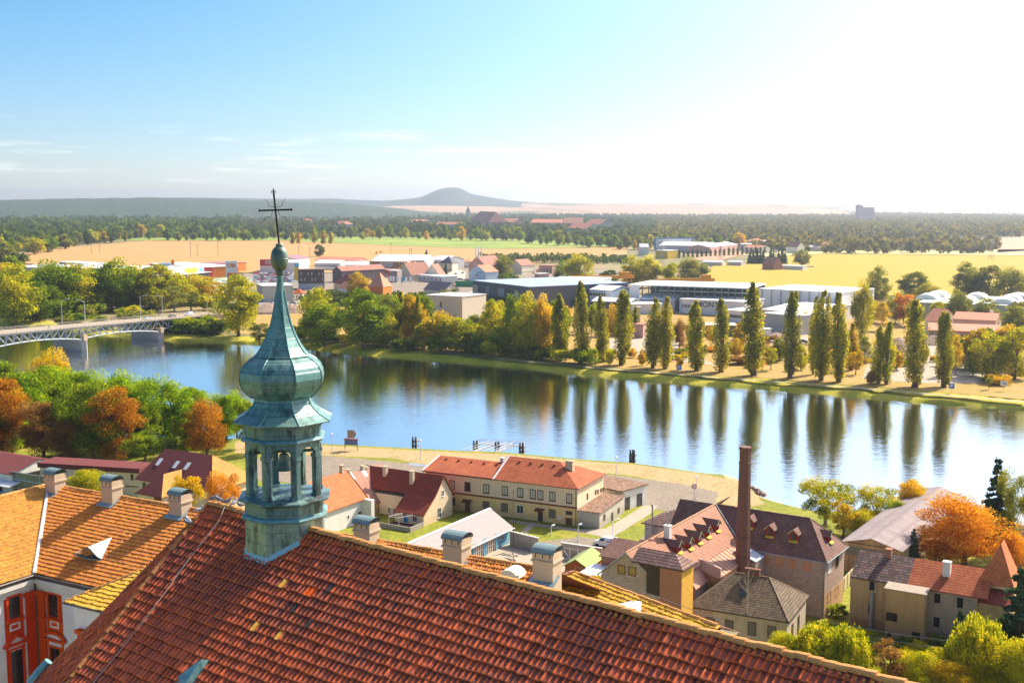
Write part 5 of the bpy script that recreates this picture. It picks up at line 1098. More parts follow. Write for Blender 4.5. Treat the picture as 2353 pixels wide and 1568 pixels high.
# --- brick stair tower with its own tiled roof
tb=B.fy(c('k',1690,905),Yg-1.0);tl=B.fy(c('k',1422,855),Yg-1.0);t0=B.fy(c('k',1120,780),Yg-1.0)
T=Bld('brick_tower','square red brick stair tower with a small chunky-tiled roof in front of the factory wing','tower',B.wld(tl[0],Yg-1.0,0),TF)
wT=tb[0]-tl[0];hT=min(tb[2],tl[2]);dT=3.6;lx=t0[0]-tl[0];rT=T.fy(c('k',1600,742),dT/2)[2]-hT;print('TOW',wT,hT,lx,rT)
w=MB();w.box(0,0,-.4,wT,dT,hT-.1);T.part('wall',w,m_brick);b=MB();b.box(wT+.0008,-.01,-.4,wT+.03,dT,hT-.1);T.part('side_wall',b,plain('sunlit_side',(.78,.42,.06),.9,.25,1.5))  # sunshine on the right brick side is painted as a yellow skin
b=MB();b.box(lx*.62,.6,hT-4.8,-.01,.7,hT-.1);T.part('plank_wall',b,m_wood_d)
T.roof('hipr',lx,wT,0,dT,hT-.1,max(1.2,rT),m_brt,.4)
# --- stack
sb=VPl(c(5,1041,880),B.wld(0,-5.2,0),B.ey);sb[2]=0.0;zs=ZT(sb,1025.5);print('STACK',B.loc(sb),zs)
st=empty('brick_chimney_stack',sb,0,'tall octagonal brick factory chimney tapering to a ringed top','chimney stack')
k_=np.linalg.norm(sb-CAMP)/F;rb_=50*.3671*k_*1.0;rt_=33.5*.3671*k_
m_stk=bricks('stack_brick',(.2,.085,.055),(.24,.15,.11),.3,.09,.3,blotch=(.14,.08,.07))
b=MB();b.lathe([(rb_,-.3),(rb_*.99,2.0),(rt_*1.02,zs-2.6)],8,a0=R(22));b.build('shaft',m_stk,st)
b=MB();b.lathe([(rt_*1.1,zs-2.6),(rt_*1.1,zs-2.3),(rt_*.98,zs-2.25),(rt_*.98,zs-.5),(rt_*1.1,zs-.4),(rt_*1.14,zs-.15),(rt_*1.05,zs)],8,a0=R(22));b.build('crown',m_stk,st)
for z_ in (3,6,9,12):b=MB();r_=rb_+(rt_-rb_)*z_/zs+.03;b.lathe([(r_,z_),(r_+.02,z_+.03),(r_,z_+.08)],8,a0=R(22));b.build('iron_band',m_iron,st)
# --- pyramid-roofed house in front
fc=c(5,1330,1187);
hP=5.6;Pc=G(fc,hP);PL=G(c(5,706,1087),hP);thp=math.atan2(Pc[1]-PL[1],Pc[0]-PL[0]);Lp=np.linalg.norm(Pc-PL)-.6
exv=np.array([math.cos(thp),math.sin(thp),0]);HB=Bld('hip_roof_house','weathered plank-walled house with mossy brown hip roof and a bare sapling on it','house',np.array([*(PL+exv*.3)[:2],0]),thp)
rc=HB.loc(VPl(c(5,1530,1032),Pc,exv));DP=max(8,G(c(5,1530,1032),hP).dot(HB.ey)-Pc.dot(HB.ey));r1=HB.fy(c(5,1210,907),DP/2);print('HIP',thp,Lp,DP,r1)
w=MB();w.box(0,.3,-.4,Lp,DP-.3,hP-.1);HB.part('wall',w,plaster('weathered_planks',(.5,.4,.29),(.22,.16,.1),.6,(.3,.22,.15)))
rhP=r1[2]-hP;m_moss=tiled('mossy_tiles',(.16,.1,.065),(.11,.07,.05),(.24,.16,.11),.34,.4,dark=(.04,.03,.02),line=.9,moss=(.3,.26,.08),mossamt=.35)
xl_=HB.fy(c(5,1000,893),DP/2)[0];mb=MB();e=.4;sl2=rhP/(DP/2);A,B_,C_,D_=(-e,-e+.3,hP),(Lp+e,-e+.3,hP),(Lp+e,DP,hP),(-e,DP,hP);L_,R__=(max(3,xl_),DP/2,hP+rhP),(min(r1[0],Lp-2),DP/2,hP+rhP)
for f_ in ([A,B_,R__,L_],[B_,C_,R__],[C_,D_,L_,R__],[D_,A,L_]):mb.slab(f_,.15)
HB.part('roof',mb,m_moss)
b=MB();caps(b,L_,R__,.12,.35);caps(b,R__,B_,.11,.35);caps(b,R__,C_,.11,.35);HB.part('ridge_caps',b,plain('mossy_caps',(.3,.2,.12),.9,.4,2))
for q in ((815,1150,868,1205),(932,1168,985,1255),(1075,1180,1128,1275),(1198,1205,1250,1290)):
    a=HB.fy(c(5,q[0],q[1]),.3);a2=HB.fy(c(5,q[2],q[3]),.3);HB.win('f',.3,a[0],a2[0],max(.3,a2[2]),a[2],frame=m_doorb,pane=plain('boarded_pane',(.16,.15,.12),.8,.3,3),bars=(0,0),fw=.12)
for y_ in (3,6.5):HB.win('r',Lp,y_,y_+1.1,1.4,4.2,frame=m_doorb,pane=m_glass,bars=(0,0))
q=HB.fy(c(5,1105,900),DP/2);b=MB();b.box(q[0]-1.0,DP/2-.25,hP+rhP-.8,q[0]+1.0,DP/2+.25,hP+rhP+.8);b.box(q[0]-1.08,DP/2-.33,hP+rhP+.8,q[0]+1.08,DP/2+.33,hP+rhP+.92);HB.part('chimney',b,m_stk)
nP=np.cross(HB.ex,HB.wld(0,DP/2,rhP)-HB.wld(0,-.1,0));P=HB.loc(VPl(c(5,1045,1025),HB.wld(0,-.1,hP),nP));b=MB();b.slab([(P[0]-.45,P[1]-.4,P[2]),(P[0]+.45,P[1]-.4,P[2]),(P[0]+.45,P[1]+.5,P[2]+.75),(P[0]-.45,P[1]+.5,P[2]+.75)],.1);HB.part('skylight',b,m_glass)
# --- dark tiled block and small white house left of the wing
a=G(c('k',703,755),4.5);b_=G(c('k',905,785),4.5)
D5=Bld('brick_outhouse','brick outhouse with dark tiles tucked behind the white block gable','outhouse',np.array([a[0],a[1],0]),TF)
w=MB();w.box(0,0,-.4,5,4.5,4.4);D5.part('wall',w,m_brick);D5.roof('mono',0,5.5,0,4.5,4.4,1.8,m_brf,.3)
a=G(c('k',1222,345),5.6);
D6=Bld('outbuilding','pale outbuilding with chunky brown tiles behind the factory ridge','outbuilding',np.array([a[0]+.2,a[1]+.2,0]),TF)
w=MB();w.box(0,0,-.4,11,7.5,5.5);D6.part('wall',w,plain('pale_grey_wall',(.55,.55,.5),.9,.1,.6))
rz6=D6.fy(c('k',1460,178),3.75)[2]-5.6;D6.roof('hipl',0,11,0,7.5,5.55,max(1.5,rz6),m_brt,.5)
D6.win('f',0,3.0,4.2,3.8,4.9,frame=m_frame_b,bars=(0,0));b=MB();b.tube([(1.7,-.5,0),(1.7,-.5,8.6)],.14,8);b.lathe([(.25,8.6),(.3,8.75),(.1,8.95)],8,(1.7,-.5));D6.part('steel_flue',b,m_gutter)
for i,q in enumerate(((1370,480),(1245,555),(1115,630))):
    P=G(c('k',*q),5.2);r_=Bld('roof_lobe','dark tiled little dormer roof on the far side of the wing, %s'%('farthest up the ridge','middle of three','nearest the gable')[i],'dormer',P-np.array([0,0,1.5]),TF,'little dark roofs beyond the wing ridge');r_.roof('mono',0,2.2,0,1.8,.9,1.0,m_brf,.1);b=MB();b.box(.1,.1,-4,2.1,1.7,.85);r_.part('wall',b,m_dred2)
# --- green shed and white canopy
a=G(c('k',258,868),2.4);b_=G(c('k',535,905),2.4)
SH=Bld('garden_shed','orange-red wooden shed with pale green felt gable roof','shed',np.array([a[0],a[1],0]),math.atan2(b_[1]-a[1],b_[0]-a[0]))
w_=np.linalg.norm(b_-a);ap_=SH.fy(c('k',420,842));SH.walls(0,w_,0,7,2.3,plain('red_boards',(.5,.12,.03),.85,.2,3),1.1,'gy');SH.roof('gy',0,w_,0,7,2.35,1.15,plain('green_felt',(.3,.38,.14),.9,.15,1.5),.35,.1)
a=G(c('k',440,970),2.6);CNP=Bld('white_canopy','flat white sheet canopy beside the green-roofed shed','canopy',np.array([a[0],a[1],0]),TF)
b=MB();b.slab([(0,-1.2,2.6),(6.5,-1.2,2.6),(6.5,4.5,2.9),(0,4.5,2.9)],.1);CNP.part('roof',b,m_metal_w)
for x,y in ((.2,-1),(6.3,-1),(6.3,4.3),(.2,4.3)):b=MB();b.tube([(x,y,0),(x,y,2.55)],.07,6);CNP.part('post',b,m_gutter)
# ------------------------------------------------------------------ ruined house far right, orange tower
P0=G(c('n',107,555));P1=VPl(c('n',845,390),P0,(0,1,0));hN=ZT(P0,c('n',110,268)[1])
Q1=G(c('n',842,388),hN);Q0=G(c('n',110,268),hN);tn=math.atan2(Q1[1]-Q0[1],Q1[0]-Q0[0]);LN=np.linalg.norm(Q1-Q0)
N=Bld('ruined_house','ruined ochre house, roof half black half red tiles, hollow windows','house',np.array([Q0[0],Q0[1],0]),tn);print('RUIN',hN,tn,LN)
DN=9.0;q0=N.fy(c('n',165,118),DN/2);q1=N.fy(c('n',895,238),DN/2);rN=(q0[2]+q1[2])/2-hN;print(q0,q1);rN=min(max(rN,2.5),6)
m_och=plaster('ochre_ruin',(.56,.36,.18),(.3,.2,.13),.75,(.35,.16,.1));m_grr=plaster('grey_ruin',(.44,.34,.25),(.25,.2,.16),.7,(.3,.2,.15))
N.walls(0,LN,0,DN,hN,m_och,rN,'gx');xs2=N.fy(c('n',420,305),-.3)[0]
m_blk=tiled('black_old_tiles',(.12,.085,.08),(.07,.055,.055),(.26,.2,.18),.4,.5,dark=(.03,.025,.025),line=.8,moss=(.36,.11,.06),mossamt=.5)
N.roof('gx',.35,xs2,0,DN,hN,rN,m_blk,.35);N.roof('gx',xs2+.7,LN+1,0,DN,hN,rN+.02,m_red,.36)
b=MB();b.box(LN*.62,-.04,-.4,LN,-.001,hN-.2);N.part('grey_wall',b,m_grr)
for q in ((215,300,250,365),(208,432,246,500),(590,368,632,440),(722,392,764,468),(586,505,628,578)):
    a=N.fy(c('n',q[0],q[1]));a2=N.fy(c('n',q[2],q[3]));N.win('f',-.045,a[0],a2[0],a2[2],a[2],frame=m_gryp,pane=plain('black_void',(.012,.01,.01),.9,.1,1),bars=(0,0),fw=.1)
a=N.fy(c('n',303,650),-2.2);a2=N.fy(c('n',527,664),-2.2);hz_=N.fy(c('n',415,360),-2.2)[2]
w=MB();w.box(a[0],-2.2,-.4,a2[0],-.02,hz_);N.part('projecting_block',w,plaster('orange_block',(.6,.36,.16),(.4,.25,.15),.8,(.5,.3,.2)));b=MB();b.slab([(a[0]-.25,-2.5,hz_+.02),(a2[0]+.25,-2.5,hz_+.02),(a2[0]+.25,-.05,hz_+.3),(a[0]-.25,-.05,hz_+.3)],.16);N.part('block_roof',b,plain('felt_slab',(.4,.33,.26),.9,.2,1))
for q in ((314,482,377,543),(463,597,509,662),(320,598,340,634)):
    e0_=N.fy(c('n',q[0],q[1]),-2.2);e1_=N.fy(c('n',q[2],q[3]),-2.2);N.win('f',-2.2,e0_[0],e1_[0],max(.05,e1_[2]),e0_[2],frame=m_doorb,pane=m_glass,bars=(3,0)if q[0]==314 else (0,0),fw=.08,name='door' if q[0]==463 else 'window')
q=N.fy(c('n',230,560));b=MB();b.tube([(q[0],-.45,.2),(q[0],-.45,N.fy(c('n',232,372))[2])],.28,10);N.part('metal_duct',b,m_gutter)
q=N.fy(c('n',665,265),2.6);N.chimney(q[0],2.6,hN+1,N.fy(c('n',665,190),2.6)[2],1.0,.9,m_white);q=N.fy(c('n',330,150),DN/2-.4);N.chimney(q[0],DN/2-.4,hN+rN-1,hN+rN+.9,.8,.8,m_brick)
a=G(c('n',862,305),hN+1.2);a2=G(c('n',1020,330),hN+1.2);tw_=np.linalg.norm(a2-a)+.4
TO=Bld('steep_roof_tower','tower house with very steep orange pyramid roof at the right end of the ruined house','tower',np.array([a[0],a[1],0]),tn)
ztp=TO.fy(c('n',1018,95),tw_/2)[2];w=MB();w.box(0,0,-.4,tw_,tw_+1,hN+1.1);TO.part('wall',w,m_cream)
hh_=hN+1.1;mb=MB();e=.45;A,B_,C_,D_=(-e,-e,hh_),(tw_+e,-e,hh_),(tw_+e,tw_+1+e,hh_),(-e,tw_+1+e,hh_);L_,R__=(tw_*.55,tw_*.45,ztp),(tw_*.55,tw_*.45+2.2,ztp+.2)
for f_ in ([A,B_,L_],[B_,C_,R__,L_],[C_,D_,R__],[D_,A,L_,R__]):mb.slab(f_,.12)
TO.part('roof',mb,m_oran)
mb=MB();mb.slab([(-.3,-2.6,hN-.9),(tw_+.5,-2.6,hN-.9),(tw_+.5,-.02,hN+.5),(-.3,-.02,hN+.5)],.14);TO.part('porch_roof',mb,m_dred);w=MB();w.box(-.1,-2.3,-.4,tw_+.3,-.05,hN-1.0);TO.part('porch_wall',w,m_och)
h_=5.0;a=G(c(6,275,678),h_);b_=G(c(6,628,735),h_);tb_=math.atan2(b_[1]-a[1],b_[0]-a[0]);wb_=np.linalg.norm(b_-a)
BR=Bld('timber_barn','timber-boarded barn with shallow grey corrugated roof behind the orange tree','barn',np.array([a[0],a[1],0]),tb_);apx=BR.fy(c(6,472,668));rb2=max(1.2,min(3,apx[2]-h_));
m_corr=tiled('corrugated_grey',(.3,.25,.25),(.27,.22,.22),(.36,.3,.3),.3,2.4,dark=(.14,.11,.11),line=.3);m_brd=tiled('vertical_boards',(.46,.32,.19),(.36,.25,.15),(.55,.4,.25),.35,6.0,dark=(.12,.08,.05),line=.1)
BR.walls(0,wb_,0,42,h_,m_brd,rb2,'gy');BR.roof('gy',0,wb_,0,42,h_,rb2,m_corr,.5,.1)
b=MB();b.box(.5,-.08,h_-2.2,wb_-.5,-.001,h_-.7);BR.part('glazed_strip',b,plain('dusty_glass',(.16,.18,.17),.5,.3,1));b=MB();b.box(-.1,-.05,h_-.12,wb_+.1,-.001,h_);BR.part('cross_rail',b,m_wood_d)
b=Bld('concrete_fence','pale concrete panel fence beyond the factory corner','fence',G(c(5,1655,1020)),R(60));mb=MB();mb.box(0,0,0,14,.15,2.2);b.part('panels',mb,plain('panel_yellow',(.6,.5,.25),.9,.15,1))
for i in range(8):mb=MB();mb.box(i*2-.1,-.08,0,i*2+.1,-.001,2.3);b.part('post',mb,m_gryp)
b=Bld('grey_hall','low pale hall on the right edge behind the orange tree','hall',G((2300,1240)),R(-30));b.walls(0,25,0,10,3.4,m_metal_w);b.roof('gx',0,25,0,10,3.4,1.4,m_metal_g,.3)
# ------------------------------------------------------------------ maroon-roofed houses on the left
m_mar=tiled('maroon_tiles',(.17,.036,.034),(.14,.03,.03),(.2,.045,.04),.25,.3,dark=(.1,.03,.03),line=.3);m_mar_sun=tiled('sunlit_maroon_tiles',(.62,.3,.06),(.55,.25,.05),(.68,.36,.08),.25,.3,dark=(.3,.12,.04),line=.35)  # golden set is the maroon roof's lit copy, sunlight put into its colour
r5=lambda x,y:c('r5',x,y)
hM=7.0;a=G(r5(1128,1145),hM);b_=G(r5(1335,1310),4.0)
th=R(-30)
M1=Bld('maroon_hall','big house with maroon hipped roof slopes and a sunlit golden side behind the left chimneys','house',np.array([a[0],a[1],0]),th)
rd=M1.fy(r5(1735,975),0);
Dm=12.0;ra=M1.fy(r5(1320,908),Dm/2);rb_=M1.fy(r5(1735,975),Dm/2);zM=(ra[2]+rb_[2])/2;print('MAR',ra,rb_);Lm_=M1.fy(r5(1735,1042),-.4)[0]
xb=max(rb_[0],ra[0]+4);Lx=xb+5.5
w=MB();w.box(0,0,-.4,Lx,Dm,hM-.1);M1.part('wall',w,m_cream)
mb=MB();A,B_,C_,D_=(-.5,-.5,hM-.4),(Lx+.5,-.5,hM-.4),(Lx+.5,Dm+.5,hM-.4),(-.5,Dm+.5,hM-.4);xa_=max(1.5,ra[0]);L_,R__=(xa_,Dm/2,zM),(xb,Dm/2,zM)
mb.slab([A,B_,R__,L_],.15);mb.slab([C_,D_,L_,R__],.15);mb.slab([D_,A,L_],.15);M1.part('roof',mb,m_mar);mb=MB();mb.slab([B_,C_,R__],.15);M1.part('hip_face',mb,m_mar_sun)
sl_=(zM-hM)/(Dm/2)
for q in ((1300,1027),(1436,1050),(1528,1062)):
    n=np.cross(M1.ex,M1.ey+np.array([0,0,sl_]));P=M1.loc(VPl(r5(*q),M1.wld(0,0,hM),n));mb=MB();mb.slab([(P[0]-.45,P[1]-.7,P[2]-.7*sl_+.1),(P[0]+.45,P[1]-.7,P[2]-.7*sl_+.1),(P[0]+.45,P[1]+.7,P[2]+.7*sl_+.1),(P[0]-.45,P[1]+.7,P[2]+.7*sl_+.1)],.08);M1.part('roof_window',mb,m_metal_w)
wx=9.0;h2=hM-1.2;e0=M1.fz(r5(1335,1312),h2);y0=e0[1];ridx=e0[0];z2=M1.fx(r5(1337,1125),ridx)[2];y1=M1.fx(r5(1337,1125),ridx)[1]
print('CROSS',e0,z2,y1)
c0=M1.fz(r5(1100,1278),h2);xL=c0[0];xR=e0[0];yF=min(c0[1],e0[1]);rx_=(xL+xR)/2;re_=M1.fx(r5(1337,1125),rx_);yE=max(re_[1],yF+1);zc=re_[2];print('X',c0,e0,re_)
w=MB();w.box(xL+.4,yF+.5,-.4,xR-.4,-.05,h2-.1);M1.part('cross_wall',w,m_cream)
mb=MB();mb.slab([(xL,yF,h2),(xR,yF,h2),(rx_,yE,zc)],.15);mb.slab([(xL,5,h2),(xL,yF,h2),(rx_,yE,zc),(rx_,5,zc)],.15);M1.part('cross_roof',mb,m_mar)
mb=MB();mb.slab([(xR,yF,h2),(xR,5,h2),(rx_,5,zc),(rx_,yE,zc)],.15);M1.part('sunlit_slope',mb,m_mar_sun)
b=MB();q=M1.fy(r5(1290,1325),yF+.4);b.box(q[0]-1.0,yF+.3,q[2]-.35,q[0]+.8,yF+.48,q[2]+.3);M1.part('sign_panel',b,m_bandr)
M1.win('f',0,1.2,2.0,4.2,6,frame=m_frame_b,bars=(0,1));M1.win('f',0,3.2,4.2,3.6,5.4,frame=m_frame_b,bars=(0,1))
i_=lambda x,y:c('i',x,y)
h3=5.6;a=G(i_(550,470),h3);b_=G(i_(2050,560),h3);t3=math.atan2(b_[1]-a[1],b_[0]-a[0]);L3_=np.linalg.norm(b_-a)
M2=Bld('link_building','long low cream range with a flat maroon roof edge between the left houses','range',np.array([a[0],a[1],0]),t3);w=MB();w.box(.3,.4,-.4,L3_-.1,5.5,h3);M2.part('wall',w,m_cream);b=MB();b.box(0,0,h3,L3_,6,h3+1.0);M2.part('roof',b,m_mar)
for q in ((670,570,720,660),(1918,565,1965,660)):
    e0_=M2.fy(i_(q[0],q[1]),.4);e1_=M2.fy(i_(q[2],q[3]),.4);M2.win('f',.4,e0_[0],e1_[0],max(.3,e1_[2]),min(e0_[2],h3-.1),frame=m_frame_b,bars=(1,2))
b=MB();b.box(.2,.3,2.6,L3_,.39,2.8);M2.part('string_course',b,m_bandr)
h4_=4.6;M3=Bld('maroon_gable_hall','white gabled hall with dappled maroon roof on the left edge','hall',np.array([*G(i_(165,562),h4_)[:2],0]),R(-30))
e3=M3.fx(i_(960,400));a3=M3.fx(i_(590,338));D3_=max(8,e3[1]);print('M3',e3,a3);rz_=min(max(2,a3[2]-h4_),5)
w=MB();w.box(-40,0,-.4,0,D3_,h4_-.1);w.plane([(0,0,h4_-.1),(0,D3_,h4_-.1),(0,D3_/2,h4_+rz_-.2)]);M3.part('wall',w,m_white)
M3.roof('gx',-40,0,0,D3_,h4_,rz_,m_mar,.35)
e0_=M3.fx(i_(392,550));e1_=M3.fx(i_(598,655));M3.win('r',0,e0_[1],e1_[1],max(.3,e1_[2]),min(e0_[2],h4_),frame=m_gutter,bars=(0,0));M3.win('f',0,-6,-3,.3,2.6,frame=m_gutter,bars=(2,0))
gh=Bld('glass_pavilion','steel framed glass pavilion in front of the maroon gable hall','pavilion',G(i_(165,800),1)*np.array([1,1,0]),R(-28))
for i in range(7):b=MB();b.tube([(i*2.2,0,0),(i*2.2,0,5.0)],.07,5);gh.part('post',b,m_metal_g)
for z_ in (1.6,3.4,5.0):b=MB();b.tube([(0,0,z_),(13.2,0,z_)],.06,5);gh.part('rail',b,m_metal_w)
b=MB();b.box(0,.05,0,13.2,.1,4.9);gh.part('glazing',b,plain('pavilion_glass',(.1,.14,.15),.1,.2,1,0,.8));b=MB();b.slab([(-8,-3,2.6),(3,-3,2.6),(3,.0,3.0),(-8,.0,3.0)],.15);gh.part('canopy',b,m_metal_w)
# ------------------------------------------------------------------ trees
m_bark=plain('bark',(.13,.09,.06),.95,.4,2,bump=.4);m_barkp=plain('pale_bark',(.38,.33,.26),.9,.4,2,bump=.3)
LM={
 'park':leafmat('leaf_park',[(.02,.055,.005),(.07,.15,.008),(.17,.27,.012),(.32,.38,.02)]),
 'green':leafmat('leaf_green',[(.022,.05,.006),(.06,.12,.01),(.15,.21,.014),(.3,.32,.02)]),
 'lime':leafmat('leaf_lime',[(.05,.085,.008),(.16,.2,.012),(.34,.33,.015),(.5,.4,.02)]),
 'yellow':leafmat('leaf_yellow',[(.11,.11,.012),(.24,.2,.012),(.4,.29,.015),(.5,.34,.02)]),
 'olive':leafmat('leaf_olive',[(.04,.06,.02),(.09,.12,.03),(.16,.18,.04),(.26,.24,.05)]),
 'poplar':leafmat('leaf_poplar',[(.05,.068,.012),(.13,.15,.02),(.26,.26,.028),(.48,.4,.03)]),
 'rust':leafmat('leaf_rust',[(.07,.03,.006),(.18,.08,.01),(.32,.155,.015),(.42,.24,.025)]),
 'orange':leafmat('leaf_orange',[(.14,.06,.01),(.3,.13,.015),(.42,.2,.02),(.48,.3,.03)]),
 'dark':leafmat('leaf_dark',[(.012,.03,.008),(.03,.06,.014),(.06,.1,.02),(.1,.14,.03)]),
 'spruce':leafmat('leaf_spruce',[(.01,.03,.016),(.02,.05,.03),(.05,.1,.06),(.1,.17,.1)],.2),
 'willow':leafmat('leaf_willow',[(.06,.1,.008),(.16,.2,.012),(.32,.32,.016),(.46,.38,.025)]),
 'brown':leafmat('leaf_brown',[(.07,.04,.018),(.13,.075,.03),(.2,.12,.05),(.28,.18,.08)]),
}
def rand_unit(g,n):
    v=g.normal(size=(n,3));return v/np.linalg.norm(v,axis=1)[:,None]
def leaves(P,size,g,cl,stretch=1.0,droop=0.0):
    n=len(P);a=rand_unit(g,n);b=np.cross(a,rand_unit(g,n));b /= np.linalg.norm(b,axis=1)[:,None]+1e-9
    if droop:a=a*(1-droop)+np.array([0,0,-1.0])*droop;a /= np.linalg.norm(a,axis=1)[:,None];b=np.cross(a,rand_unit(g,n));b /= np.linalg.norm(b,axis=1)[:,None]+1e-9
    s=size*g.uniform(.6,1.35,n)[:,None]
    V=np.stack([P-a*s*.5*stretch,P+b*s*.36,P+a*s*.5*stretch,P-b*s*.36],1).reshape(-1,3)
    Fq=np.arange(n*4).reshape(n,4);return V,Fq,{'lv':g.random(n),'cl':cl}
def crown_points(kind,h,w,n,g):
    if kind=='round' or kind=='loose':
        nc=46 if kind=='round' else 30;z0=h*(.02 if kind=='round' else .14);cz=(h+z0)/2;rz=(h-z0)/2
        C=[]
        while len(C)<nc:
            p=g.uniform(-1,1,3);r=np.linalg.norm(p)
            if r>1 or r<.3:continue
            k=1.0-.28*max(0,p[2])**1.5-.12*max(0,-p[2]);
            C.append([p[0]*w/2*k*.84,p[1]*w/2*k*.84,cz+p[2]*rz*.86])
        C=np.array(C);cr=g.uniform(.12,.23,nc)*w*(1 if kind=='round' else .85)
        lim=g.uniform(.75,1.12,nc)
        idx=g.integers(0,nc,n);d=rand_unit(g,n)*(g.random(n)**.42)[:,None];d[:,2]*= .72
        P=C[idx]+d*cr[idx][:,None];cl=(g.random(nc)*.75+.25*(C[:,2]-z0)/(h-z0))[idx]
        return P,cl,C
    if kind=='poplar':
        nc=int(g.integers(45,90));zc=np.sort(g.uniform(.07,.97,nc));prof=np.interp(zc,[0.05,.15,.35,.6,.8,.93,1],[.45,.78,1,.95,.66,.32,.08])*w/2
        an=g.uniform(0,2*np.pi,nc);rr=prof*g.uniform(.3,.8,nc);C=np.stack([rr*np.cos(an),rr*np.sin(an),zc*h],1);cr=np.maximum(prof*.5,.35)*g.uniform(.7,1.25,nc)
        idx=g.integers(0,nc,n);d=rand_unit(g,n)*(g.random(n)**.45)[:,None];d[:,2]*= 2.6
        P=C[idx]+d*cr[idx][:,None];P[:,2]=np.minimum(P[:,2],h+g.uniform(-.5,.4,n));cl=g.random(nc)[idx];return P,cl,C
    if kind=='spruce':
        nt=15;P=[];cl=[]
        for t in range(nt):
            z=h*(.06+.92*t/nt);r=w/2*(1-t/nt)**.85+.12;nb=max(5,int(13*(1-t/nt)+4));m=int(n/nt*(1.8*(1-t/nt)+.15))
            ba=g.uniform(0,2*np.pi,nb);bi=g.integers(0,nb,m);rr=g.random(m)**.6*r*g.uniform(.75,1.1,nb)[bi];a=ba[bi]+g.normal(0,.09,m)
            P.append(np.stack([rr*np.cos(a),rr*np.sin(a),z-.32*rr+.12*(rr/r)**2*r*.5+g.normal(0,.12,m)],1));cl.append(g.random(nb)[bi]*.7+.3*rr/r)
        return np.concatenate(P),np.concatenate(cl),np.zeros((0,3))
    if kind=='weeping':
        ns=150;an=g.uniform(0,2*np.pi,ns);r0=w/2*g.random(ns)**.55;zt=h*(1-.35*(r0/(w/2))**2)*g.uniform(.72,1,ns);ln=g.uniform(.25,.6,ns)*h
        idx=g.integers(0,ns,n);t=g.random(n);P=np.stack([(r0*(1+0*an))[idx]*np.cos(an[idx]),r0[idx]*np.sin(an[idx]),zt[idx]-t*ln[idx]],1);P[:,:2]*= (1+.12*t)[:,None];P += g.normal(0,.18,P.shape)
        P[:,2]=np.maximum(P[:,2],.3);return P,g.random(ns)[idx],np.stack([r0*np.cos(an),r0*np.sin(an),zt],1)[::6]
    if kind=='shrub':
        nc=22;C=np.stack([g.uniform(-1,1,nc)*w*.36,g.uniform(-1,1,nc)*w*.36,g.uniform(.25,.8,nc)*h],1);cr=g.uniform(.16,.3,nc)*w
        idx=g.integers(0,nc,n);d=rand_unit(g,n)*(g.random(n)**.4)[:,None];d[:,2]*= .7*h/w;P=C[idx]+d*cr[idx][:,None];P[:,2]=np.maximum(P[:,2],.05);return P,g.random(nc)[idx],C[:6]
def trunk_mb(kind,h,w,C,g):
    b=MB();r=.022*h if kind != 'poplar' else .03*h*.8
    if kind=='shrub':r=.012*h
    top={'round':.62,'loose':.7,'poplar':.9,'spruce':.97,'weeping':.8,'shrub':.5}[kind]
    j=g.normal(0,.012*h,(5,2));pts=[(j[i][0]*(i>0),j[i][1]*(i>0),h*top*i/4-(.3 if i==0 else 0))for i in range(5)]
    b.tube(pts,[r*1.35,r,r*.8,r*.55,r*.2],7)
    for cc in (C[::max(1,len(C)// 12)]if len(C)else []):
        z0=min(h*top*.85,max(h*.12,cc[2]*.55-.02*h));k=z0/(h*top)*4;i=min(3,int(k));f=k-i
        p0=np.array(pts[i])*(1-f)+np.array(pts[i+1])*f;mid=(p0+cc)/2+np.array([0,0,-.03*h]);b.tube([p0,mid,cc],[r*.42,r*.25,r*.07],5)
    return b
PROTO={}
def proto(key,kind,h,w,n,size,seed,bark=None,droop=0,stretch=1.0):
    g=np.random.default_rng(seed);P,cl,C=crown_points(kind,h,w,n,g);V,Fq,A=leaves(P,size,g,cl,stretch,droop)
    r_=bpy.data.objects.new(key,None);r_.empty_display_size=.5
    cro=np_mesh('crown',V,Fq,LM['green'],None,A);COL.objects.unlink(cro)
    tb_=trunk_mb(kind,h,w,C,g).build('trunk',bark or m_bark);COL.objects.unlink(tb_)
    PROTO[key]=(h,w,cro.data,tb_.data);bpy.data.objects.remove(cro);bpy.data.objects.remove(tb_);bpy.data.objects.remove(r_)
def tree(name,key,P,h,wscale,leaf,label,group=None,rz=None,wd=None):
    ph,pw,cm_,tm_=PROTO[key];s=h/ph;wx=s*wscale if wd is None else wd/pw
    r_=empty(name,P,random.uniform(0,6.28)if rz is None else rz,label,{'poplar_tree':'poplar','spruce_tree':'spruce','shrub':'shrub'}.get(name,'tree'),group);r_.scale=(wx,wx,s);r_.rotation_euler[0]=random.uniform(-.035,.035);r_.rotation_euler[1]=random.uniform(-.035,.035)
    for nm,me in (('crown',cm_),('trunk',tm_)):
        o=bpy.data.objects.new(nm,me);COL.objects.link(o);o.parent=r_
        if nm=='crown':o.material_slots[0].link='OBJECT';o.material_slots[0].material=LM[leaf]
    return r_
proto('rA','round',20,15,9000,.62,1);proto('rB','round',20,14,9000,.6,2);proto('rC','round',20,16,8500,.65,3);proto('lA','loose',16,14,5200,.5,4,m_barkp);proto('lB','loose',16,12,4800,.5,5)
proto('nA','round',20,16,26000,.36,41);proto('nB','round',20,14,24000,.36,42);proto('nL','loose',16,14,13000,.32,43,m_barkp)
proto('pA','poplar',26,6.2,9000,.52,6);proto('pB','poplar',26,5.4,8000,.5,7);proto('pC','poplar',26,7.0,9500,.52,8)
proto('pD','poplar',26,6.4,7000,.55,61);proto('pE','poplar',26,5.8,9800,.5,62);proto('pF','poplar',26,6.6,8200,.6,63)
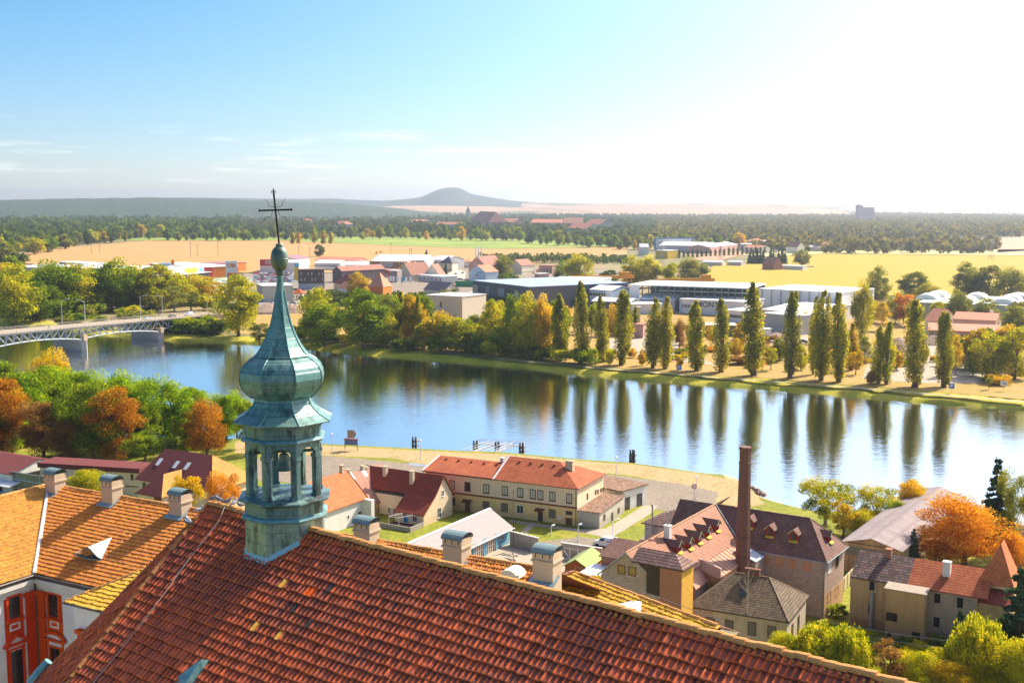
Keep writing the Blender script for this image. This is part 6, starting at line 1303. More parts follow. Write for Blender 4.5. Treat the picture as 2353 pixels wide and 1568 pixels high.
proto('sA','spruce',14,6,9000,.36,9,None,.25,1.6);proto('wA','weeping',8,6.5,18000,.2,10,m_barkp,.6,1.8);proto('bA','shrub',4,5,2600,.4,11);proto('bB','shrub',4,4.5,2400,.42,12)
proto('fA','round',16,13,1500,1.25,13);proto('fB','round',16,12,1400,1.25,14);proto('fC','round',16,14,1500,1.3,15);proto('fp','poplar',18,4.5,700,1.1,16);proto('fs','spruce',12,6,900,.9,17,None,.2,1.4)
def tpx(name,key,base,ytop,wpx,leaf,label,group=None,z=0.0):
    P=G(base,z);h=max(1.0,ZT(P,ytop)-z);wd=wpx/F*np.linalg.norm(P-CAMP)
    return tree(name,key,P,h,1,leaf,label,group,wd=wd)
pops=[(1288,828,673,44,'pB','poplar','leftmost tall poplar of the riverside row, beside the broad green trees'),(1335,833,644,46,'pA','poplar','very tall dark poplar second from the left in the riverside row'),(1382,832,676,34,'pB','poplar','slim yellowish poplar third in the riverside row'),(1427,838,657,47,'pC','poplar','broad poplar fourth in the riverside row'),
 (1499,845,683,46,'pC','poplar','poplar touching its right neighbour, left of the pair before the long white sheds'),(1528,847,680,36,'pB','poplar','narrow poplar, right of the pair before the long white sheds'),(1600,851,687,46,'pA','poplar','forked poplar standing left of the blue parking sign'),(1655,854,684,50,'pC','poplar','bushy poplar right of the blue parking sign'),
 (1731,862,645,54,'pA','poplar','tallest poplar in the middle of the right half, dark and broad'),(1814,868,659,42,'pB','poplar','slender tall poplar standing alone against the white warehouse'),(1886,873,664,54,'pC','poplar','broad ragged poplar left of a touching pair'),(1927,877,669,44,'pA','poplar','poplar close beside the broad ragged one'),
 (2017,880,745,36,'pB','willow','short yellow-green poplar, left of the small pair'),(2036,882,737,34,'pA','willow','short yellow-green poplar, right of the small pair'),(2101,889,686,56,'pC','poplar','wide poplar right of the small yellow pair'),(2167,888,707,42,'pB','poplar','rightmost poplar of the riverside row'),
 (1867,860,676,26,'pB','poplar','thin dark poplar half hidden behind the broad ragged one'),(1955,850,742,30,'pA','yellow','bright yellow poplar just right of the touching pair'),(938,790,672,34,'pB','lime','left poplar of the slim group among the bank trees'),(962,795,678,26,'pA','lime','right poplar of the slim group among the bank trees'),(921,785,668,30,'pC','lime','poplar just left of the slim group among the bank trees')]
for i,(x,yb,yt,w_,k,lf,lb)in enumerate(pops):tpx('poplar_tree',['pA','pD','pB','pE','pC','pF'][i%6],(x,yb),yt,w_,lf,lb,'tall poplars along the far bank')
bank_t=[(35,742,600,110,'rA','lime','yellow-green tree at the left edge beyond the bridge'),(90,735,640,100,'rB','green','dark green tree second from the left beyond the bridge'),(118,728,595,130,'rC','green','broad green tree with round crown left of the first bridge lamp'),(180,722,600,110,'rA','lime','tall lime-green tree above the second bridge lamp'),(225,718,610,90,'rB','green','dark tree behind the middle of the bridge'),(270,716,590,105,'rC','green','tall tree with pointed crown behind the bridge, before the white hall'),(310,712,605,95,'rA','lime','bright tree left of the green-roofed hall'),(360,712,600,110,'rB','lime','yellow-green tree touching the green-roofed hall'),(400,716,655,70,'lA','olive','small olive tree behind the bridge end'),(440,714,668,62,'lB','olive','low olive tree right at the bridge end'),(478,712,672,50,'bA','lime','low bush at the bridge abutment'),
 (548,772,622,112,'rB','lime','big yellow-green tree standing alone by the bridge abutment'),(597,792,735,55,'lB','olive','small greyish tree by the water left of the spire'),
 (728,788,655,100,'rA','lime','lime-green tree right of the spire, before the ruined brick works'),(745,795,690,110,'rC','green','dark lower tree right of the spire at the water'),(835,800,655,125,'rB','green','very broad dark tree with thick trunk in the bank group'),(880,798,700,80,'rA','lime','lime tree at the foot of the slim poplars'),(1010,805,712,100,'rC','yellow','yellow rounded tree before the beige blank-walled building'),(1060,810,725,90,'rA','lime','yellow-green rounded tree right of the beige building'),(975,800,735,60,'rB','olive','olive tree low behind the bank right of the slim poplars'),
 (1128,812,680,62,'rB','lime','tall lime tree before the dark glass hall'),(1180,815,672,60,'lA','green','narrow green tree before the dark glass hall'),(1215,822,665,75,'rA','lime','large yellow-green tree left of the first poplar'),(1250,822,675,64,'rC','yellow','yellow tree close behind the first poplar'),(1152,818,745,70,'rC','green','low dark tree at the shore left of the poplars'),(1100,815,760,55,'bA','green','dark shrub tree at the shore below the dark glass hall'),(1190,820,706,50,'rB','lime','bright small tree in front of the narrow green one'),
 (1975,790,640,56,'rC','poplar','tall hazy tree behind the poplars near the white shed end'),(2015,700,607,62,'rA','olive','tall rounded tree above the yellow field, left of three'),(2100,690,620,78,'rB','olive','rounded tree above the yellow field, middle of three'),(2130,700,648,60,'rC','poplar','lower rounded tree above the yellow field'),(2215,690,598,62,'rA','olive','tall tree left in the group on the right edge'),(2268,692,604,80,'rB','olive','broad tree in the middle of the group on the right edge'),(2322,700,612,85,'rC','olive','tall tree at the very right edge'),(2340,780,700,85,'rA','olive','dark tree at the right edge below the tall group'),
 (2268,868,760,85,'rA','lime','yellow-topped tree right of the last poplar'),(2330,870,745,90,'rB','lime','bushy yellow-green tree at the right edge of the far bank'),(2195,862,765,40,'lA','yellow','thin bright yellow tree beside the last poplar'),(2235,862,785,50,'rB','green','rounded green tree right of the thin yellow one'),(2075,745,665,55,'lB','orange','thin orange tree before the pale green hall'),(2025,760,690,50,'lA','yellow','yellowish tree before the white shed end')]
for x,yb,yt,w_,k,lf,lb in bank_t:tpx('broadleaf_tree',k,(x,yb),yt,w_,lf,lb)
g=np.random.default_rng(21)
inf=[(1300,740,700,30),(1345,760,715,30),(1460,770,700,26),(1375,745,700,30),(1560,800,730,38),(1590,790,725,34),(1630,800,748,28),(1700,800,735,40),(1770,850,790,34),(1790,830,772,42),(1690,820,775,40),(1750,815,768,40),(1840,850,795,34),(1965,860,800,40),(1850,765,712,30),(1780,762,715,36),(1985,835,770,40),(2060,850,800,35),(1930,745,690,26),(2120,838,790,30),(1475,840,800,22),(1535,838,812,18),(1400,838,806,20),(2272,895,862,16),(1560,850,815,20),(2000,882,850,26),(1880,790,745,26)]
for i,(x,yb,yt,w_)in enumerate(inf):tpx('broadleaf_tree',['rA','lA','rB','lB','rC'][i%5],(x,yb),yt,w_,['yellow','lime','olive','yellow','brown','lime','yellow'][i%7],'young %s tree %s on the waste land behind the poplars'%(['yellow','lime','olive','golden','brown','yellow-green','bright yellow'][i%7],'near the first poplars' if x<1480 else 'near the forked poplar' if x<1660 else 'near the tallest poplar' if x<1800 else 'near the touching pair' if x<1950 else 'near the last poplars'),'young trees behind the poplars')
town=[(733,590,560,28,'rB','dark','round dark tree standing alone in the stubble field'),(825,690,622,62,'rA','yellow','yellow tree behind the orange pyramid roof'),(930,640,607,30,'lA','yellow','yellow tree beside the flagpoles'),(1035,712,658,58,'lB','olive','dark grey-green tree before the beige blank-walled building'),(1155,640,585,60,'rC','olive','big olive tree between the pink house and the glass hall'),(1165,655,625,60,'rB','green','low green tree below the olive one'),(990,640,622,30,'rA','green','small round green tree before the low white building'),(1330,655,582,80,'rC','lime','large yellow-topped tree behind the grey hall'),(1290,650,600,45,'rA','green','green tree left of the large yellow-topped one'),(1400,652,618,55,'rB','dark','dark tree right of the large yellow-topped one'),(1455,660,583,70,'rA','lime','tall yellow-green tree behind the open steel shed, left of two'),(1490,660,585,65,'rC','lime','tall yellow-green tree behind the open steel shed, right of two'),(1540,660,600,55,'rB','lime','lower yellowish tree at the end of the two tall ones'),(1585,655,590,85,'rC','olive','rounded tree at the left edge of the yellow field'),(672,560,532,16,'fp','lime','small pale tree on the meadow right of the cross'),(686,560,532,14,'fp','yellow','second small pale tree on the meadow right of the cross'),(722,560,528,22,'fA','lime','pale green tree on the meadow, left of a loose group'),(742,560,530,18,'fp','yellow','yellowish tree on the meadow in a loose group'),(760,560,532,16,'fp','lime','last pale tree of the loose group on the meadow')]
for x,yb,yt,w_,k,lf,lb in town:tpx('broadleaf_tree',k,(x,yb),yt,w_,lf,lb)
tpx('spruce_tree','sA',(979,612),572,22,'spruce','tall dark spruce behind the brown-roofed houses');tpx('spruce_tree','sA',(1023,632),600,12,'spruce','slim conifer in front of the square villa');tpx('broadleaf_tree','rB',(1052,615),588,22,'dark','dark trimmed tree right of the square villa')
tpx('broadleaf_tree','lB',(874,583),575,8,'yellow','small yellow tree behind the orange school, right of two');tpx('broadleaf_tree','lA',(865,586),577,8,'yellow','small yellow tree behind the orange school, left of two')
park=[(5,1045,860,120,'nB','rust','rusty brown chestnut at the far left edge of the park'),(100,1050,905,105,'nA','brown','dark brown-leaved tree behind the maroon hall'),(60,1012,838,150,'nA','green','large green tree at the left of the park by the river'),(215,1060,860,130,'nA','green','tall dark green tree left of the orange chestnut'),(130,1000,830,120,'nB','park','bright green crown at the back left of the park'),(200,1000,836,110,'nA','park','bright green crown behind the orange chestnut'),(262,1062,879,108,'nB','rust','orange-brown chestnut in the middle of the park'),(300,1010,845,120,'nA','park','green tree just right of the orange chestnut'),(370,1030,850,125,'nA','park','tall bright green tree with open pale trunk near the river'),(440,1010,880,100,'nB','park','green tree right of the open-trunked one'),(476,1055,905,92,'nA','rust','rusty chestnut right above the maroon hipped roof'),(520,1015,890,90,'nA','park','green tree beside the turret onion'),(565,1030,905,56,'lB','green','thin dark green tree partly hidden by the turret'),(120,985,778,95,'nL','yellow','sparse yellow-tipped tree rising above the park crowns'),(20,1000,812,70,'nA','green','green tree on the left edge below the bridge'),(330,1065,985,90,'lB','green','small dark tree under the big crowns'),(160,1062,960,90,'nB','brown','shaded brown tree trunk side of the park'),(610,1040,935,60,'nL','green','green tree glimpsed through the turret lantern')]
for x,yb,yt,w_,k,lf,lb in park:tpx('broadleaf_tree',k,(x,yb),yt,w_*1.15,lf,lb)
tpx('broadleaf_tree','nB',(205,1165),1072,92,'willow','bright yellow-green round tree between two left chimneys',z=6)
tpx('broadleaf_tree','nL',(510,1215),1063,88,'orange','golden orange tree left of the turret gallery',z=6);tpx('broadleaf_tree','lB',(430,1195),1080,80,'yellow','yellow-orange tree behind the third left chimney',z=6)
right=[(1895,1205,1083,150,'nL','lime','wide airy tree with dark branches on the near shore'),(1935,1235,1140,80,'lB','yellow','yellow-leaved bush tree below the airy shore tree'),(2010,1212,1097,105,'nL','lime','light green airy tree in the middle of the near shore'),(2092,1200,1097,84,'nB','yellow','bright yellow round tree before the barn roof'),(1985,1230,1165,90,'nA','lime','fresh green bush tree left of the barn roof'),(2055,1225,1140,60,'nA','green','dark green tree at the barn corner'),(2215,1300,1128,225,'nA','orange','huge orange autumn tree behind the ruined house'),(2150,1300,1235,90,'lB','orange','brownish orange small tree beside the barn'),(2320,1265,1050,80,'nL','olive','pale feathery birch at the right edge by the river'),(2330,1320,1210,80,'nA','orange','orange tree filling the gap at the right edge')]
for x,yb,yt,w_,k,lf,lb in right:tpx('broadleaf_tree',k,(x,yb),yt,w_,lf,lb)
tpx('spruce_tree','sA',(2290,1245),1043,92,'spruce','dark spruce by the river at the right edge');tpx('spruce_tree','sA',(2095,1310),1208,44,'spruce','small spruce beside the grey barn');tpx('spruce_tree','sA',(2202,1520),1393,62,'spruce','blue-green spruce in front of the ruined house');tpx('spruce_tree','sA',(2335,1540),1290,130,'spruce','big dark spruce at the right edge before the orange tower')
low=[(1800,1560,1445,110,'nB','willow','bright yellow-green tree just above the church ridge'),(1880,1568,1420,120,'wA','willow','weeping willow-like bush left in the garden'),(1945,1590,1425,100,'wA','willow','weeping yellow-green birch in the garden, left of the brown shrub'),(2040,1600,1462,110,'lB','brown','russet-brown shrub with bare twigs in the garden'),(2105,1605,1478,110,'nA','lime','fresh green tree right of the russet shrub'),(2240,1600,1400,120,'wA','willow','golden weeping birch before the orange tower'),(2290,1620,1462,130,'nA','lime','lime green bush at the bottom right'),(2345,1640,1455,110,'nB','lime','bright green bush at the bottom right corner'),(2180,1625,1510,110,'nB','yellow','yellowish bush at the bottom edge'),(1990,1625,1520,100,'nA','willow','yellow-green bush low at the bottom edge'),(1925,1415,1385,42,'bA','green','white-flowering green shrub at the factory corner'),(2290,1560,1475,80,'wA','willow','small weeping golden bush beside the big spruce'),(1770,1390,1335,60,'lB','green','dark shrub in the corner behind the hip roof')]
for x,yb,yt,w_,k,lf,lb in low:
    if (x,yb)==(1770,1390):continue
    tpx('broadleaf_tree' if k[0]!= 'b' else 'shrub',k,(x,yb),yt,w_,lf,lb)
for i,(x,yt)in enumerate(((1378,1318),(1400,1322),(1425,1318),(1445,1335),(1458,1352))):
    P=VPl((x,yt),G((1400,1420)),(0,1,0));tree('shrub','bB',np.array([P[0],P[1],max(0,P[2]-5)]),5.2,1,'yellow','yellow-leaved shrub showing over the lichened roof before the block gable','yellow shrubs below the block gable',wd=3.4)
# ------------------------------------------------------------------ bridge
r1=lambda x,y:c('r1',x,y)
n1_=G(r1(768,1498),WZ);n2_=G(r1(1462,1400),WZ);bd_=(n2_-n1_);SP=np.linalg.norm(bd_);bd_ /= SP;thb=math.atan2(bd_[1],bd_[0]);bn=np.array([-bd_[1],bd_[0],0])
Wd=13.0;zt1=ZT(n1_+bn*2,r1(768,1238)[1]);zt2=ZT(n2_+bn*2,r1(1462,1178)[1]);print('BR',n1_,n2_,SP,math.degrees(thb),zt1,zt2)
BG=Bld('truss_bridge','grey steel truss road bridge with stone piers crossing the river at the left','bridge',n1_+bn*2.2,thb)
sl_b=(zt2-zt1)/SP;zd=lambda x:zt1+sl_b*x
X0,X1=-3.2*SP,SP*2.0
m_steel=plain('bridge_steel',(.33,.37,.41),.6,.15,.5,.2);m_gr0=plain('grey_parapet',(.46,.42,.38),.8,.1,.5);m_deck=plain('bridge_deck',(.36,.29,.21),.9,.12,.3);m_stone=bricks('pier_stone',(.4,.38,.36),(.3,.28,.26),1.0,.5,.12,blotch=(.3,.27,.24))
mb=MB();mb.slab([(X0,-.6,zd(X0)),(X1,-.6,zd(X1)),(X1,Wd+.6,zd(X1)),(X0,Wd+.6,zd(X0))],.5);BG.part('deck',mb,[m_deck])
mb=MB();
for y in (-.6,Wd+.4):mb.slab([(X0,y,zd(X0)+.05),(X1,y,zd(X1)+.05),(X1,y+.2,zd(X1)+.05),(X0,y+.2,zd(X0)+.05)],.55)
BG.part('edge_beam',mb,m_gr0)
for y in (-.5,Wd+.5):
    mb=MB();
    for zz_ in (.55,1.1):mb.tube([(X0,y,zd(X0)+zz_),(X1,y,zd(X1)+zz_)],.07,5)
    x=X0
    while x<X1:mb.tube([(x,y,zd(x)),(x,y,zd(x)+1.1)],.06,4,cap=False);x += 2.2
    BG.part('railing',mb,m_gr0)
def chord(x):
    k=(x/SP)%1.0;return zd(x)-(4.0+1.5*(2*abs(k-.5))**2)*(1.0 if x<SP else max(.5,1-.5*(x-SP)/(SP*.6)))
for y in (0,Wd):
    mb=MB();n=12;st_=SP/n;i0=int(X0/st_);i1=int(SP*1.62/st_);prev=None
    for i in range(i0,i1+1):
        x=i*st_;p=(x,y,chord(x));t_=(x,y,zd(x)-.55)
        mb.tube([p,t_],.26,4)
        if prev:mb.tube([prev,p],.3,4);mb.tube([(prev[0],y,zd(prev[0])-.55),p]if (i%n)<= n // 2 and (i%n)>0 else [prev,t_],.24,4)
        prev=p
    mb.tube([(i0*st_,y,zd(i0*st_)-.6),(i1*st_,y,zd(i1*st_)-.6)],.25,4);BG.part('truss',mb,m_steel)
for k,x in enumerate((-2*SP,-SP,0,SP)):
    mb=MB();zb_=chord(x)-.2;pl=[(x-1.6,-2.2),(x,-3.6),(x+1.6,-2.2),(x+1.6,Wd+2),(x,Wd+3.4),(x-1.6,Wd+2)]
    mb.prism([(x+(a-x)*1.15,b_)for a,b_ in pl],-4,WZ+1.2);mb.prism(pl,WZ+1.2,zb_);BG.part('pier',mb,m_stone)
    mb=MB();mb.prism([(x-1,-3.2),(x+1,-3.2),(x+1,-1.6),(x-1,-1.6)],zb_,zb_+2.2);BG.part('pier_post',mb,plain('ochre_stone',(.5,.36,.24),.9,.2,1))
mb=MB();mb.box(SP*1.62,-1,-3,X1,Wd+1,zd(SP*1.62)-.6);BG.part('abutment',mb,plain('dark_abutment',(.22,.16,.13),.9,.2,.5))
for xx in (SP*1.4,):mb=MB();mb.prism([(xx-.7,1),(xx+.7,1),(xx+.7,3),(xx-.7,3)],-3,chord(xx));BG.part('column',mb,plain('ochre_stone',(.5,.36,.24),.9,.2,1))
def street_lamp(P,h,rz,label,arm=2.6,up=.9,group=None,mat=None,globe=False):
    r_=empty('street_lamp',P,rz,label,'street lamp',group);b=MB();mat=mat or m_metal_w
    b.tube([(0,0,0),(0,0,h*.4),(0,0,h)],[.13,.09,.06],6);b.build('pole',mat,r_)
    b=MB()
    if globe:b.lathe([(.05,h),(.28,h+.12),(.3,h+.3),(.12,h+.42)],10);
    else:b.tube([(0,0,h-up*.6),(arm*.5,0,h+up*.3),(arm,0,h+up*.4)],.055,5);b.tube([(arm-.1,0,h+up*.4),(arm+.7,0,h+up*.38)],[.08,.16],6)
    b.build('lamp_head',mat,r_);return r_
for q,tp,side,lb in ((562,1038,1,'bridge lamp on the far parapet, leftmost of five'),(771,1046,0,'bridge lamp with left-pointing arm on the near parapet above the first pier'),(1276,1005,1,'bridge lamp on the far parapet before the pointed tree'),(1476,1005,0,'bridge lamp with left-pointing arm above the second pier'),(1886,1018,1,'small bridge lamp near the far bridge end')):
    yy=-.3 if side==0 else Wd+.3;P=BG.fy(r1(q,1180),yy);x=P[0];wz=BG.wld(x,yy,zd(x));h_=ZT(wz,r1(q,tp)[1])-wz[2];street_lamp(wz,min(max(h_,6),12),R(180)if side==0 else R(20),lb,group='lamps on the bridge')
def person(P,h,rz,label,top=(.05,.05,.07),leg=(.03,.03,.04)):
    r_=empty('person',P,rz,label,'person');k=h/1.75;me=bpy.data.meshes.new('body')
    V=[(0,0,.95),(0,0,1.2),(0,.0,1.42),(0,.01,1.5),(0,.02,1.6),(0,.02,1.72),(.1,0,.9),(.11,.1,.5),(.11,.02,.06),(.11,.16,.03),(-.1,0,.9),(-.11,-.1,.5),(-.11,-.28,.08),(-.11,-.14,.03),(.2,0,1.4),(.25,-.08,1.12),(.24,.05,.88),(-.2,0,1.4),(-.25,.1,1.12),(-.24,.16,.88)]
    E=[(0,1),(1,2),(2,3),(3,4),(4,5),(0,6),(6,7),(7,8),(8,9),(0,10),(10,11),(11,12),(12,13),(2,14),(14,15),(15,16),(2,17),(17,18),(18,19)]
    Rr_=[.15,.14,.16,.06,.1,.09,.1,.07,.05,.04,.1,.07,.05,.04,.07,.05,.035,.07,.05,.035]
    me.from_pydata([(a*k,b_*k,z_*k)for a,b_,z_ in V],E,[]);o=bpy.data.objects.new('body',me);COL.objects.link(o);o.parent=r_
    sk=o.modifiers.new('s','SKIN');me.skin_vertices[0].data[0].use_root=True
    for i,rr in enumerate(Rr_):me.skin_vertices[0].data[i].radius=(rr*k,rr*k*.8)
    sb_=o.modifiers.new('u','SUBSURF');sb_.levels=1;sb_.render_levels=1;me.materials.append(plain('cloth_%s'%name_hash(label),top,.9,.1,2))
    b=MB();b.lathe([(.02,1.54*k),(.085*k,1.58*k),(.1*k,1.66*k),(.08*k,1.74*k),(.02,1.77*k)],8,(0,.02));b.build('hair',plain('dark_hair',(.05,.03,.02),.8,.2,5),r_)
def name_hash(s):return str(sum(ord(ch)for ch in s)%997)
for q,side,lb,rz in ((1442,1,'person in dark clothes walking on the far footway of the bridge right of centre',1.0),(1217,1,'person in dark clothes walking on the far footway left of the centre lamp',2.0),(440,0,'person in black walking on the near footway of the bridge at the left',1.0)):
    yy=.3 if side==0 else Wd-.3;x=BG.fy(r1(q,1180),yy)[0];person(BG.wld(x,yy,zd(x)),1.75,rz,lb)
# ------------------------------------------------------------------ cars
m_tyre=plain('tyre',(.02,.02,.02),.9,.1,4);m_cglass=plain('car_glass',(.03,.04,.05),.1,.1,2,0,.8);m_rim=plain('rim',(.45,.45,.45),.4,.1,4,.4)
def carpaint(nm,col):return plain('car_paint_'+nm,col,.3,.04,.5,.1,.6)
CP={'white':carpaint('white',(.8,.8,.8)),'silver':carpaint('silver',(.5,.52,.54)),'red':carpaint('red',(.5,.03,.03)),'blue':carpaint('blue',(.05,.12,.35)),'black':carpaint('black',(.03,.03,.035)),'grey':carpaint('grey',(.2,.21,.22)),'sky':carpaint('sky',(.15,.4,.6)),'green':carpaint('green',(.1,.25,.12)),'orange':carpaint('orange',(.6,.2,.03))}
def car_mesh(kind):
    hw=.88
    if kind=='car':pr=[(-2.1,.35),(-2.12,.75),(-1.95,.92),(-1.2,.98),(-.55,1.42),(.75,1.45),(1.5,1.02),(2.0,.95),(2.12,.7),(2.1,.35)];gl=[(-1.1,1.0),(-.5,1.38),(.7,1.4),(1.3,1.03)]
    else:pr=[(-2.05,.35),(-2.1,.8),(-1.75,.98),(-1.15,1.15),(-.65,1.72),(-.3,1.8),(1.85,1.82),(2.0,1.7),(2.05,.35)];gl=[(-1.02,1.2),(-.58,1.66),(.0,1.7),(.0,1.18)]
    b=MB();n=len(pr);S_=[]
    for (x,z)in pr:S_.append(hw if z<1.0 else hw-(z-1.0)*.28)
    for i in range(n):
        j=(i+1)%n;(x0,z0),(x1,z1)=pr[i],pr[j]
        b.face([(x0,-S_[i],z0),(x0,S_[i],z0),(x1,S_[j],z1),(x1,-S_[j],z1)])
    b.face([(x,-S_[i],z)for i,(x,z)in enumerate(pr)]);b.face([(x,S_[i],z)for i,(x,z)in reversed(list(enumerate(pr)))])
    w=MB()
    for sg in (-1,1):w.face([(x,sg*((hw if z<1 else hw-(z-1.0)*.28)+.012),z)for x,z in (gl if sg<0 else gl[::-1])])
    (xa,za),(xb,zb_)=gl[0],gl[1];w.face([(xa-.1,-hw*.86,za),(xb-.08,-hw*.74,zb_),(xb-.08,hw*.74,zb_),(xa-.1,hw*.86,za)][::-1])
    if kind=='car':w.face([(1.42,-hw*.84,1.09),(1.42,hw*.84,1.09),(.86,hw*.74,1.42),(.86,-hw*.74,1.42)])
    wh=[]
    for sx in (-1.3,1.3):
        for sy in (-1,1):
            t=MB();t.tube([(sx,sy*(hw-.18),.32),(sx,sy*(hw+.02),.32)],.33,12);wh.append((t,(sx,sy)))
    lt=MB();lt.box(-2.14,-.8,.62,-2.08,-.45,.78);lt.box(-2.14,.45,.62,-2.08,.8,.78)
    return b,w,wh,lt
CARP={}
def car(kind,P,rz,paint,label,group=None,simple=False):
    if kind not in CARP:
        b,w,wh,lt=car_mesh(kind);r_=empty('p',(0,0,0));o1=b.build('body',CP['white'],r_);o2=w.build('windows',m_cglass,r_);ws=[t.build('wheel',m_tyre,r_)for t,_ in wh];o4=lt.build('headlights',m_metal_w,r_)
        CARP[kind]=[(o.name.split('.')[0],o.data)for o in [o1,o2]+ws+[o4]]
        for o in [o1,o2]+ws+[o4,r_]:bpy.data.objects.remove(o)
    nm={'car':'parked_car','van':'parked_van'}[kind];r_=empty(nm,P,rz,label,{'car':'car','van':'van'}[kind],group)
    for n_,me in CARP[kind]:
        o=bpy.data.objects.new(n_,me);COL.objects.link(o);o.parent=r_
        if n_=='body':o.material_slots[0].link='OBJECT';o.material_slots[0].material=CP[paint]
    return r_
for q,p,lb,lane in (((1335,1150),'white','white car low on the bridge, rearmost of three',.3),((1560,1130),'grey','grey-blue car in the middle of three on the bridge',.35),((1710,1122),'white','white van driving on the bridge nearest the far bank',.5)):
    P=BG.fy(r1(q[0],q[1]),Wd*lane);car('van' if 'van' in lb else 'car',BG.wld(P[0],Wd*lane,zd(P[0])),thb+(math.pi if lane<.4 else 0),p,lb)
vp=G(c('k',755,655));v_=car('van',vp,R(-26),'white','white delivery van parked by the lawn beside the concrete wall')
b=MB();b.box(.55,-.905,1.05,.95,-.9,1.3);b.build('purple_logo',plain('logo_purple',(.3,.12,.5),.6,.1,1),v_)
b=MB();b.box(1.15,-.86,1.15,1.7,-.855,1.6);b.build('blue_logo',plain('logo_blue',(.2,.25,.6),.6,.1,1),v_)
car('car',G(c('k',1850,205),.0),R(150),'blue','dark blue car parked behind the factory ridge')
# ------------------------------------------------------------------ quay furniture
m_pile=plain('black_pile',(.03,.035,.045),.6,.3,2)
def dolphin(px,base,top,w,label,grp=None):
    P=G((px,base),WZ);h=ZT(P,top)-WZ;ww=w/F*np.linalg.norm(P-CAMP);r_=empty('mooring_dolphin',P,R(-20),label,'mooring post',grp)
    for x,y,hh in ((-ww*.3,0,h),(ww*.25,.1,h),(-ww*.1,1.2,h*.96)):b=MB();b.tube([(x,y,-1.5),(x,y,h*.78)],ww*.19,10);b.tube([(x,y,h*.78),(x,y,hh)],ww*.14,10);b.build('pile',m_pile,r_)
    for z_ in (.3,.62):b=MB();b.box(-ww*.5,-.15,h*z_,ww*.48,1.3,h*z_+.22);b.build('brace',m_pile,r_)
    b=MB();b.tube([(ww*.55,-.1,0),(ww*.55,-.1,h+.3)],.05,5);b.build('gauge_pole',m_metal_w,r_)
dolphin(952,1036,1003,13,'black mooring dolphin standing alone in the water behind the first quay lamp');dolphin(1092,1043,1012,13,'left mooring dolphin of the landing stage');dolphin(1142,1044,1015,13,'middle mooring dolphin of the landing stage');dolphin(1198,1049,1017,13,'right mooring dolphin of the landing stage');dolphin(1452,1072,1033,15,'black mooring dolphin alone near the right end of the gravel shore')
ls=Bld('landing_stage','landing stage with white railed gangways between three mooring dolphins','landing stage',G((1095,1040),WZ),math.atan2(*(G((1200,1047),WZ)-G((1095,1040),WZ))[[1,0]]))
LL=np.linalg.norm(G((1200,1047),WZ)-G((1095,1040),WZ));b=MB();b.box(0,0,2.3,LL,1.4,2.45);ls.part('walkway',b,m_steel)
for y in (0,1.4):b=MB();b.tube([(0,y,3.4),(LL,y,3.4)],.05,4);b.tube([(0,y,2.9),(LL,y,2.9)],.03,4);[b.tube([(LL*i/10,y,2.4),(LL*i/10,y,3.4)],.04,4)for i in range(11)];ls.part('railing',b,m_metal_w)
for x0,x1 in ((3.5,.5),(LL*.68,LL*.5)):
    b=MB();b.slab([(x0,0,2.4),(x0+1.6,0,2.4),(x1+.6,-9,1.6),(x1-1.0,-9,1.6)],.12)
    for dx in (0,1.6):b.tube([(x0+dx,0,3.4),(x1+dx-1.0,-9,2.7)],.05,4);[b.tube([(x0+dx+(x1-1.0-x0)*t/6,-9*t/6,2.4-.8*t/6),(x0+dx+(x1-1.0-x0)*t/6,-9*t/6,3.4-.7*t/6)],.03,4)for t in range(7)]
    ls.part('gangway',b,m_metal_g)
for q,tp,lb in (((763,1037),998,'grey lamp post on the shore right of the turret'),((966,1055),1013,'white-headed lamp post on the quay behind the red roofs'),((1415,1093),1052,'lamp post on the gravel left of the lone right dolphin'),((1599,1145),1098,'lamp post over the round no-entry sign')):
    P=G(q);street_lamp(P,ZT(P,tp),.3,lb,globe=True)
for q,tp,lb in (((1266,1229),1208,'short pole with white sign plate on the lawn'),((1328,1243),1206,'thin pole in the lawn before the grey annex'),((1407,1252),1196,'tall curved lamp post behind the white van')):
    P=G(q);street_lamp(P,ZT(P,tp),.8,lb,arm=1.2 if 'curved' in lb else .2,up=.3)
def roadsign(P,h,w,kind,label,face=None):
    rz=math.atan2(P[0],P[1])*-1 if face is None else face;r_=empty('road_sign',P,rz,label,'sign');b=MB();b.tube([(0,0,0),(0,0,h)],.05,6);b.build('post',m_gutter,r_);b=MB()
    if kind=='no':b.tube([(0,-.07,h-.1),(0,-.1,h-.1)],w/2,20);b.build('plate',plain('sign_red',(.6,.05,.04),.5,.05,1),r_);b=MB();b.tube([(0,-.101,h-.1),(0,-.12,h-.1)],w*.36,20);b.build('field',m_frame_w,r_)
    elif kind=='P':b.box(-w/2,-.1,h-w,w/2,-.06,h);b.build('plate',plain('sign_blue',(.03,.2,.6),.5,.05,1),r_);text_mesh('lettering','P',w*.95,m_frame_w,r_,(0,-.12,h-w*.5),(R(90),0,0),.01)
    else:b.box(-w/2,-.1,h-w*.7,w/2,-.06,h);b.build('plate',m_frame_w,r_);text_mesh('lettering',kind,w*.42,m_iron,r_,(0,-.12,h-w*.36),(R(90),0,0),.01)
    return r_
roadsign(G((1594,1147)),2.9,1.1,'no','round red no-entry style sign with white centre on the gravel');roadsign(G(c('r3',1222,1378)),3.2,1.7,'P','blue parking sign on the far bank before the forked poplar');roadsign(G(c('r4',1248,1412)),3.2,1.7,'P','blue parking sign with white arrow near the last poplar');roadsign(G(c('r4',1604,1400)),3.4,2.2,'792','white river kilometre board on the far bank at the right')
P=G(c(4,218,240));kz=Bld('notice_board','river information board on legs with a pointed panel above, on the near shore','information board',P,R(-10));
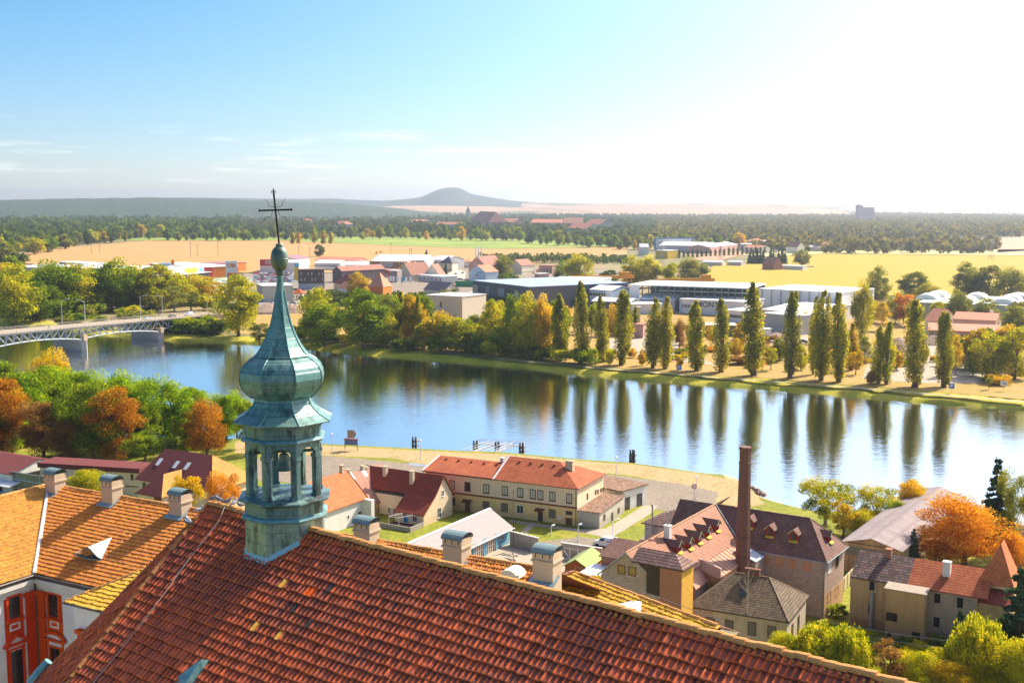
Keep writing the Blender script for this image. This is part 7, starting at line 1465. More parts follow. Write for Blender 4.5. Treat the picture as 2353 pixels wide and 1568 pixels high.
for x in (-2,2):b=MB();b.tube([(x,0,0),(x,0,3.4)],.12,5);kz.part('leg',b,m_bandr)
b=MB();b.box(-1.9,-.1,1.6,1.9,.1,3.2);kz.part('panel',b,plain('board_blue',(.12,.2,.4),.6,.3,.8));b=MB();b.slab([(-2.3,-.5,3.4),(2.3,-.5,3.4),(2.3,.5,3.5),(-2.3,.5,3.5)],.1);kz.part('roof',b,m_bandr)
b=MB();b.plane([(-1.1,-.1,3.7),(1.0,-.1,3.7),(1.8,-.1,4.8),(1.0,-.1,6.0),(-1.1,-.1,6.0)]);b.plane([(-1.1,.02,3.7),(-1.1,.02,6.0),(1.0,.02,6.0),(1.8,.02,4.8),(1.0,.02,3.7)]);kz.part('arrow_panel',b,plain('weathered_board',(.38,.28,.2),.9,.2,2))
kz.root.scale=(.8,.8,.85)
for i in range(14):
    g_=random.Random(i);P=G((1735+g_.uniform(-14,20),1130+g_.uniform(-9,8)),-.6-g_.uniform(0,.8));b=MB();b.lathe([(g_.uniform(.3,.5),-.3),(g_.uniform(.6,.9),.1),(g_.uniform(.3,.6),g_.uniform(.4,.7))],6,a0=g_.uniform(0,3));o=b.build('boulder',plain('boulder_stone',(.3,.24,.2),.95,.35,1));o.location=P;o.rotation_euler=(g_.uniform(-.4,.4),g_.uniform(-.4,.4),0);tag(o,'grey boulder in the heap at the tip of the gravel shore','boulder','boulders at the shore tip')
m_cwall=plaster('concrete_wall',(.46,.38,.3),(.2,.16,.12),.6)
def wall_px(a,b_,h,label,t=.25,name='yard_wall'):
    A=G(a,h);B__=G(b_,h);th=math.atan2(B__[1]-A[1],B__[0]-A[0]);L=np.linalg.norm(B__-A);w_=Bld(name,label,'wall',np.array([A[0],A[1],0]),th);m=MB();m.box(0,0,-.2,L,t,h-.1);w_.part('wall',m,m_cwall);m=MB();m.box(-.05,-.06,h-.1,L+.05,t+.06,h);w_.part('coping',m,m_white);return w_,L
wall_px(c(4,1328,802),c(4,1525,850),2.6,'stained concrete wall right of the blue garage');wall_px(c(4,1690,882),c(4,1972,922),2.6,'stained concrete wall in front of the white van')
gt_,Lg_=None,None
A=G(c('k',220,645),2.4);B__=G(c('k',705,715),2.4);thx=math.atan2(B__[1]-A[1],B__[0]-A[0]);Lx_=np.linalg.norm(B__-A);gg=Bld('steel_gate','white tubular steel gate frames before the concrete wall','gate',np.array([A[0],A[1]-.7,0]),thx)
for i in range(6):b=MB();b.tube([(Lx_*i/5,0,0),(Lx_*i/5,0,2.4)],.06,5);gg.part('post',b,m_metal_w)
for z_ in (.5,2.35):b=MB();b.tube([(0,0,z_),(Lx_,0,z_)],.05,5);gg.part('rail',b,m_metal_w)
for i in (0,3):b=MB();b.tube([(Lx_*i/5,0,2.3),(Lx_*(i+1)/5,0,.5)],.045,5);gg.part('brace',b,m_metal_w)
g_=random.Random(5)
for i in range(9):
    P=G((c(4,1240+g_.uniform(0,130),975+g_.uniform(-12,30))),.12);b=MB();L_=g_.uniform(1.2,3);b.box(-L_/2,-.1,-.08,L_/2,.1,.08);o=b.build('timber',plain('pale_timber',(.5,.42,.34),.9,.2,3));o.location=P;o.rotation_euler=(0,g_.uniform(-.1,.1),g_.uniform(0,3));tag(o,'pale loose timber lying in the garage yard','timber','loose timbers in the yard')
b=MB();b.tube([(0,0,0),(0,0,12.5)],.05,5);o=b.build('antenna_pole',m_iron);o.location=G(c(4,1353,1020));tag(o,'thin dark antenna pole rising from the garage yard','pole')
ow=empty('overhead_wires',(0,0,0),0,'pale overhead wires sagging in front of the ruined house','wires')
for (a,z0,b_,z1)in ((c('n',20,548),6,c('n',1100,690),6.5),(c('n',160,615),5,c('n',1000,720),5.5),(c('n',165,630),4.6,c('n',700,770),5)):
    A=G(a,z0);B__=G(b_,z1);b=MB();b.tube([A+(B__-A)*t+np.array([0,0,-1.0*4*t*(1-t)*.4])for t in np.linspace(0,1,12)],.03,4);b.build('wire',m_gutter,ow)
b=MB();P=G(c(5,1343,1290));b.tube([(0,0,0),(0,0,ZT(P,c(5,1343,1103)[1]))],.16,8);pr_=empty('utility_pole',P,0,'grey utility pole with cross arms at the corner of the hip-roofed house','utility pole');b.build('pole',m_gutter,pr_);zt_=ZT(P,c(5,1343,1103)[1]);b=MB();b.tube([(-.9,0,zt_-2),(.9,.3,zt_-1.4)],.06,5);b.build('cross_arm',m_gutter,pr_)
P=VPl(c(5,1070,1130),HB.wld(0,-.1,hP),nP);sp_=empty('bare_sapling',P,0,'leafless pale sapling rising in front of the mossy hip roof','sapling');b=MB();hh_=6.0;b.tube([(0,0,-.5),(.05,0,hh_*.5),(0,0,hh_)],[.09,.06,.01],5)
g_=random.Random(9)
for i in range(22):z_=hh_*g_.uniform(.45,.95);a=g_.uniform(0,6.3);l_=(hh_-z_)*.5+.3;b.tube([(0,0,z_),(math.cos(a)*l_*.5,math.sin(a)*l_*.5,z_+l_*.6),(math.cos(a)*l_*.7,math.sin(a)*l_*.7,z_+l_*1.2)],[.025,.015,.006],4)
b.build('branches',plain('pale_twig',(.5,.4,.3),.9,.2,3),sp_)
P=B_ivy=VPl(c('k',1440,1400),HB.wld(0,0,0)*0+B.wld(0,0,0)*0+G(c('k',1440,1400)),(0,1,0))
Pi=G(c('k',1435,1340),3.0);tree('shrub','bB',np.array([Pi[0],Pi[1],0]),9.0,1,'spruce','dark green ivy climbing between the block gable and the brick tower',wd=3.6)
# ------------------------------------------------------------------ town and industry beyond the river
m_wr=plain('white_roof',(.8,.8,.8),.6,.06,.05);m_gr=plain('grey_roof',(.5,.5,.52),.7,.1,.05);m_blr=plain('blue_grey_roof',(.34,.42,.58),.5,.08,.05);m_greenr=plain('green_roof',(.34,.4,.22),.8,.12,.05)
m_gw=plain('grey_wall',(.5,.5,.5),.8,.08,.2);m_dw=plain('dark_wall',(.13,.13,.14),.7,.15,.2);m_or_w=plain('orange_wall',(.7,.2,.02),.7,.08,.2);m_rw=plain('red_wall',(.5,.04,.03),.7,.08,.2);m_yw=plain('school_orange',(.72,.36,.05),.8,.1,.1);m_ppl=plain('purple_roof',(.3,.17,.2),.8,.12,.1);m_orr=plain('orange_roof',(.6,.24,.14),.8,.12,.1)
m_beige=plain('beige_wall',(.6,.54,.44),.85,.06,.15);m_pinkw=plain('pink_wall',(.55,.32,.26),.85,.08,.3);m_brnr=plain('brown_roof',(.36,.17,.12),.85,.15,.2);m_dkr=plain('dark_roof',(.13,.12,.14),.8,.15,.2);m_bluew=plain('pale_blue_wall',(.42,.55,.66),.8,.06,.2);m_glz=plain('hall_glazing',(.07,.09,.1),.15,.4,.6,0,.7);m_greenw=plain('pale_green_wall',(.4,.5,.42),.8,.06,.1);m_ylw=plain('totem_yellow',(.75,.5,.03),.6,.05,1);m_blw=plain('sign_sky',(.15,.45,.7),.6,.05,1);m_crw=plain('cream_wall',(.68,.6,.46),.85,.08,.3)
def tb(name,label,cat,a,b_,h,D,kind,rh,wall,roof,win=None,over=.3,group=None,face='f',base=0.0,strip=None,wm=None):
    A=G(a,h+base);B__=G(b_,h+base);th=math.atan2(B__[1]-A[1],B__[0]-A[0]);L=float(np.linalg.norm(B__-A));o=Bld(name,label,cat,np.array([A[0],A[1],base]),th,group);o.L=L;o.D=D;o.h=h
    o.walls(0,L,0,D,h-.05,wall,rh if kind in ('gx','gy')else 0,kind if kind in ('gx','gy')else None)
    o.roof(kind,0,L,0,D,h,rh,roof,over,.3 if kind=='flat' else .2)
    if win:
        n,rows,ww,wh=win;
        for r__ in range(rows):
            z0=(h/rows)*(r__+.32)
            for i in range(n):x=L*(i+.5)/n;o.win('f',0,x-ww/2,x+ww/2,z0,z0+wh,frame=wm or m_frame_w,bars=(0,0),fw=.12)
    if strip:z0,z1,mt=strip;b=MB();b.box(.6,-.08,z0,L-.6,-.001,z1);o.part('window_band',b,mt)
    return o
A_=lambda x,y:c('a',x,y);B_=lambda x,y:c('b',x,y);C_=lambda x,y:c('c',x,y);D_=lambda x,y:c('d',x,y);E_=lambda x,y:c('e',x,y);F_=lambda x,y:c('f',x,y);G_=lambda x,y:c('g',x,y);H_=lambda x,y:c('h',x,y)
o=tb('retail_hall','long white-roofed retail hall with grey, yellow and blue front panels','store',A_(1350,300),A_(1815,255),9,150,'flat',0,m_gw,m_wr)
for f0,f1,mt in ((.0,.38,m_metal_g),(.39,.76,m_ylw),(.78,1.0,m_metal_w)):b=MB();b.box(o.L*f0,-.4,4.5,o.L*f1,-.01,9.3);o.part('front_panel',b,mt)
b=MB();b.box(o.L*.83,-.5,5.5,o.L*.98,-.41,8.5);o.part('blue_sign',b,m_blw)
g_=random.Random(2)
for i in range(26):b=MB();x=g_.uniform(2,o.L-3);y=g_.uniform(4,145);b.box(x,y,9.3,x+2.2,y+2.2,10.2);o.part('roof_light',b,m_metal_w)
o=tb('orange_store','orange and red fronted hardware store with a flat white roof','store',A_(1815,262),A_(2330,240),8.5,90,'flat',0,m_or_w,m_wr);b=MB();b.box(0,-.3,.0,o.L*.25,-.01,8.6);o.part('red_front',b,m_rw)
P=G(A_(2222,165),16);P[2]=0;pf=Bld('store_sign_portal','white portal sign with orange OBI lettering and orange panel below','sign',P,R(12));ws_=165*.1562/F*np.linalg.norm(P-CAMP);hs_=16.0;
b=MB();b.box(-ws_/2,0,hs_*.42,ws_/2,1.5,hs_);b.box(-ws_/2,0,0,-ws_*.38,1.5,hs_*.42);b.box(ws_*.4,0,0,ws_/2,1.5,hs_*.42);pf.part('frame',b,m_metal_w);b=MB();b.box(-ws_*.36,.5,0,ws_*.36,1.0,hs_*.4);pf.part('orange_panel',b,m_or_w)
text_mesh('lettering','OBI',hs_*.27,m_or_w,pf.root,(0,-.12,hs_*.76),(R(90),0,0),.1)
P=G(A_(1275,395));tt=Bld('poster_pylon','orange-edged white poster board at the left store corner','sign',P,R(20));b=MB();b.box(-5,0,0,4,1,12);tt.part('board',b,m_metal_w);b=MB();b.box(4.01,0,0,6.5,1,14);tt.part('orange_fin',b,m_or_w);b=MB();b.box(-3.6,-.1,4,2.6,-.01,10.5);tt.part('poster',b,m_blw)
cn_=tb('entrance_canopy','thin white canopy over dark glazing in front of the retail hall','canopy',A_(1340,385),A_(1900,330),5,12,'flat',0,m_glz,m_metal_w,over=1.5)
o=tb('green_roof_hall','low hall with pale green roof and grey-blue wall behind the bridge trees','hall',A_(1430,508),A_(1858,515),7.5,70,'flat',0,m_metal_g,m_greenr)
for i in range(16):b=MB();x=g_.uniform(2,o.L-3);y=g_.uniform(5,65);b.box(x,y,7.81,x+2.4,y+2,8.5);o.part('roof_light',b,m_metal_w)
tb('warehouse','blue-grey sided shed at the far left of the retail park','warehouse',A_(160,215),A_(420,205),9,60,'flat',0,m_metal_g,m_wr);tb('warehouse','low white shed half hidden by bridge trees at the left of the retail park','warehouse',A_(180,285),A_(420,275),6,25,'flat',0,m_gw,m_wr)
tb('store_range','purple-grey roofed store range behind the orange store','store',A_(1730,200),A_(2140,210),8,30,'flat',0,m_or_w,m_ppl)
o=tb('furniture_store','white store with long red fascia left of the spire','store',B_(190,300),B_(905,300),9,50,'flat',0,m_metal_w,m_wr);b=MB();b.box(0,-.4,6.5,o.L*.36,-.01,12.0);o.part('red_fascia',b,m_rw);text_mesh('lettering','DENI',4.2,m_frame_w,o.root,(o.L*.28,-.6,9.4),(R(90),0,0),.1)
P=G(B_(860,650));tt=Bld('totem_sign','tall slim yellow totem sign with blue top beside the ruined brick works','sign',P,R(-5));ht=ZT(P,B_(0,310)[1]);b=MB();b.slab([(-1.6,0,ht*.8),(2.0,0,ht*.8),(2.2,1,ht*.8),(-1.4,1,ht*.8)],ht*.8);tt.part('yellow_shaft',b,m_ylw);b=MB();b.box(-1.5,-.1,ht*.8+.01,2.2,1.1,ht);tt.part('blue_top',b,m_blw)
tb('warehouse','hall with purple-red roof standing before the stubble field','warehouse',B_(850,235),B_(1105,200),8,26,'gx',3,m_crw,m_ppl);tb('warehouse','long orange-roofed workshop behind the white sheds','warehouse',B_(1215,245),B_(1990,262),6.5,18,'gx',3,m_pinkw,m_orr);tb('warehouse','white-roofed grey workshop, left of two in the town centre','warehouse',B_(1192,300),B_(1660,305),7,22,'gx',2.2,m_gw,m_wr,strip=(2,4.4,m_glz));tb('warehouse','white-roofed workshop, right of two in the town centre','warehouse',B_(1765,335),B_(2190,335),7,22,'gx',2.6,m_gw,m_wr,strip=(2,4.4,m_glz));tb('shed','low white shed behind the ruined brick works','shed',B_(1180,385),B_(1640,390),3,8,'flat',0,m_white,m_wr)
o=tb('ruined_brick_works','roofless dark brick works, four storeys with empty windows and sunlit ochre end wall','factory',B_(890,432),B_(1368,428),14,12,'flat',0,plain('sooty_brick',(.14,.09,.08),.9,.3,.3),plain('broken_rafters',(.16,.1,.08),.9,.3,.5))
for r__ in range(3):
    for i in range(7):x=o.L*(i+.6)/7.2;z0=2.2+r__*4;b=MB();b.box(x,-.08,z0,x+.95,-.001,z0+2.0);o.part('window_opening',b,m_metal_g if (i+r__)%3 else m_glz)
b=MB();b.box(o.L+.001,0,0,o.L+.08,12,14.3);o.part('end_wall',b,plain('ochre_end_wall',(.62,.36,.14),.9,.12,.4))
for r__ in range(3):
    for i in range(4):b=MB();y=1.4+i*2.7;b.box(o.L+.08,y,2.2+r__*4,o.L+.14,y+1,4.4+r__*4);o.part('end_window',b,m_glz)
b=MB();b.box(0,-.1,0,o.L*.98,-.002,4.2);o.part('whitewashed_base',b,plain('peeled_white',(.5,.52,.55),.9,.3,.4))
tb('brown_hall','large dark brown gabled hall right of the ruined brick works','hall',B_(1522,440),B_(1690,450),9,45,'gy',3.5,plain('brown_wall',(.16,.12,.12),.9,.1,.3),m_brnr)
tb('beige_block','big beige windowless block left of the spire at the bank road','building',B_(235,735),B_(795,722),10,26,'flat',0,m_beige,m_gr)
tb('red_roof_cottage','small white cottage with red hipped roof beside the spire','cottage',B_(775,860),B_(960,862),4,8,'hip',3,m_white,m_red,win=(3,1,1.2,1.6));tb('red_hip_house','house with dark red hipped roof and orange lit slope left of the yellow tree','house',B_(1545,660),B_(1880,720),5,14,'hip',6,m_crw,m_dred);tb('low_red_house','low house with orange-red gable roof below the red hipped one','house',B_(1620,750),B_(1850,790),4,10,'gx',4,m_white,m_orr);tb('pyramid_house','orange-walled house with steep orange pyramid roof before the flagpoles','house',C_(290,728),C_(570,735),6,14,'pyr',9,m_or_w,m_orr)
o=tb('school','three-storey orange and peach school with rows of windows','school',C_(318,268),C_(1015,282),12,16,'flat',0,m_yw,m_wr,win=(14,3,1.6,1.9));b=MB();b.box(o.L+.001,0,0,o.L+.06,16,12.2);o.part('yellow_end',b,m_ylw)
b=MB();b.box(o.L*.3,-.05,0,o.L*.62,-.0009,12);o.part('peach_panel',b,m_crw)
tb('warehouse','long white-roofed hall right behind the orange school','warehouse',C_(380,240),C_(1330,250),10,40,'gx',4,m_gw,m_wr);tb('warehouse','white hall behind the tall spruce','warehouse',C_(1410,235),C_(1700,245),9,30,'gx',3,m_gw,m_wr)
tb('shop_row','flat-roofed shop row with red awning band and dark sign','shop',C_(100,420),C_(670,440),6,30,'flat',0,m_rw,m_brnr,strip=(.4,2.8,m_metal_w));sh=tb('shop','dark-signed shop front at the left end of the shop row','shop',C_(105,430),C_(300,435),7.5,8,'flat',0,m_dw,m_brnr);text_mesh('lettering','SHOP',3.0,m_frame_w,sh.root,(sh.L*.55,-.3,5.6),(R(90),0,0),.08)
tb('grey_annex','plain taupe block between shop row and yellow tree','building',C_(672,450),C_(830,452),9,12,'flat',0,plain('taupe',(.3,.24,.22),.9,.1,.3),m_gr)
tb('brown_gable_house','steep brown-roofed house left of the spruce, first of three gables','house',C_(1040,420),C_(1290,385),6,14,'gy',7,m_pinkw,m_brnr);tb('brown_gable_house','wide brown-roofed building, middle of three gables','house',C_(1090,520),C_(1480,500),5,18,'gx',9,m_crw,m_brnr);tb('brown_gable_house','brown-roofed gable house, rightmost of three','house',C_(1310,535),C_(1620,540),4,16,'gy',9,m_crw,m_brnr)
tb('white_diner','low white building with round tree before it','building',C_(1215,520),C_(1660,560),5,14,'flat',0,m_white,m_metal_w,win=(6,1,2,2));tb('villa','square ochre villa with dark hipped roof','villa',C_(1610,300),C_(1840,305),8,12,'pyr',6,m_crw,m_dkr,win=(3,2,1.2,1.6));tb('red_flat_house','white house with pinkish red roof right of the villa','house',C_(2012,275),C_(2200,278),6,10,'hip',2,m_white,m_orr,win=(4,2,1.1,1.3))
o=tb('pink_house','tall pink gabled house with lettering on its gable','house',D_(85,335),D_(392,345),12,26,'gy',7,m_pinkw,m_brnr);text_mesh('lettering','HOTEL',2.4,m_crw,o.root,(o.L*.5,-.15,12.4),(R(90),0,0),.05)
o=tb('blue_gable_house','pale blue gabled house with a fish-like emblem before the pink house','house',D_(88,450),D_(395,468),8,14,'gy',5,m_bluew,m_orr);b=MB();b.plane([(o.L*.4,-.1,6.6),(o.L*.6,-.1,6.2),(o.L*.85,-.1,6.8),(o.L*.78,-.1,7.8),(o.L*.55,-.1,8.0)]);o.part('emblem',b,m_blw);b=MB();b.box(o.L*.45,-.1,4.2,o.L*.53,-.01,5.8);o.part('door',b,m_rw)
b=MB()
for i in range(3):b.tube([(i*2.2,0,0),(i*2.2,0,9)],.5,8)
P=G(D_(220,205),19.0);o=b.build('antenna_masts',m_metal_w);o.location=(P[0],P[1],18.5);tag(o,'cluster of white antenna drums on the pink house roof','antenna')
tb('cream_gable_house','cream house with pink roof right of the pink house','house',D_(440,320),D_(640,330),9,12,'gx',5,m_crw,m_orr);tb('long_cream_house','long cream two-storey house with brown gable roof before the tan field','house',D_(1060,350),D_(1290,332),8,14,'gx',5,m_crw,m_brnr,win=(8,2,1.2,1.3));tb('taupe_house','flat taupe house right of the long cream one','house',D_(1375,350),D_(1620,358),7,12,'flat',0,m_pinkw,m_brnr,win=(4,1,1.6,2));tb('shed','small shed with white roof below the taupe house','shed',D_(1370,505),D_(1560,500),3,8,'flat',0,m_pinkw,m_wr);tb('shed','low pink-roofed shed left of the taupe house','shed',D_(1320,435),D_(1500,440),3,10,'gx',1.2,m_crw,m_orr)
o=tb('glass_hall','dark showroom hall with big glazed corner and blue-grey flat roof','hall',D_(158,628),D_(1200,748),13,70,'flat',0,m_dw,m_blr)
for f0,f1,mt in ((.0,.1,m_crw),(.24,.31,m_metal_g),(.47,.58,m_metal_g),(.62,.74,m_glz),(.75,.82,m_metal_g)):
    b=MB();b.box(o.L*f0+.2,-.1,2.0,o.L*f1,-.001,10.5);pp=o.part('glazing',b,mt)
    for i in range(5):x=o.L*f0+.2+(o.L*(f1-f0)-.2)*i/4;b=MB();b.box(x-.12,-.18,2,x+.12,-.101,10.5);b.build('mullion',m_dw,pp)
o=tb('grey_hall','long light grey industrial hall with ribbon windows behind the first poplars','hall',D_(1330,660),D_(2330,680),12,60,'flat',0,m_metal_g,m_wr,strip=(2.5,5.5,m_glz))
o=tb('beige_blank_building','beige block with one small dark window by the river trees','building',C_(1345,895),C_(2025,930),13,22,'flat',0,m_beige,m_gr);b=MB();b.box(o.L*.17,-.08,7,o.L*.2,-.001,10);o.part('window',b,m_glz);b=MB();b.box(o.L*.4,-.08,7,o.L*.46,-.001,9.8);o.part('window',b,m_glz)
tb('dark_roof_range','long dark slate-roofed range behind the beige block','range',C_(1320,780),C_(1700,808),5,13,'gx',5,m_crw,m_dkr,win=(5,1,1.2,1.6));fe=Bld('green_fence','bright green hoarding along the town road','fence',G(C_(1900,745)),R(-6));b=MB();b.box(0,0,0,26,.3,4.5);fe.part('panels',b,plain('hoarding_green',(.03,.3,.1),.7,.1,.5))
tb('blue_hut','small pale blue flat-roofed hut right of the dark round tree','hut',D_(75,850),D_(330,860),5,10,'flat',0,m_bluew,m_metal_w);tb('brown_shed','brown open shed below the pale blue hut','shed',D_(0,960),D_(260,965),4,9,'mono',1,m_brnr,m_gr);tb('white_low_shed','low white shed in the trees before the glass hall','shed',D_(10,1130),D_(250,1125),4,8,'flat',0,m_white,m_wr);tb('small_red_house','little pink house with red roof squeezed before the glass hall','house',D_(1590,830),D_(1700,835),6,12,'gy',4,m_pinkw,m_dred)
o=tb('blue_white_office','blue and white two-storey office block with white roof','office',E_(-30,250),E_(290,268),11,20,'gx',2,m_bluew,m_wr,win=(8,2,1.8,1.8));b=MB();b.box(o.L*.72,-.12,0,o.L,-.001,11);o.part('white_end',b,m_metal_w)
o=Bld('steel_shed','very long open steel-framed shed with white roof and crane inside','shed',np.array([*G(E_(550,195),14)[:2],0]),math.atan2(*(G(E_(2310,248),14)-G(E_(550,195),14))[[1,0]]));LS=float(np.linalg.norm(G(E_(2310,248),14)-G(E_(550,195),14)))
o.roof('flat',0,LS,0,40,14,0,m_wr,.5,.6);b=MB();b.box(0,0,4,LS*.085,.3,14);o.part('end_panel',b,m_metal_w);b=MB();b.box(0,39,0,LS,39.5,13.9);o.part('back_wall',b,plain('shed_back',(.12,.17,.15),.8,.3,.3))
n=18
for i in range(n+1):b=MB();x=LS*i/n;b.box(x-.3,.1,0,x+.3,.6,13.9);o.part('column',b,plain('shed_green_steel',(.14,.2,.18),.7,.1,1))
for z_ in (5,9):b=MB();b.box(0,.65,z_,LS,.9,z_+.4);o.part('beam',b,plain('shed_green_steel',(.14,.2,.18),.7,.1,1))
for i in range(10):b=MB();x=LS*(.25+i*.072);b.box(x,1.2,11.3,x+7,1.6,11.7);o.part('light_truss',b,m_metal_w)
def gantry(P,w,h,rz,label):
    r_=empty('gantry_crane',P,rz,label,'crane');mt=plain('crane_yellow',(.78,.32,.01),.6,.06,1)
    for x in (-w/2,-w*.42,w*.42,w/2):b=MB();b.tube([(x,0,0),(x*.96,0,h)],.45,5);b.build('leg',mt,r_)
    b=MB();b.box(-w/2-1,-1,h,w/2+1,1,h+2.2);b.build('girder',mt,r_);b=MB();b.box(w*.3,-2,h+2.2,w*.45,2,h+4.5);b.build('trolley',mt,r_)
gantry(G(E_(1370,350)),38,9.5,R(10),'orange-yellow gantry crane in front of the open steel shed');gantry(G(E_(150,262)),45,8,R(12),'orange-yellow crane girder behind the blue and white office')
o=tb('white_warehouse','long white warehouse continuing right of the open shed','warehouse',F_(100,245),F_(1322,308),13,42,'flat',0,m_metal_w,m_wr)
for i in range(9):b=MB();x=o.L*(.04+i*.115);b.box(x,-.3,0,x+.8,-.001,12.9);o.part('pilaster',b,m_metal_g)
b=MB();b.box(o.L*.48,-4,0,o.L*.58,-.4,5);o.part('dark_porch',b,m_dw)
o=tb('white_hall','white hall with black MONT lettering on its long wall','hall',E_(1290,395),E_(2245,445),8,26,'flat',0,m_metal_w,m_wr);text_mesh('lettering','MONT',4.2,m_dw,o.root,(o.L*.44,-.15,5.6),(R(90),0,0),.05,1.1);text_mesh('lettering','DREV',2.6,m_dw,o.root,(o.L*.12,-.15,4.2),(R(90),0,0),.05,1.1)
b=MB();b.box(-.1,-.1,0,o.L*.04,-.0009,8);o.part('blue_panel',b,m_bluew)
tb('white_shed','broad shallow-gabled white shed left of the lettered hall','shed',E_(700,390),E_(1215,405),7,30,'gx',2.2,m_gw,m_wr);tb('white_shed','white shed with grey wall between the third and fourth poplars','shed',E_(0,420),E_(560,440),6.5,16,'gx',1.6,m_dw,m_wr,win=(5,1,2.4,2.2));tb('white_shed','small white shed with tall end post between poplars','shed',E_(575,475),E_(1035,470),5.5,16,'flat',0,m_metal_w,m_wr);tb('white_shed','white sided store left of the tallest poplar with dark sign band','shed',E_(1940,560),E_(2220,580),6,20,'flat',0,m_metal_w,m_wr,strip=(2.5,4,m_dw))
tb('pillar','square concrete pillar between the fourth and fifth poplars','pillar',E_(668,520),E_(712,520),10,3,'flat',0,m_beige,m_beige);tb('ruin_shed','brownish ruined shed behind the fourth poplar','shed',E_(620,775),E_(750,780),6,8,'flat',0,m_pinkw,m_brnr);tb('open_store','open-fronted store with white van before it between poplars','shed',E_(1660,785),E_(2120,790),5,12,'flat',0,m_dw,m_crw)
tb('white_hall','low white hall with ribbon windows behind the right poplars','hall',F_(150,545),F_(830,590),7,60,'gx',1.5,m_metal_w,m_wr,strip=(4,6,m_brnr));o=tb('white_hall','white box hall with small black emblem between the right poplars','hall',F_(165,605),F_(700,650),9,20,'flat',0,m_metal_g,m_wr);
tb('white_box','small white sentry hut behind the tallest poplar','hut',F_(185,842),F_(285,840),4.5,4,'flat',0,m_metal_w,m_wr);tb('office_cabin','cream cabin behind the broad ragged poplar','cabin',F_(560,770),F_(760,800),3,4,'flat',0,m_crw,m_wr)
o=tb('pale_green_hall','large pale green hall with barrel skylights at the right','hall',G_(500,535),G_(2030,592),9,60,'flat',0,m_greenw,plain('pale_green_roof',(.6,.62,.48),.8,.08,.1),strip=(3.5,6.5,m_gw))
for fx_,yy in ((.06,40),(.02,20),(.5,8),(.56,35),(.95,8),(.98,30),(1.03,45)):
    b=MB();n=9;x0=o.L*fx_;ar=[(x0+5.5*math.cos(t),9.3+2.8*math.sin(t))for t in np.linspace(math.pi,0,n)]
    for (xa,za),(xb,zb2)in zip(ar[:-1],ar[1:]):b.face([(xa,yy,za),(xb,yy,zb2),(xb,yy+16,zb2),(xa,yy+16,za)])
    b.face([(x,yy,z)for x,z in ar]);b.face([(x,yy+16,z)for x,z in reversed(ar)]);o.part('barrel_skylight',b,m_wr)
tb('white_shed','bright white shed before the pale green hall','shed',G_(915,630),G_(1240,645),6,18,'gx',2,m_metal_w,m_wr);tb('white_flat_shed','long flat white shed strip before the pale green hall','shed',G_(1150,720),G_(2130,760),4,14,'flat',0,m_metal_w,m_wr);tb('long_low_roof','white low roof at the far right behind yellow trees','shed',G_(0,650),G_(900,690),4,14,'flat',0,m_gw,m_wr)
tb('pink_works','pale pink two-storey works with long window bands','works',G_(1110,810),G_(1855,845),9,18,'gx',2.5,plain('pale_pink_wall',(.62,.45,.36),.85,.06,.2),m_orr,strip=(2,3.5,m_pinkw));tb('orange_terrace','orange walled low range with white flue in front of the pink works','range',G_(690,1010),G_(1930,1050),6,12,'mono',2,plain('orange_ochre',(.6,.32,.14),.85,.08,.2),m_orr,win=(9,1,2,3));tb('pink_gable','pink gabled house left of the pink works','house',G_(610,830),G_(850,850),6,16,'gx',5,m_white,m_orr)
b=MB();b.tube([(0,0,0),(0,0,12)],.9,8);o=b.build('white_flue',m_metal_w);o.location=G(G_(1765,1120));tag(o,'fat white flue pipe before the orange range','flue');tb('grey_gable_hall','grey-roofed hall at the right end of the pale green hall','hall',G_(2045,620),G_(2340,640),8,30,'gy',4,m_gw,m_gr)
far_b=[((235,140),(850,150),9,40,'gx',4,m_gw,m_wr,'long white hall at the far road, left of the distant industry'),((190,205),(340,210),9,20,'flat',0,m_ylw,m_wr,'ochre shed beside the blue and white billboard'),((770,105),(1080,105),9,30,'flat',0,m_metal_g,m_wr,'grey far hall behind the avenue of young trees'),((860,165),(1200,130),8,30,'gx',3,m_pinkw,m_wr,'far hall with pinkish wall above the avenue'),((1225,130),(1470,132),8,30,'flat',0,m_gw,m_wr,'far white hall right of the thin chimney'),((1270,165),(1480,175),7,15,'gx',3,m_white,m_orr,'far white house with pink roof above the avenue'),((1285,90),(1430,95),9,20,'hip',4,m_white,m_orr,'far red-roofed villa above the white halls'),((1440,85),(1610,90),9,20,'flat',0,m_white,m_wr,'far white block right of the red villa'),((1790,160),(1930,165),8,14,'gx',6,m_white,m_brnr,'white house with dark red roof at the field edge'),((1500,365),(1640,372),6,12,'gx',6,m_brnr,m_brnr,'brown farmhouse with steep roof in the yellow field'),((1705,390),(1995,400),4,9,'flat',0,m_white,m_wr,'low white farm building in the yellow field'),((760,345),(1010,350),4,12,'gx',1.5,m_crw,m_gr,'low cream shed left of the farm'),((1065,345),(1240,350),4,12,'gx',1.5,m_gw,m_gr,'low grey shed before the farm conifers'),((1995,160),(2210,165),6,15,'gx',2,m_crw,m_gr,'low far range right of the white house'),((2220,130),(2350,130),6,15,'hip',3,m_white,m_orr,'far pink-roofed house at the right of the far range'),((0,165),(110,165),10,20,'gx',4,m_white,m_gr,'white gabled far hall left of the billboard')]
for a,b_,h,D,k,rh,w_,r__,lb in far_b:tb('far_building',lb,'building',H_(*a),H_(*b_),h,D,k,rh,w_,r__,over=.2)
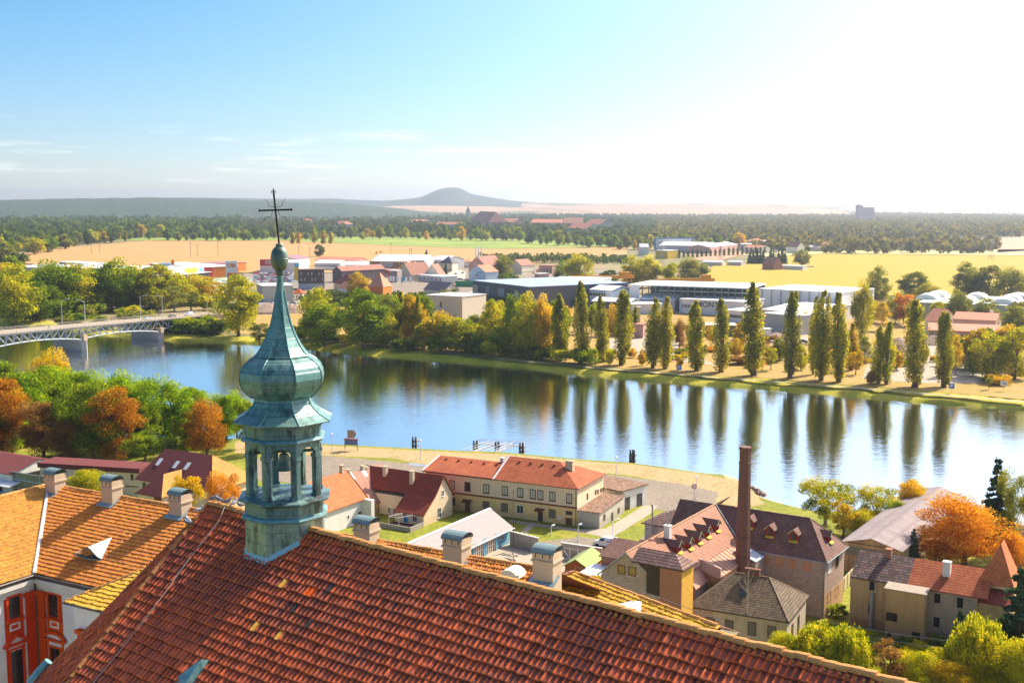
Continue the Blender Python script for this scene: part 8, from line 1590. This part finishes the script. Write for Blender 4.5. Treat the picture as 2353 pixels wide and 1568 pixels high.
P=G(H_(412,210));bb=Bld('billboard','blue-edged white billboard before the ochre shed','billboard',P,R(5));b=MB();b.box(-26,0,1,26,1,17);bb.part('frame',b,plain('frame_blue',(.1,.25,.5),.7,.05,1));b=MB();b.box(-24,-.2,2.5,24,-.01,15.5);bb.part('panel',b,m_metal_w);text_mesh('lettering','KRALZ MESA',6.5,m_glz,bb.root,(0,-.4,9),(R(90),0,0),.1)
for q,t,w_,lb in (((645,97),20,3.0,'slim far chimney above the long white hall'),((1217,150),55,3.2,'thin far brown chimney in the hazy industry')):P=G(H_(*q));b=MB();b.tube([(0,0,0),(0,0,ZT(P,H_(0,t)[1]))],[w_,w_*.7],8);o=b.build('far_chimney',m_crw);o.location=P;tag(o,lb,'chimney')
vil=[(r2x,r2y)for r2x,r2y in ()]
def rc(k,a,b_,h,D,kind,rh,w_,r__,lb,cat='house'):
    h=h+9;return tb('village_house',lb,cat,c(k,*a),c(k,*b_),h,D,kind,rh,w_,r__,over=.3)
rc('r2',(395,312),(452,318),8,20,'hip',5,m_crw,m_orr,'cottage among the woods left of the pink-roofed one');rc('r2',(710,345),(785,350),9,24,'hip',7,m_crw,m_orr,'yellow-walled lodge with orange roof in the woods');rc('r2',(1400,320),(1530,322),9,25,'gx',4,m_crw,m_orr,'village row left of the far church');rc('r2',(1630,350),(1850,352),8,20,'gx',5,m_crw,m_orr,'long low village roof below the church');rc('r2',(1950,315),(2110,330),14,40,'hip',22,m_pinkw,m_brnr,'big hipped church nave roof beside the far tower','church');rc('r2',(2130,335),(2170,338),9,20,'hip',6,m_crw,m_orr,'small house right of the far church');rc('r2',(2180,325),(2340,330),10,30,'gx',8,m_pinkw,m_orr,'row of pink village roofs right of the church')
rc('r3',(130,270),(380,272),10,40,'gx',8,m_crw,m_orr,'long pale village roof in the woods');rc('r3',(380,275),(520,275),12,40,'gx',12,m_pinkw,m_brnr,'reddish village roofs in the middle of the woods');rc('r3',(530,280),(640,285),12,30,'gx',10,m_crw,m_orr,'orange-pink village roofs right in the woods');rc('r3',(400,310),(540,315),10,30,'gx',9,m_crw,m_orr,'lower village roofs in the woods')
P=G(c('r2',1926,322));ct=empty('church_tower',P,0,'distant white church tower with dark onion spire','church tower');w_=38*.2531/F*np.linalg.norm(P-CAMP);h_=ZT(P,c('r2',0,235)[1]);ht_=ZT(P,c('r2',0,183)[1]);b=MB();b.box(-w_/2,-w_/2,0,w_/2,w_/2,h_);b.build('shaft',m_crw,ct);b=MB();b.lathe([(w_*.6,h_),(w_*.5,h_+4),(w_*.3,h_+7),(w_*.34,h_+10),(w_*.14,h_+14),(.6,ht_)],8);b.build('spire',m_dkr,ct);b=MB();b.box(-w_*.15,-w_/2-.2,h_*.7,w_*.15,-w_/2-.01,h_*.85);b.build('belfry_window',m_glz,ct)
P=G(c('r4',672,262));fb_=empty('far_silo',P,0,'huge square hazy plant block on the right horizon','plant');k_=np.linalg.norm(P-CAMP)/F;w_=94*.3375*k_;h_=ZT(P,c('r4',0,147)[1]);b=MB();b.box(-w_/2,0,0,w_/2,w_,h_);b.box(-w_/2,0,h_,-w_*.3,w_,h_+6);b.build('block',plain('hazy_pink',(.7,.5,.48),.9,.05,.05),fb_);P=G(c('r4',614,262));b=MB();b.tube([(0,0,0),(0,0,ZT(P,c('r4',0,124)[1]))],[5,3.5],10);o=b.build('far_stack',plain('hazy_pink',(.7,.5,.48),.9,.05,.05));o.location=P;tag(o,'tall hazy stack left of the big plant block','chimney')
g_=random.Random(12)
for i in range(16):
    x=g_.uniform(1790,2110);y=g_.uniform(500,517);m_=(m_wr,m_gw,m_crw,m_orr)[i%4];tb('far_block','pale hazy block in the distant town below the plant','building',(x,y),(x+g_.uniform(12,40),y+.2),10,40,'flat',0,m_crw if i%2 else m_gw,m_,group='hazy blocks of the distant town')
def pole(px,top,label,w=.3,grp='slim power poles in the fields'):P=G(px);h=ZT(P,top);b=MB();b.tube([(0,0,0),(0,0,h)],w,4);b.tube([(-1.5,0,h-1.2),(1.5,0,h-1.2)],w*.6,4);o=b.build('power_pole',m_iron);o.location=P;tag(o,label,'power pole',grp)
for x,yb,yt,lb in ((139,580,538,'power pole at the left end of the stubble field'),(210,585,551,'power pole with bush at its foot in the stubble field'),(228.5,581,553,'power pole just right of the bush pole'),(438,591,555,'power pole left of a pair above the retail park'),(453.5,589,560,'shorter power pole right of the pair above the retail park'),(501,592,548,'tallest power pole left of the spire'),(687,602,563,'power pole right of the finial ball'),(712,600,568,'second power pole right of the finial ball'),(898,588,557,'dark power pole behind the school'),(941,589,570,'left of twin pylons behind the school'),(945,589,570,'right of twin pylons behind the school'),(1247,607,579,'lattice-thin pole in the tan field, left of two'),(1258,600,583,'lattice-thin pole in the tan field, right of two')):pole((x,yb),yt,lb,.2)
def lattice(px,top,label):
    P=G(px);h=ZT(P,top);r_=empty('lattice_pylon',P,.6,label,'pylon');mt=plain('pylon_steel',(.4,.38,.36),.6,.1,1,.3)
    w0=h*.09
    for sx in (-1,1):
        for sy in (-1,1):b=MB();b.tube([(sx*w0,sy*w0,0),(sx*w0*.25,sy*w0*.25,h)],.16,4);b.build('leg',mt,r_)
    b=MB();n=9
    for i in range(n):
        z0,z1=h*i/n,h*(i+1)/n;a0=w0*(1-.75*i/n);a1=w0*(1-.75*(i+1)/n)
        for sy in (-1,1):b.tube([(-a0,sy*a0,z0),(a1,sy*a1,z1)],.08,3);b.tube([(a0,sy*a0,z0),(-a1,sy*a1,z1)],.08,3)
    b.build('lacing',mt,r_)
    for k_,l_ in ((.82,.2),(.92,.14)):b=MB();b.tube([(-h*l_,0,h*k_),(h*l_,0,h*k_)],.22,4);b.build('cross_arm',mt,r_)
lattice((1519,612),561,'lattice pylon between the two tall yellow-green trees');lattice((2276,598),548,'hazy lattice pylon at the right edge');lattice((1781,618),572,'faint lattice pylon in the yellow field');lattice((1655,597),560,'far lattice pylon before the avenue')
for i,(x,yb,yt)in enumerate(((691,665,545),(747,675,545),(820,655,548),(900,705,555),(975,700,560),(1055,705,548))):
    P=G(C_(x,yb+25));h=ZT(P,C_(0,yt)[1]);r_=empty('banner_pole',P,.2,'white banner flag on a pole, %s in the row'%('first','second','third','fourth with blue mark','fifth','sixth')[i],'flag','banner flags before the pyramid house');b=MB();b.tube([(0,0,0),(0,0,h)],.12,5);b.build('pole',m_metal_w,r_);b=MB();b.box(.13,-.03,h*.35,1.7,.03,h);b.build('flag',m_metal_w if i != 3 else m_blw,r_)
sheet('town_road',[C_(1500,600),C_(1740,520),C_(1830,455),C_(1990,430),C_(2090,470),C_(2080,560),C_(2060,660),C_(1830,640)],.3,plain('pale_road',(.5,.42,.34),.9,.08,.02))
sheet('shopping_car_park',[B_(100,470),B_(880,440),B_(870,680),B_(260,690),B_(0,600)],.3,m_road);sheet('bank_road',[B_(150,1020),B_(920,990),B_(940,1085),B_(200,1110)],.4,m_road);sheet('industrial_yard',[E_(0,560),E_(2350,640),F_(1400,500),F_(1300,330),E_(2300,350),E_(500,350)],.25,m_road);sheet('town_ground',[(560,650),(900,690),(1100,720),(1420,700),(1420,620),(900,600),(560,605)],.2,m_asph)
sheet('sand_road',[F_(180,1000),F_(450,985),F_(700,930),F_(720,700),F_(800,790),F_(830,1040),F_(450,1060),F_(180,1040)],.2,m_conc)
g_=random.Random(8);cols=['white','silver','red','blue','grey','sky','white','red','black','silver','white']
for i in range(110):
    row=i // 22;x=110+(i%22)*35+g_.uniform(-5,5);y=500+row*38+g_.uniform(-4,4)
    if 540<x<560:continue
    P=G(B_(x,y),.3);cc=cols[g_.randrange(len(cols))];car('car',P,R(60)+g_.uniform(-.1,.1),cc,'%s car in the packed car park behind the spire'%('pale blue' if cc=='sky' else cc),'cars in the shopping car park')
for q,cc,lb in ((B_(430,1070),'white','white car on the bank road left of the spire'),(B_(790,1045),'silver','pale car on the bank road right of the spire'),(B_(750,985),'blue','dark blue car parked by the red-roofed cottage'),(B_(895,975),'white','white car parked by the red-roofed cottage'),(C_(1905,515),'blue','small blue car driving on the curved town road'),(C_(2035,495),'black','dark car at the top of the town road'),(C_(1985,610),'grey','dark car at the bottom of the town road'),(E_(270,510),'white','white car parked by the sheds between poplars'),(F_(750,1040),'black','dark car on the sand road between poplars'),(G_(790,1110),'white','white car under the orange range'),(G_(1590,1130),'blue','blue car before the orange range'),(H_(2060,415),'white','white car at the end of the farm building'),(H_(2105,412),'silver','silver car behind the farm, rightmost'),(E_(1720,930),'white','white car behind the forked poplar')):car('van' if 'vanny' in lb else 'car',G(q,.3),g_.uniform(0,3),cc,lb)
for q,w_,h_,lb in ((F_(1640,1250),16,4.5,'large pinkish gravel heap on the waste land'),(F_(2170,1180),18,6,'tall grey gravel heap behind the small poplar pair'),(F_(2220,1290),10,3,'low gravel heap near the wide poplar'),(F_(360,965),12,2.5,'low heap beside the white sentry hut'),(E_(2130,1100),12,4,'dark earth heap left of the tallest poplar'),(G_(180,1400),14,5,'dark heap right of the small poplar pair'),(G_(740,1250),20,4.5,'long earth bank before the orange range'),(B_(380,1210),28,5.0,'brown earth mound left of the spire'),(B_(800,1200),22,4.5,'brown earth mound right of the spire')):
    P=G(q);g2_=random.Random(lb);b=MB();pr=[(w_/2,-.2),(w_*.42,h_*.25),(w_*.28,h_*.6),(w_*.12,h_*.92),(.4,h_)];b.lathe(pr,14,(0,0));b.v=[(x*(1+g2_.uniform(-.1,.1)),y*(1+g2_.uniform(-.1,.1)),z+g2_.uniform(-.2,.2))for x,y,z in b.v];o=b.build('gravel_heap',plain('heap_gravel',(.36,.25,.19),.95,.2,.5));o.location=P;o.rotation_euler=(0,0,1);tag(o,lb,'heap')
# ------------------------------------------------------------------ woods and far tree belts
def in_poly(poly,x,y):
    r=False;j=len(poly)-1
    for i in range(len(poly)):
        xi,yi=poly[i];xj,yj=poly[j]
        if ((yi>y)!= (yj>y))and x<(xj-xi)*(y-yi)/(yj-yi+1e-12)+xi:r=not r
        j=i
    return r
m_floor=groundmat('wood_floor_mat',[(.3,(.03,.045,.012)),(.5,(.06,.07,.02)),(.7,(.12,.1,.03))],.02,6)
def wood(name,label,poly,k,hmean,seed,leaf,q=26):
    if max(p[1]for p in poly)-min(p[1]for p in poly)>15:sheet('wood_floor',poly,.35,m_floor)
    g=np.random.default_rng(seed);ys=[p[1]for p in poly];xs=[p[0]for p in poly];T=[]
    y=max(ys);
    while y>min(ys):
        s=max(2.6,(y-470)/60*hmean*k);x=min(xs)+g.uniform(0,s)
        while x<max(xs):
            yy=y+g.uniform(-.3,.3)*s*.4
            if in_poly(poly,x,yy):T.append((x,yy))
            x += s*g.uniform(.6,1.3)
        y -= s*.42
    V=[];cl=[]
    for x,yy in T:
        P=G((x,yy));h=hmean*g.uniform(.6,1.25);w=h*g.uniform(.6,.95);n=q;u=rand_unit(g,n)*(g.random(n)**.3)[:,None]
        p=P+np.stack([u[:,0]*w/2,u[:,1]*w/2,h*.5+u[:,2]*h*.48],1);a=rand_unit(g,n);b=np.cross(a,rand_unit(g,n));b /= np.linalg.norm(b,axis=1)[:,None]+1e-9
        s_=h*.42*g.uniform(.6,1.2,n)[:,None];V.append(np.stack([p-a*s_*.5,p+b*s_*.4,p+a*s_*.5,p-b*s_*.4],1));cl.append(np.full(n,g.random())*.8+.2*(u[:,2]+1)/2)
    V=np.concatenate(V).reshape(-1,3);V[:,2]=np.maximum(V[:,2],.1);n=len(V)// 4;o=np_mesh(name,V,np.arange(n*4).reshape(n,4),LM[leaf],None,{'lv':g.random(n),'cl':np.concatenate(cl)});tag(o,label,'wood',kind='stuff');return len(T)
LM['woodA']=leafmat('leaf_wood_a',[(.035,.06,.014),(.055,.09,.02),(.08,.12,.024),(.15,.16,.03)],.25);LM['woodB']=leafmat('leaf_wood_b',[(.03,.05,.018),(.045,.07,.024),(.065,.09,.03),(.11,.12,.04)],.25)
LM['woodC']=leafmat('leaf_wood_c',[(.06,.07,.03),(.09,.1,.035),(.13,.12,.045),(.18,.15,.055)],.3)
n=0
n += wood('left_wood','mixed autumn wood beyond the stubble field on the left',[(-60,582),(60,577),(130,567),(200,560),(262,552),(340,546),(430,549),(560,548),(560,487),(-60,492)],.4,23,31,'woodA')
n += wood('middle_wood','dark woods in the middle distance behind the spire',[(560,548),(700,546),(860,544),(1000,546),(1180,548),(1300,556),(1440,566),(1500,562),(1500,490),(560,486)],.42,19,32,'woodB')
n += wood('right_wood','hazy woods in front of the right horizon',[(1500,566),(1640,556),(1800,556),(1960,552),(2352,545),(2420,500),(1500,484)],.42,17,33,'woodC',34)
n += wood('far_wood','thin far tree lines near the horizon',[(900,492),(2400,500),(2400,482),(900,479)],1.3,14,34,'woodB',14)
n += wood('field_hedge','hedge and scrub along the far edge of the fields',[(1100,605),(1440,606),(1440,596),(1100,594)],.5,7,35,'woodA')
n += wood('town_scrub','scrub and gardens between the town buildings',[(690,700),(1100,716),(1420,702),(1400,690),(1080,690),(700,680)],.7,5,36,'woodA',40)
n += wood('right_belt','belt of rounded bushes behind the yellow field',[(1720,579),(1900,583),(2290,583),(2290,562),(1720,560)],.5,16,37,'woodC',40)
print('WOOD',n)
def sector(x):return ['above the left end of the bridge','above the bridge lamps','above the white retail roofs','just left of the turret cross','just right of the turret cross','above the orange school','below the distant church tower','above the pink gabled house','above the grey hall roofs','above the open steel shed','left of the far avenue'][min(10,max(0,int(x/155)))]
g=np.random.default_rng(77)
edge=[(-20,592),(60,580),(130,570),(200,563),(262,556),(340,550),(430,553),(560,552),(700,550),(860,549),(1000,551),(1180,556),(1300,566),(1440,574),(1560,574),(1700,574)]
xs=np.linspace(-20,1700,120)
for i,x in enumerate(xs):
    x=x+g.uniform(-5,5);y=np.interp(x,[e_[0]for e_ in edge],[e_[1]for e_ in edge])+g.uniform(-4,2);s=(y-470)/60
    hh=g.uniform(12,25);lf=['green','lime','olive','dark','yellow','olive','green'][g.integers(0,7)];P=G((x,y));tree('broadleaf_tree',['fA','fB','fC'][i%3],P,hh,1,lf,'%s %s tree on the wood edge %s'%({'green':'fresh green','lime':'yellow-green','olive':'olive','dark':'dark','yellow':'yellow'}[lf],'tall' if hh>16 else 'low' if hh<12 else 'rounded',sector(x)),'trees along the edge of the distant woods',wd=hh*g.uniform(.6,1.0))
for i,x in enumerate(np.linspace(1560,1860,30)):
    y=np.interp(x,[1500,1720,1860],[596,585,574]);tree('young_tree','fp',G((x,y)),9+g.uniform(-1,1.5),1,'dark','small columnar tree in the avenue along the far road','avenue of young columnar trees',wd=4)
for i,x in enumerate((1722,1730,1738,1746,1752,1770,1776,1788,1796,1803)):tree('spruce_tree','fs',G((x,606+(i%2))),13+(i%3)*2,1,'spruce','dark conifer around the farm in the yellow field','conifers round the farm',wd=7)
tree('broadleaf_tree','fC',G((1842,612)),17,1,'olive','round tree right of the white farm building',wd=20)
g=np.random.default_rng(5)
bx=[60,150,250,330,420,470,630,660,690,720,760,800,850,890,930,960,1000,1040,1090,1130,1170,1215,1250,1300,1345]
for i,x in enumerate(bx):
    y=np.interp(x,[0,380,587,841,1176,1490],[738,768,782,800,826,856])-g.uniform(2,10);tree('shrub',['bA','bB'][i%2],G((x,y)),g.uniform(4,8),1,['green','olive','dark','lime'][i%4],'%s bush at the foot of the far bank trees %s'%(['bright green','olive','dark','yellow-green'][i%4],'by the bridge' if x<480 else 'beside the spire' if x<780 else 'below the slim poplars' if x<1010 else 'left of the poplar row'),'bushes on the far bank',wd=g.uniform(7,13))
for i in range(64):
    x=g.uniform(1380,2350);y=np.interp(x,[1176,1641,2352],[790,815,862])+g.uniform(-38,26);tree('shrub',['bA','bB'][i%2],G((x,y)),g.uniform(1.5,5),1,['yellow','willow','orange','brown','olive','lime'][i%6],'%s bush on the waste land %s'%(['yellow','yellow-green','orange','brown','olive','lime'][i%6],'near the first poplars' if x<1500 else 'near the forked poplar' if x<1680 else 'round the tallest poplar' if x<1820 else 'near the touching poplar pair' if x<1980 else 'round the small yellow poplars' if x<2150 else 'right of the last poplar'),'bushes on the waste land',wd=g.uniform(3,9))
for i in range(26):
    x=g.uniform(1800,2330);y=g.uniform(1440,1540);
    if x<1950 and y>1500:continue
    tree('shrub',['bA','bB'][i%2],G((x,y)),g.uniform(1,2.4),1,['green','lime','dark','willow'][i%4],'low %s garden bush %s'%(['green','lime','dark','yellowish'][i%4],'below the factory corner' if x<1950 else 'below the ruined house' if x<2150 else 'below the orange tower'),'low bushes in the garden',wd=g.uniform(2,5))
g=np.random.default_rng(91)
rows=[((0,480),(722,700),(612,640),20,90,'behind the bridge'),((0,300),(690,680),(600,625),9,95,'far behind the bridge'),((690,1000),(775,795),(665,705),9,75,'in the belt between spire and slim poplars'),((960,1110),(802,808),(722,745),6,58,'below the beige blank-walled building'),((1110,1290),(800,815),(675,715),8,62,'in the belt left of the poplar row'),((1080,1420),(765,770),(690,722),10,45,'behind the first poplars'),((2200,2352),(850,845),(745,775),6,70,'at the right end of the far bank'),((1960,2352),(740,760),(660,700),7,55,'behind the rightmost poplars')]
nm={'lime':'yellow-green','green':'green','olive':'olive','yellow':'yellow','dark':'dark green'}
for (x0,x1),(b0,b1),(t0,t1),n_,w_,where in rows:
    for i in range(n_):
        f=(i+g.uniform(.2,.8))/n_;x=x0+(x1-x0)*f;lf=['lime','green','olive','yellow','green','lime'][g.integers(0,6)];kd=['rA','rB','rC','lA'][g.integers(0,4)]
        tpx('broadleaf_tree',kd,(x,b0+(b1-b0)*f+g.uniform(-4,4)),g.uniform(t0,t1),w_*g.uniform(.75,1.25),lf,'%s %s tree %s'%(nm[lf],'spreading' if kd[0]=='r' else 'loose',where),'belt trees '+where)
for i,(x,yb,yt,w_,lf)in enumerate(((10,610,556,60,'olive'),(45,612,575,46,'dark'),(80,585,545,50,'lime'),(25,640,588,60,'green'),(110,580,540,46,'green'),(-10,590,540,60,'lime'),(150,572,538,40,'olive'))):
    tpx('broadleaf_tree',['fA','fB','fC'][i%3],(x,yb),yt,w_,lf,'large %s tree at the left end of the stubble field, %s from the edge'%({'olive':'olive','dark':'dark','lime':'yellow-green','green':'green'}[lf],['second','fourth','fifth','third','sixth','first','seventh'][i]))
_p=[o for o in bpy.data.objects if o.name.startswith('store_sign_portal')][0];print('OBI',_p.location,ws_,hs_)
for i,(x,yb,yt,w_,kd,lf,lb)in enumerate(((30,1040,880,80,'rC','park','green park tree between the two brown chestnuts at the left'),(75,1020,850,100,'rA','park','bright green park crown second from the left edge'),(160,1045,880,100,'rB','green','dark green park tree left of the tall green one'),(285,1030,850,100,'rC','park','green crown right behind the orange chestnut'),(405,1025,870,100,'rA','park','green crown left of the rusty chestnut'),(330,1045,900,80,'rB','green','dark green tree at the park edge beside the orange chestnut'),(545,1005,895,70,'rC','park','green tree at the river beside the turret'),(430,1045,930,70,'rB','green','lower dark green tree left of the rusty chestnut'),(-10,1000,830,110,'rC','park','big green crown cut by the left edge'))):
    tpx('broadleaf_tree',kd,(x,yb),yt,w_,lf,lb)
g=np.random.default_rng(44)
for i in range(44):
    x=g.uniform(-20,500);y=np.interp(x,[-20,230,480],[741,752,772])-g.uniform(2,34)*(1 if x<330 else .5)
    tree('shrub',['bA','bB'][i%2],G((x,y)),g.uniform(4,9),1,['green','dark','olive','green','lime'][i%5],'%s bush under the trees along the far shore %s'%(['green','dark','olive','fresh green','yellow-green'][i%5],'at the left edge' if x<120 else 'behind the first pier' if x<260 else 'behind the second pier' if x<390 else 'by the bridge abutment'),'bushes by the bridge',wd=g.uniform(8,14))
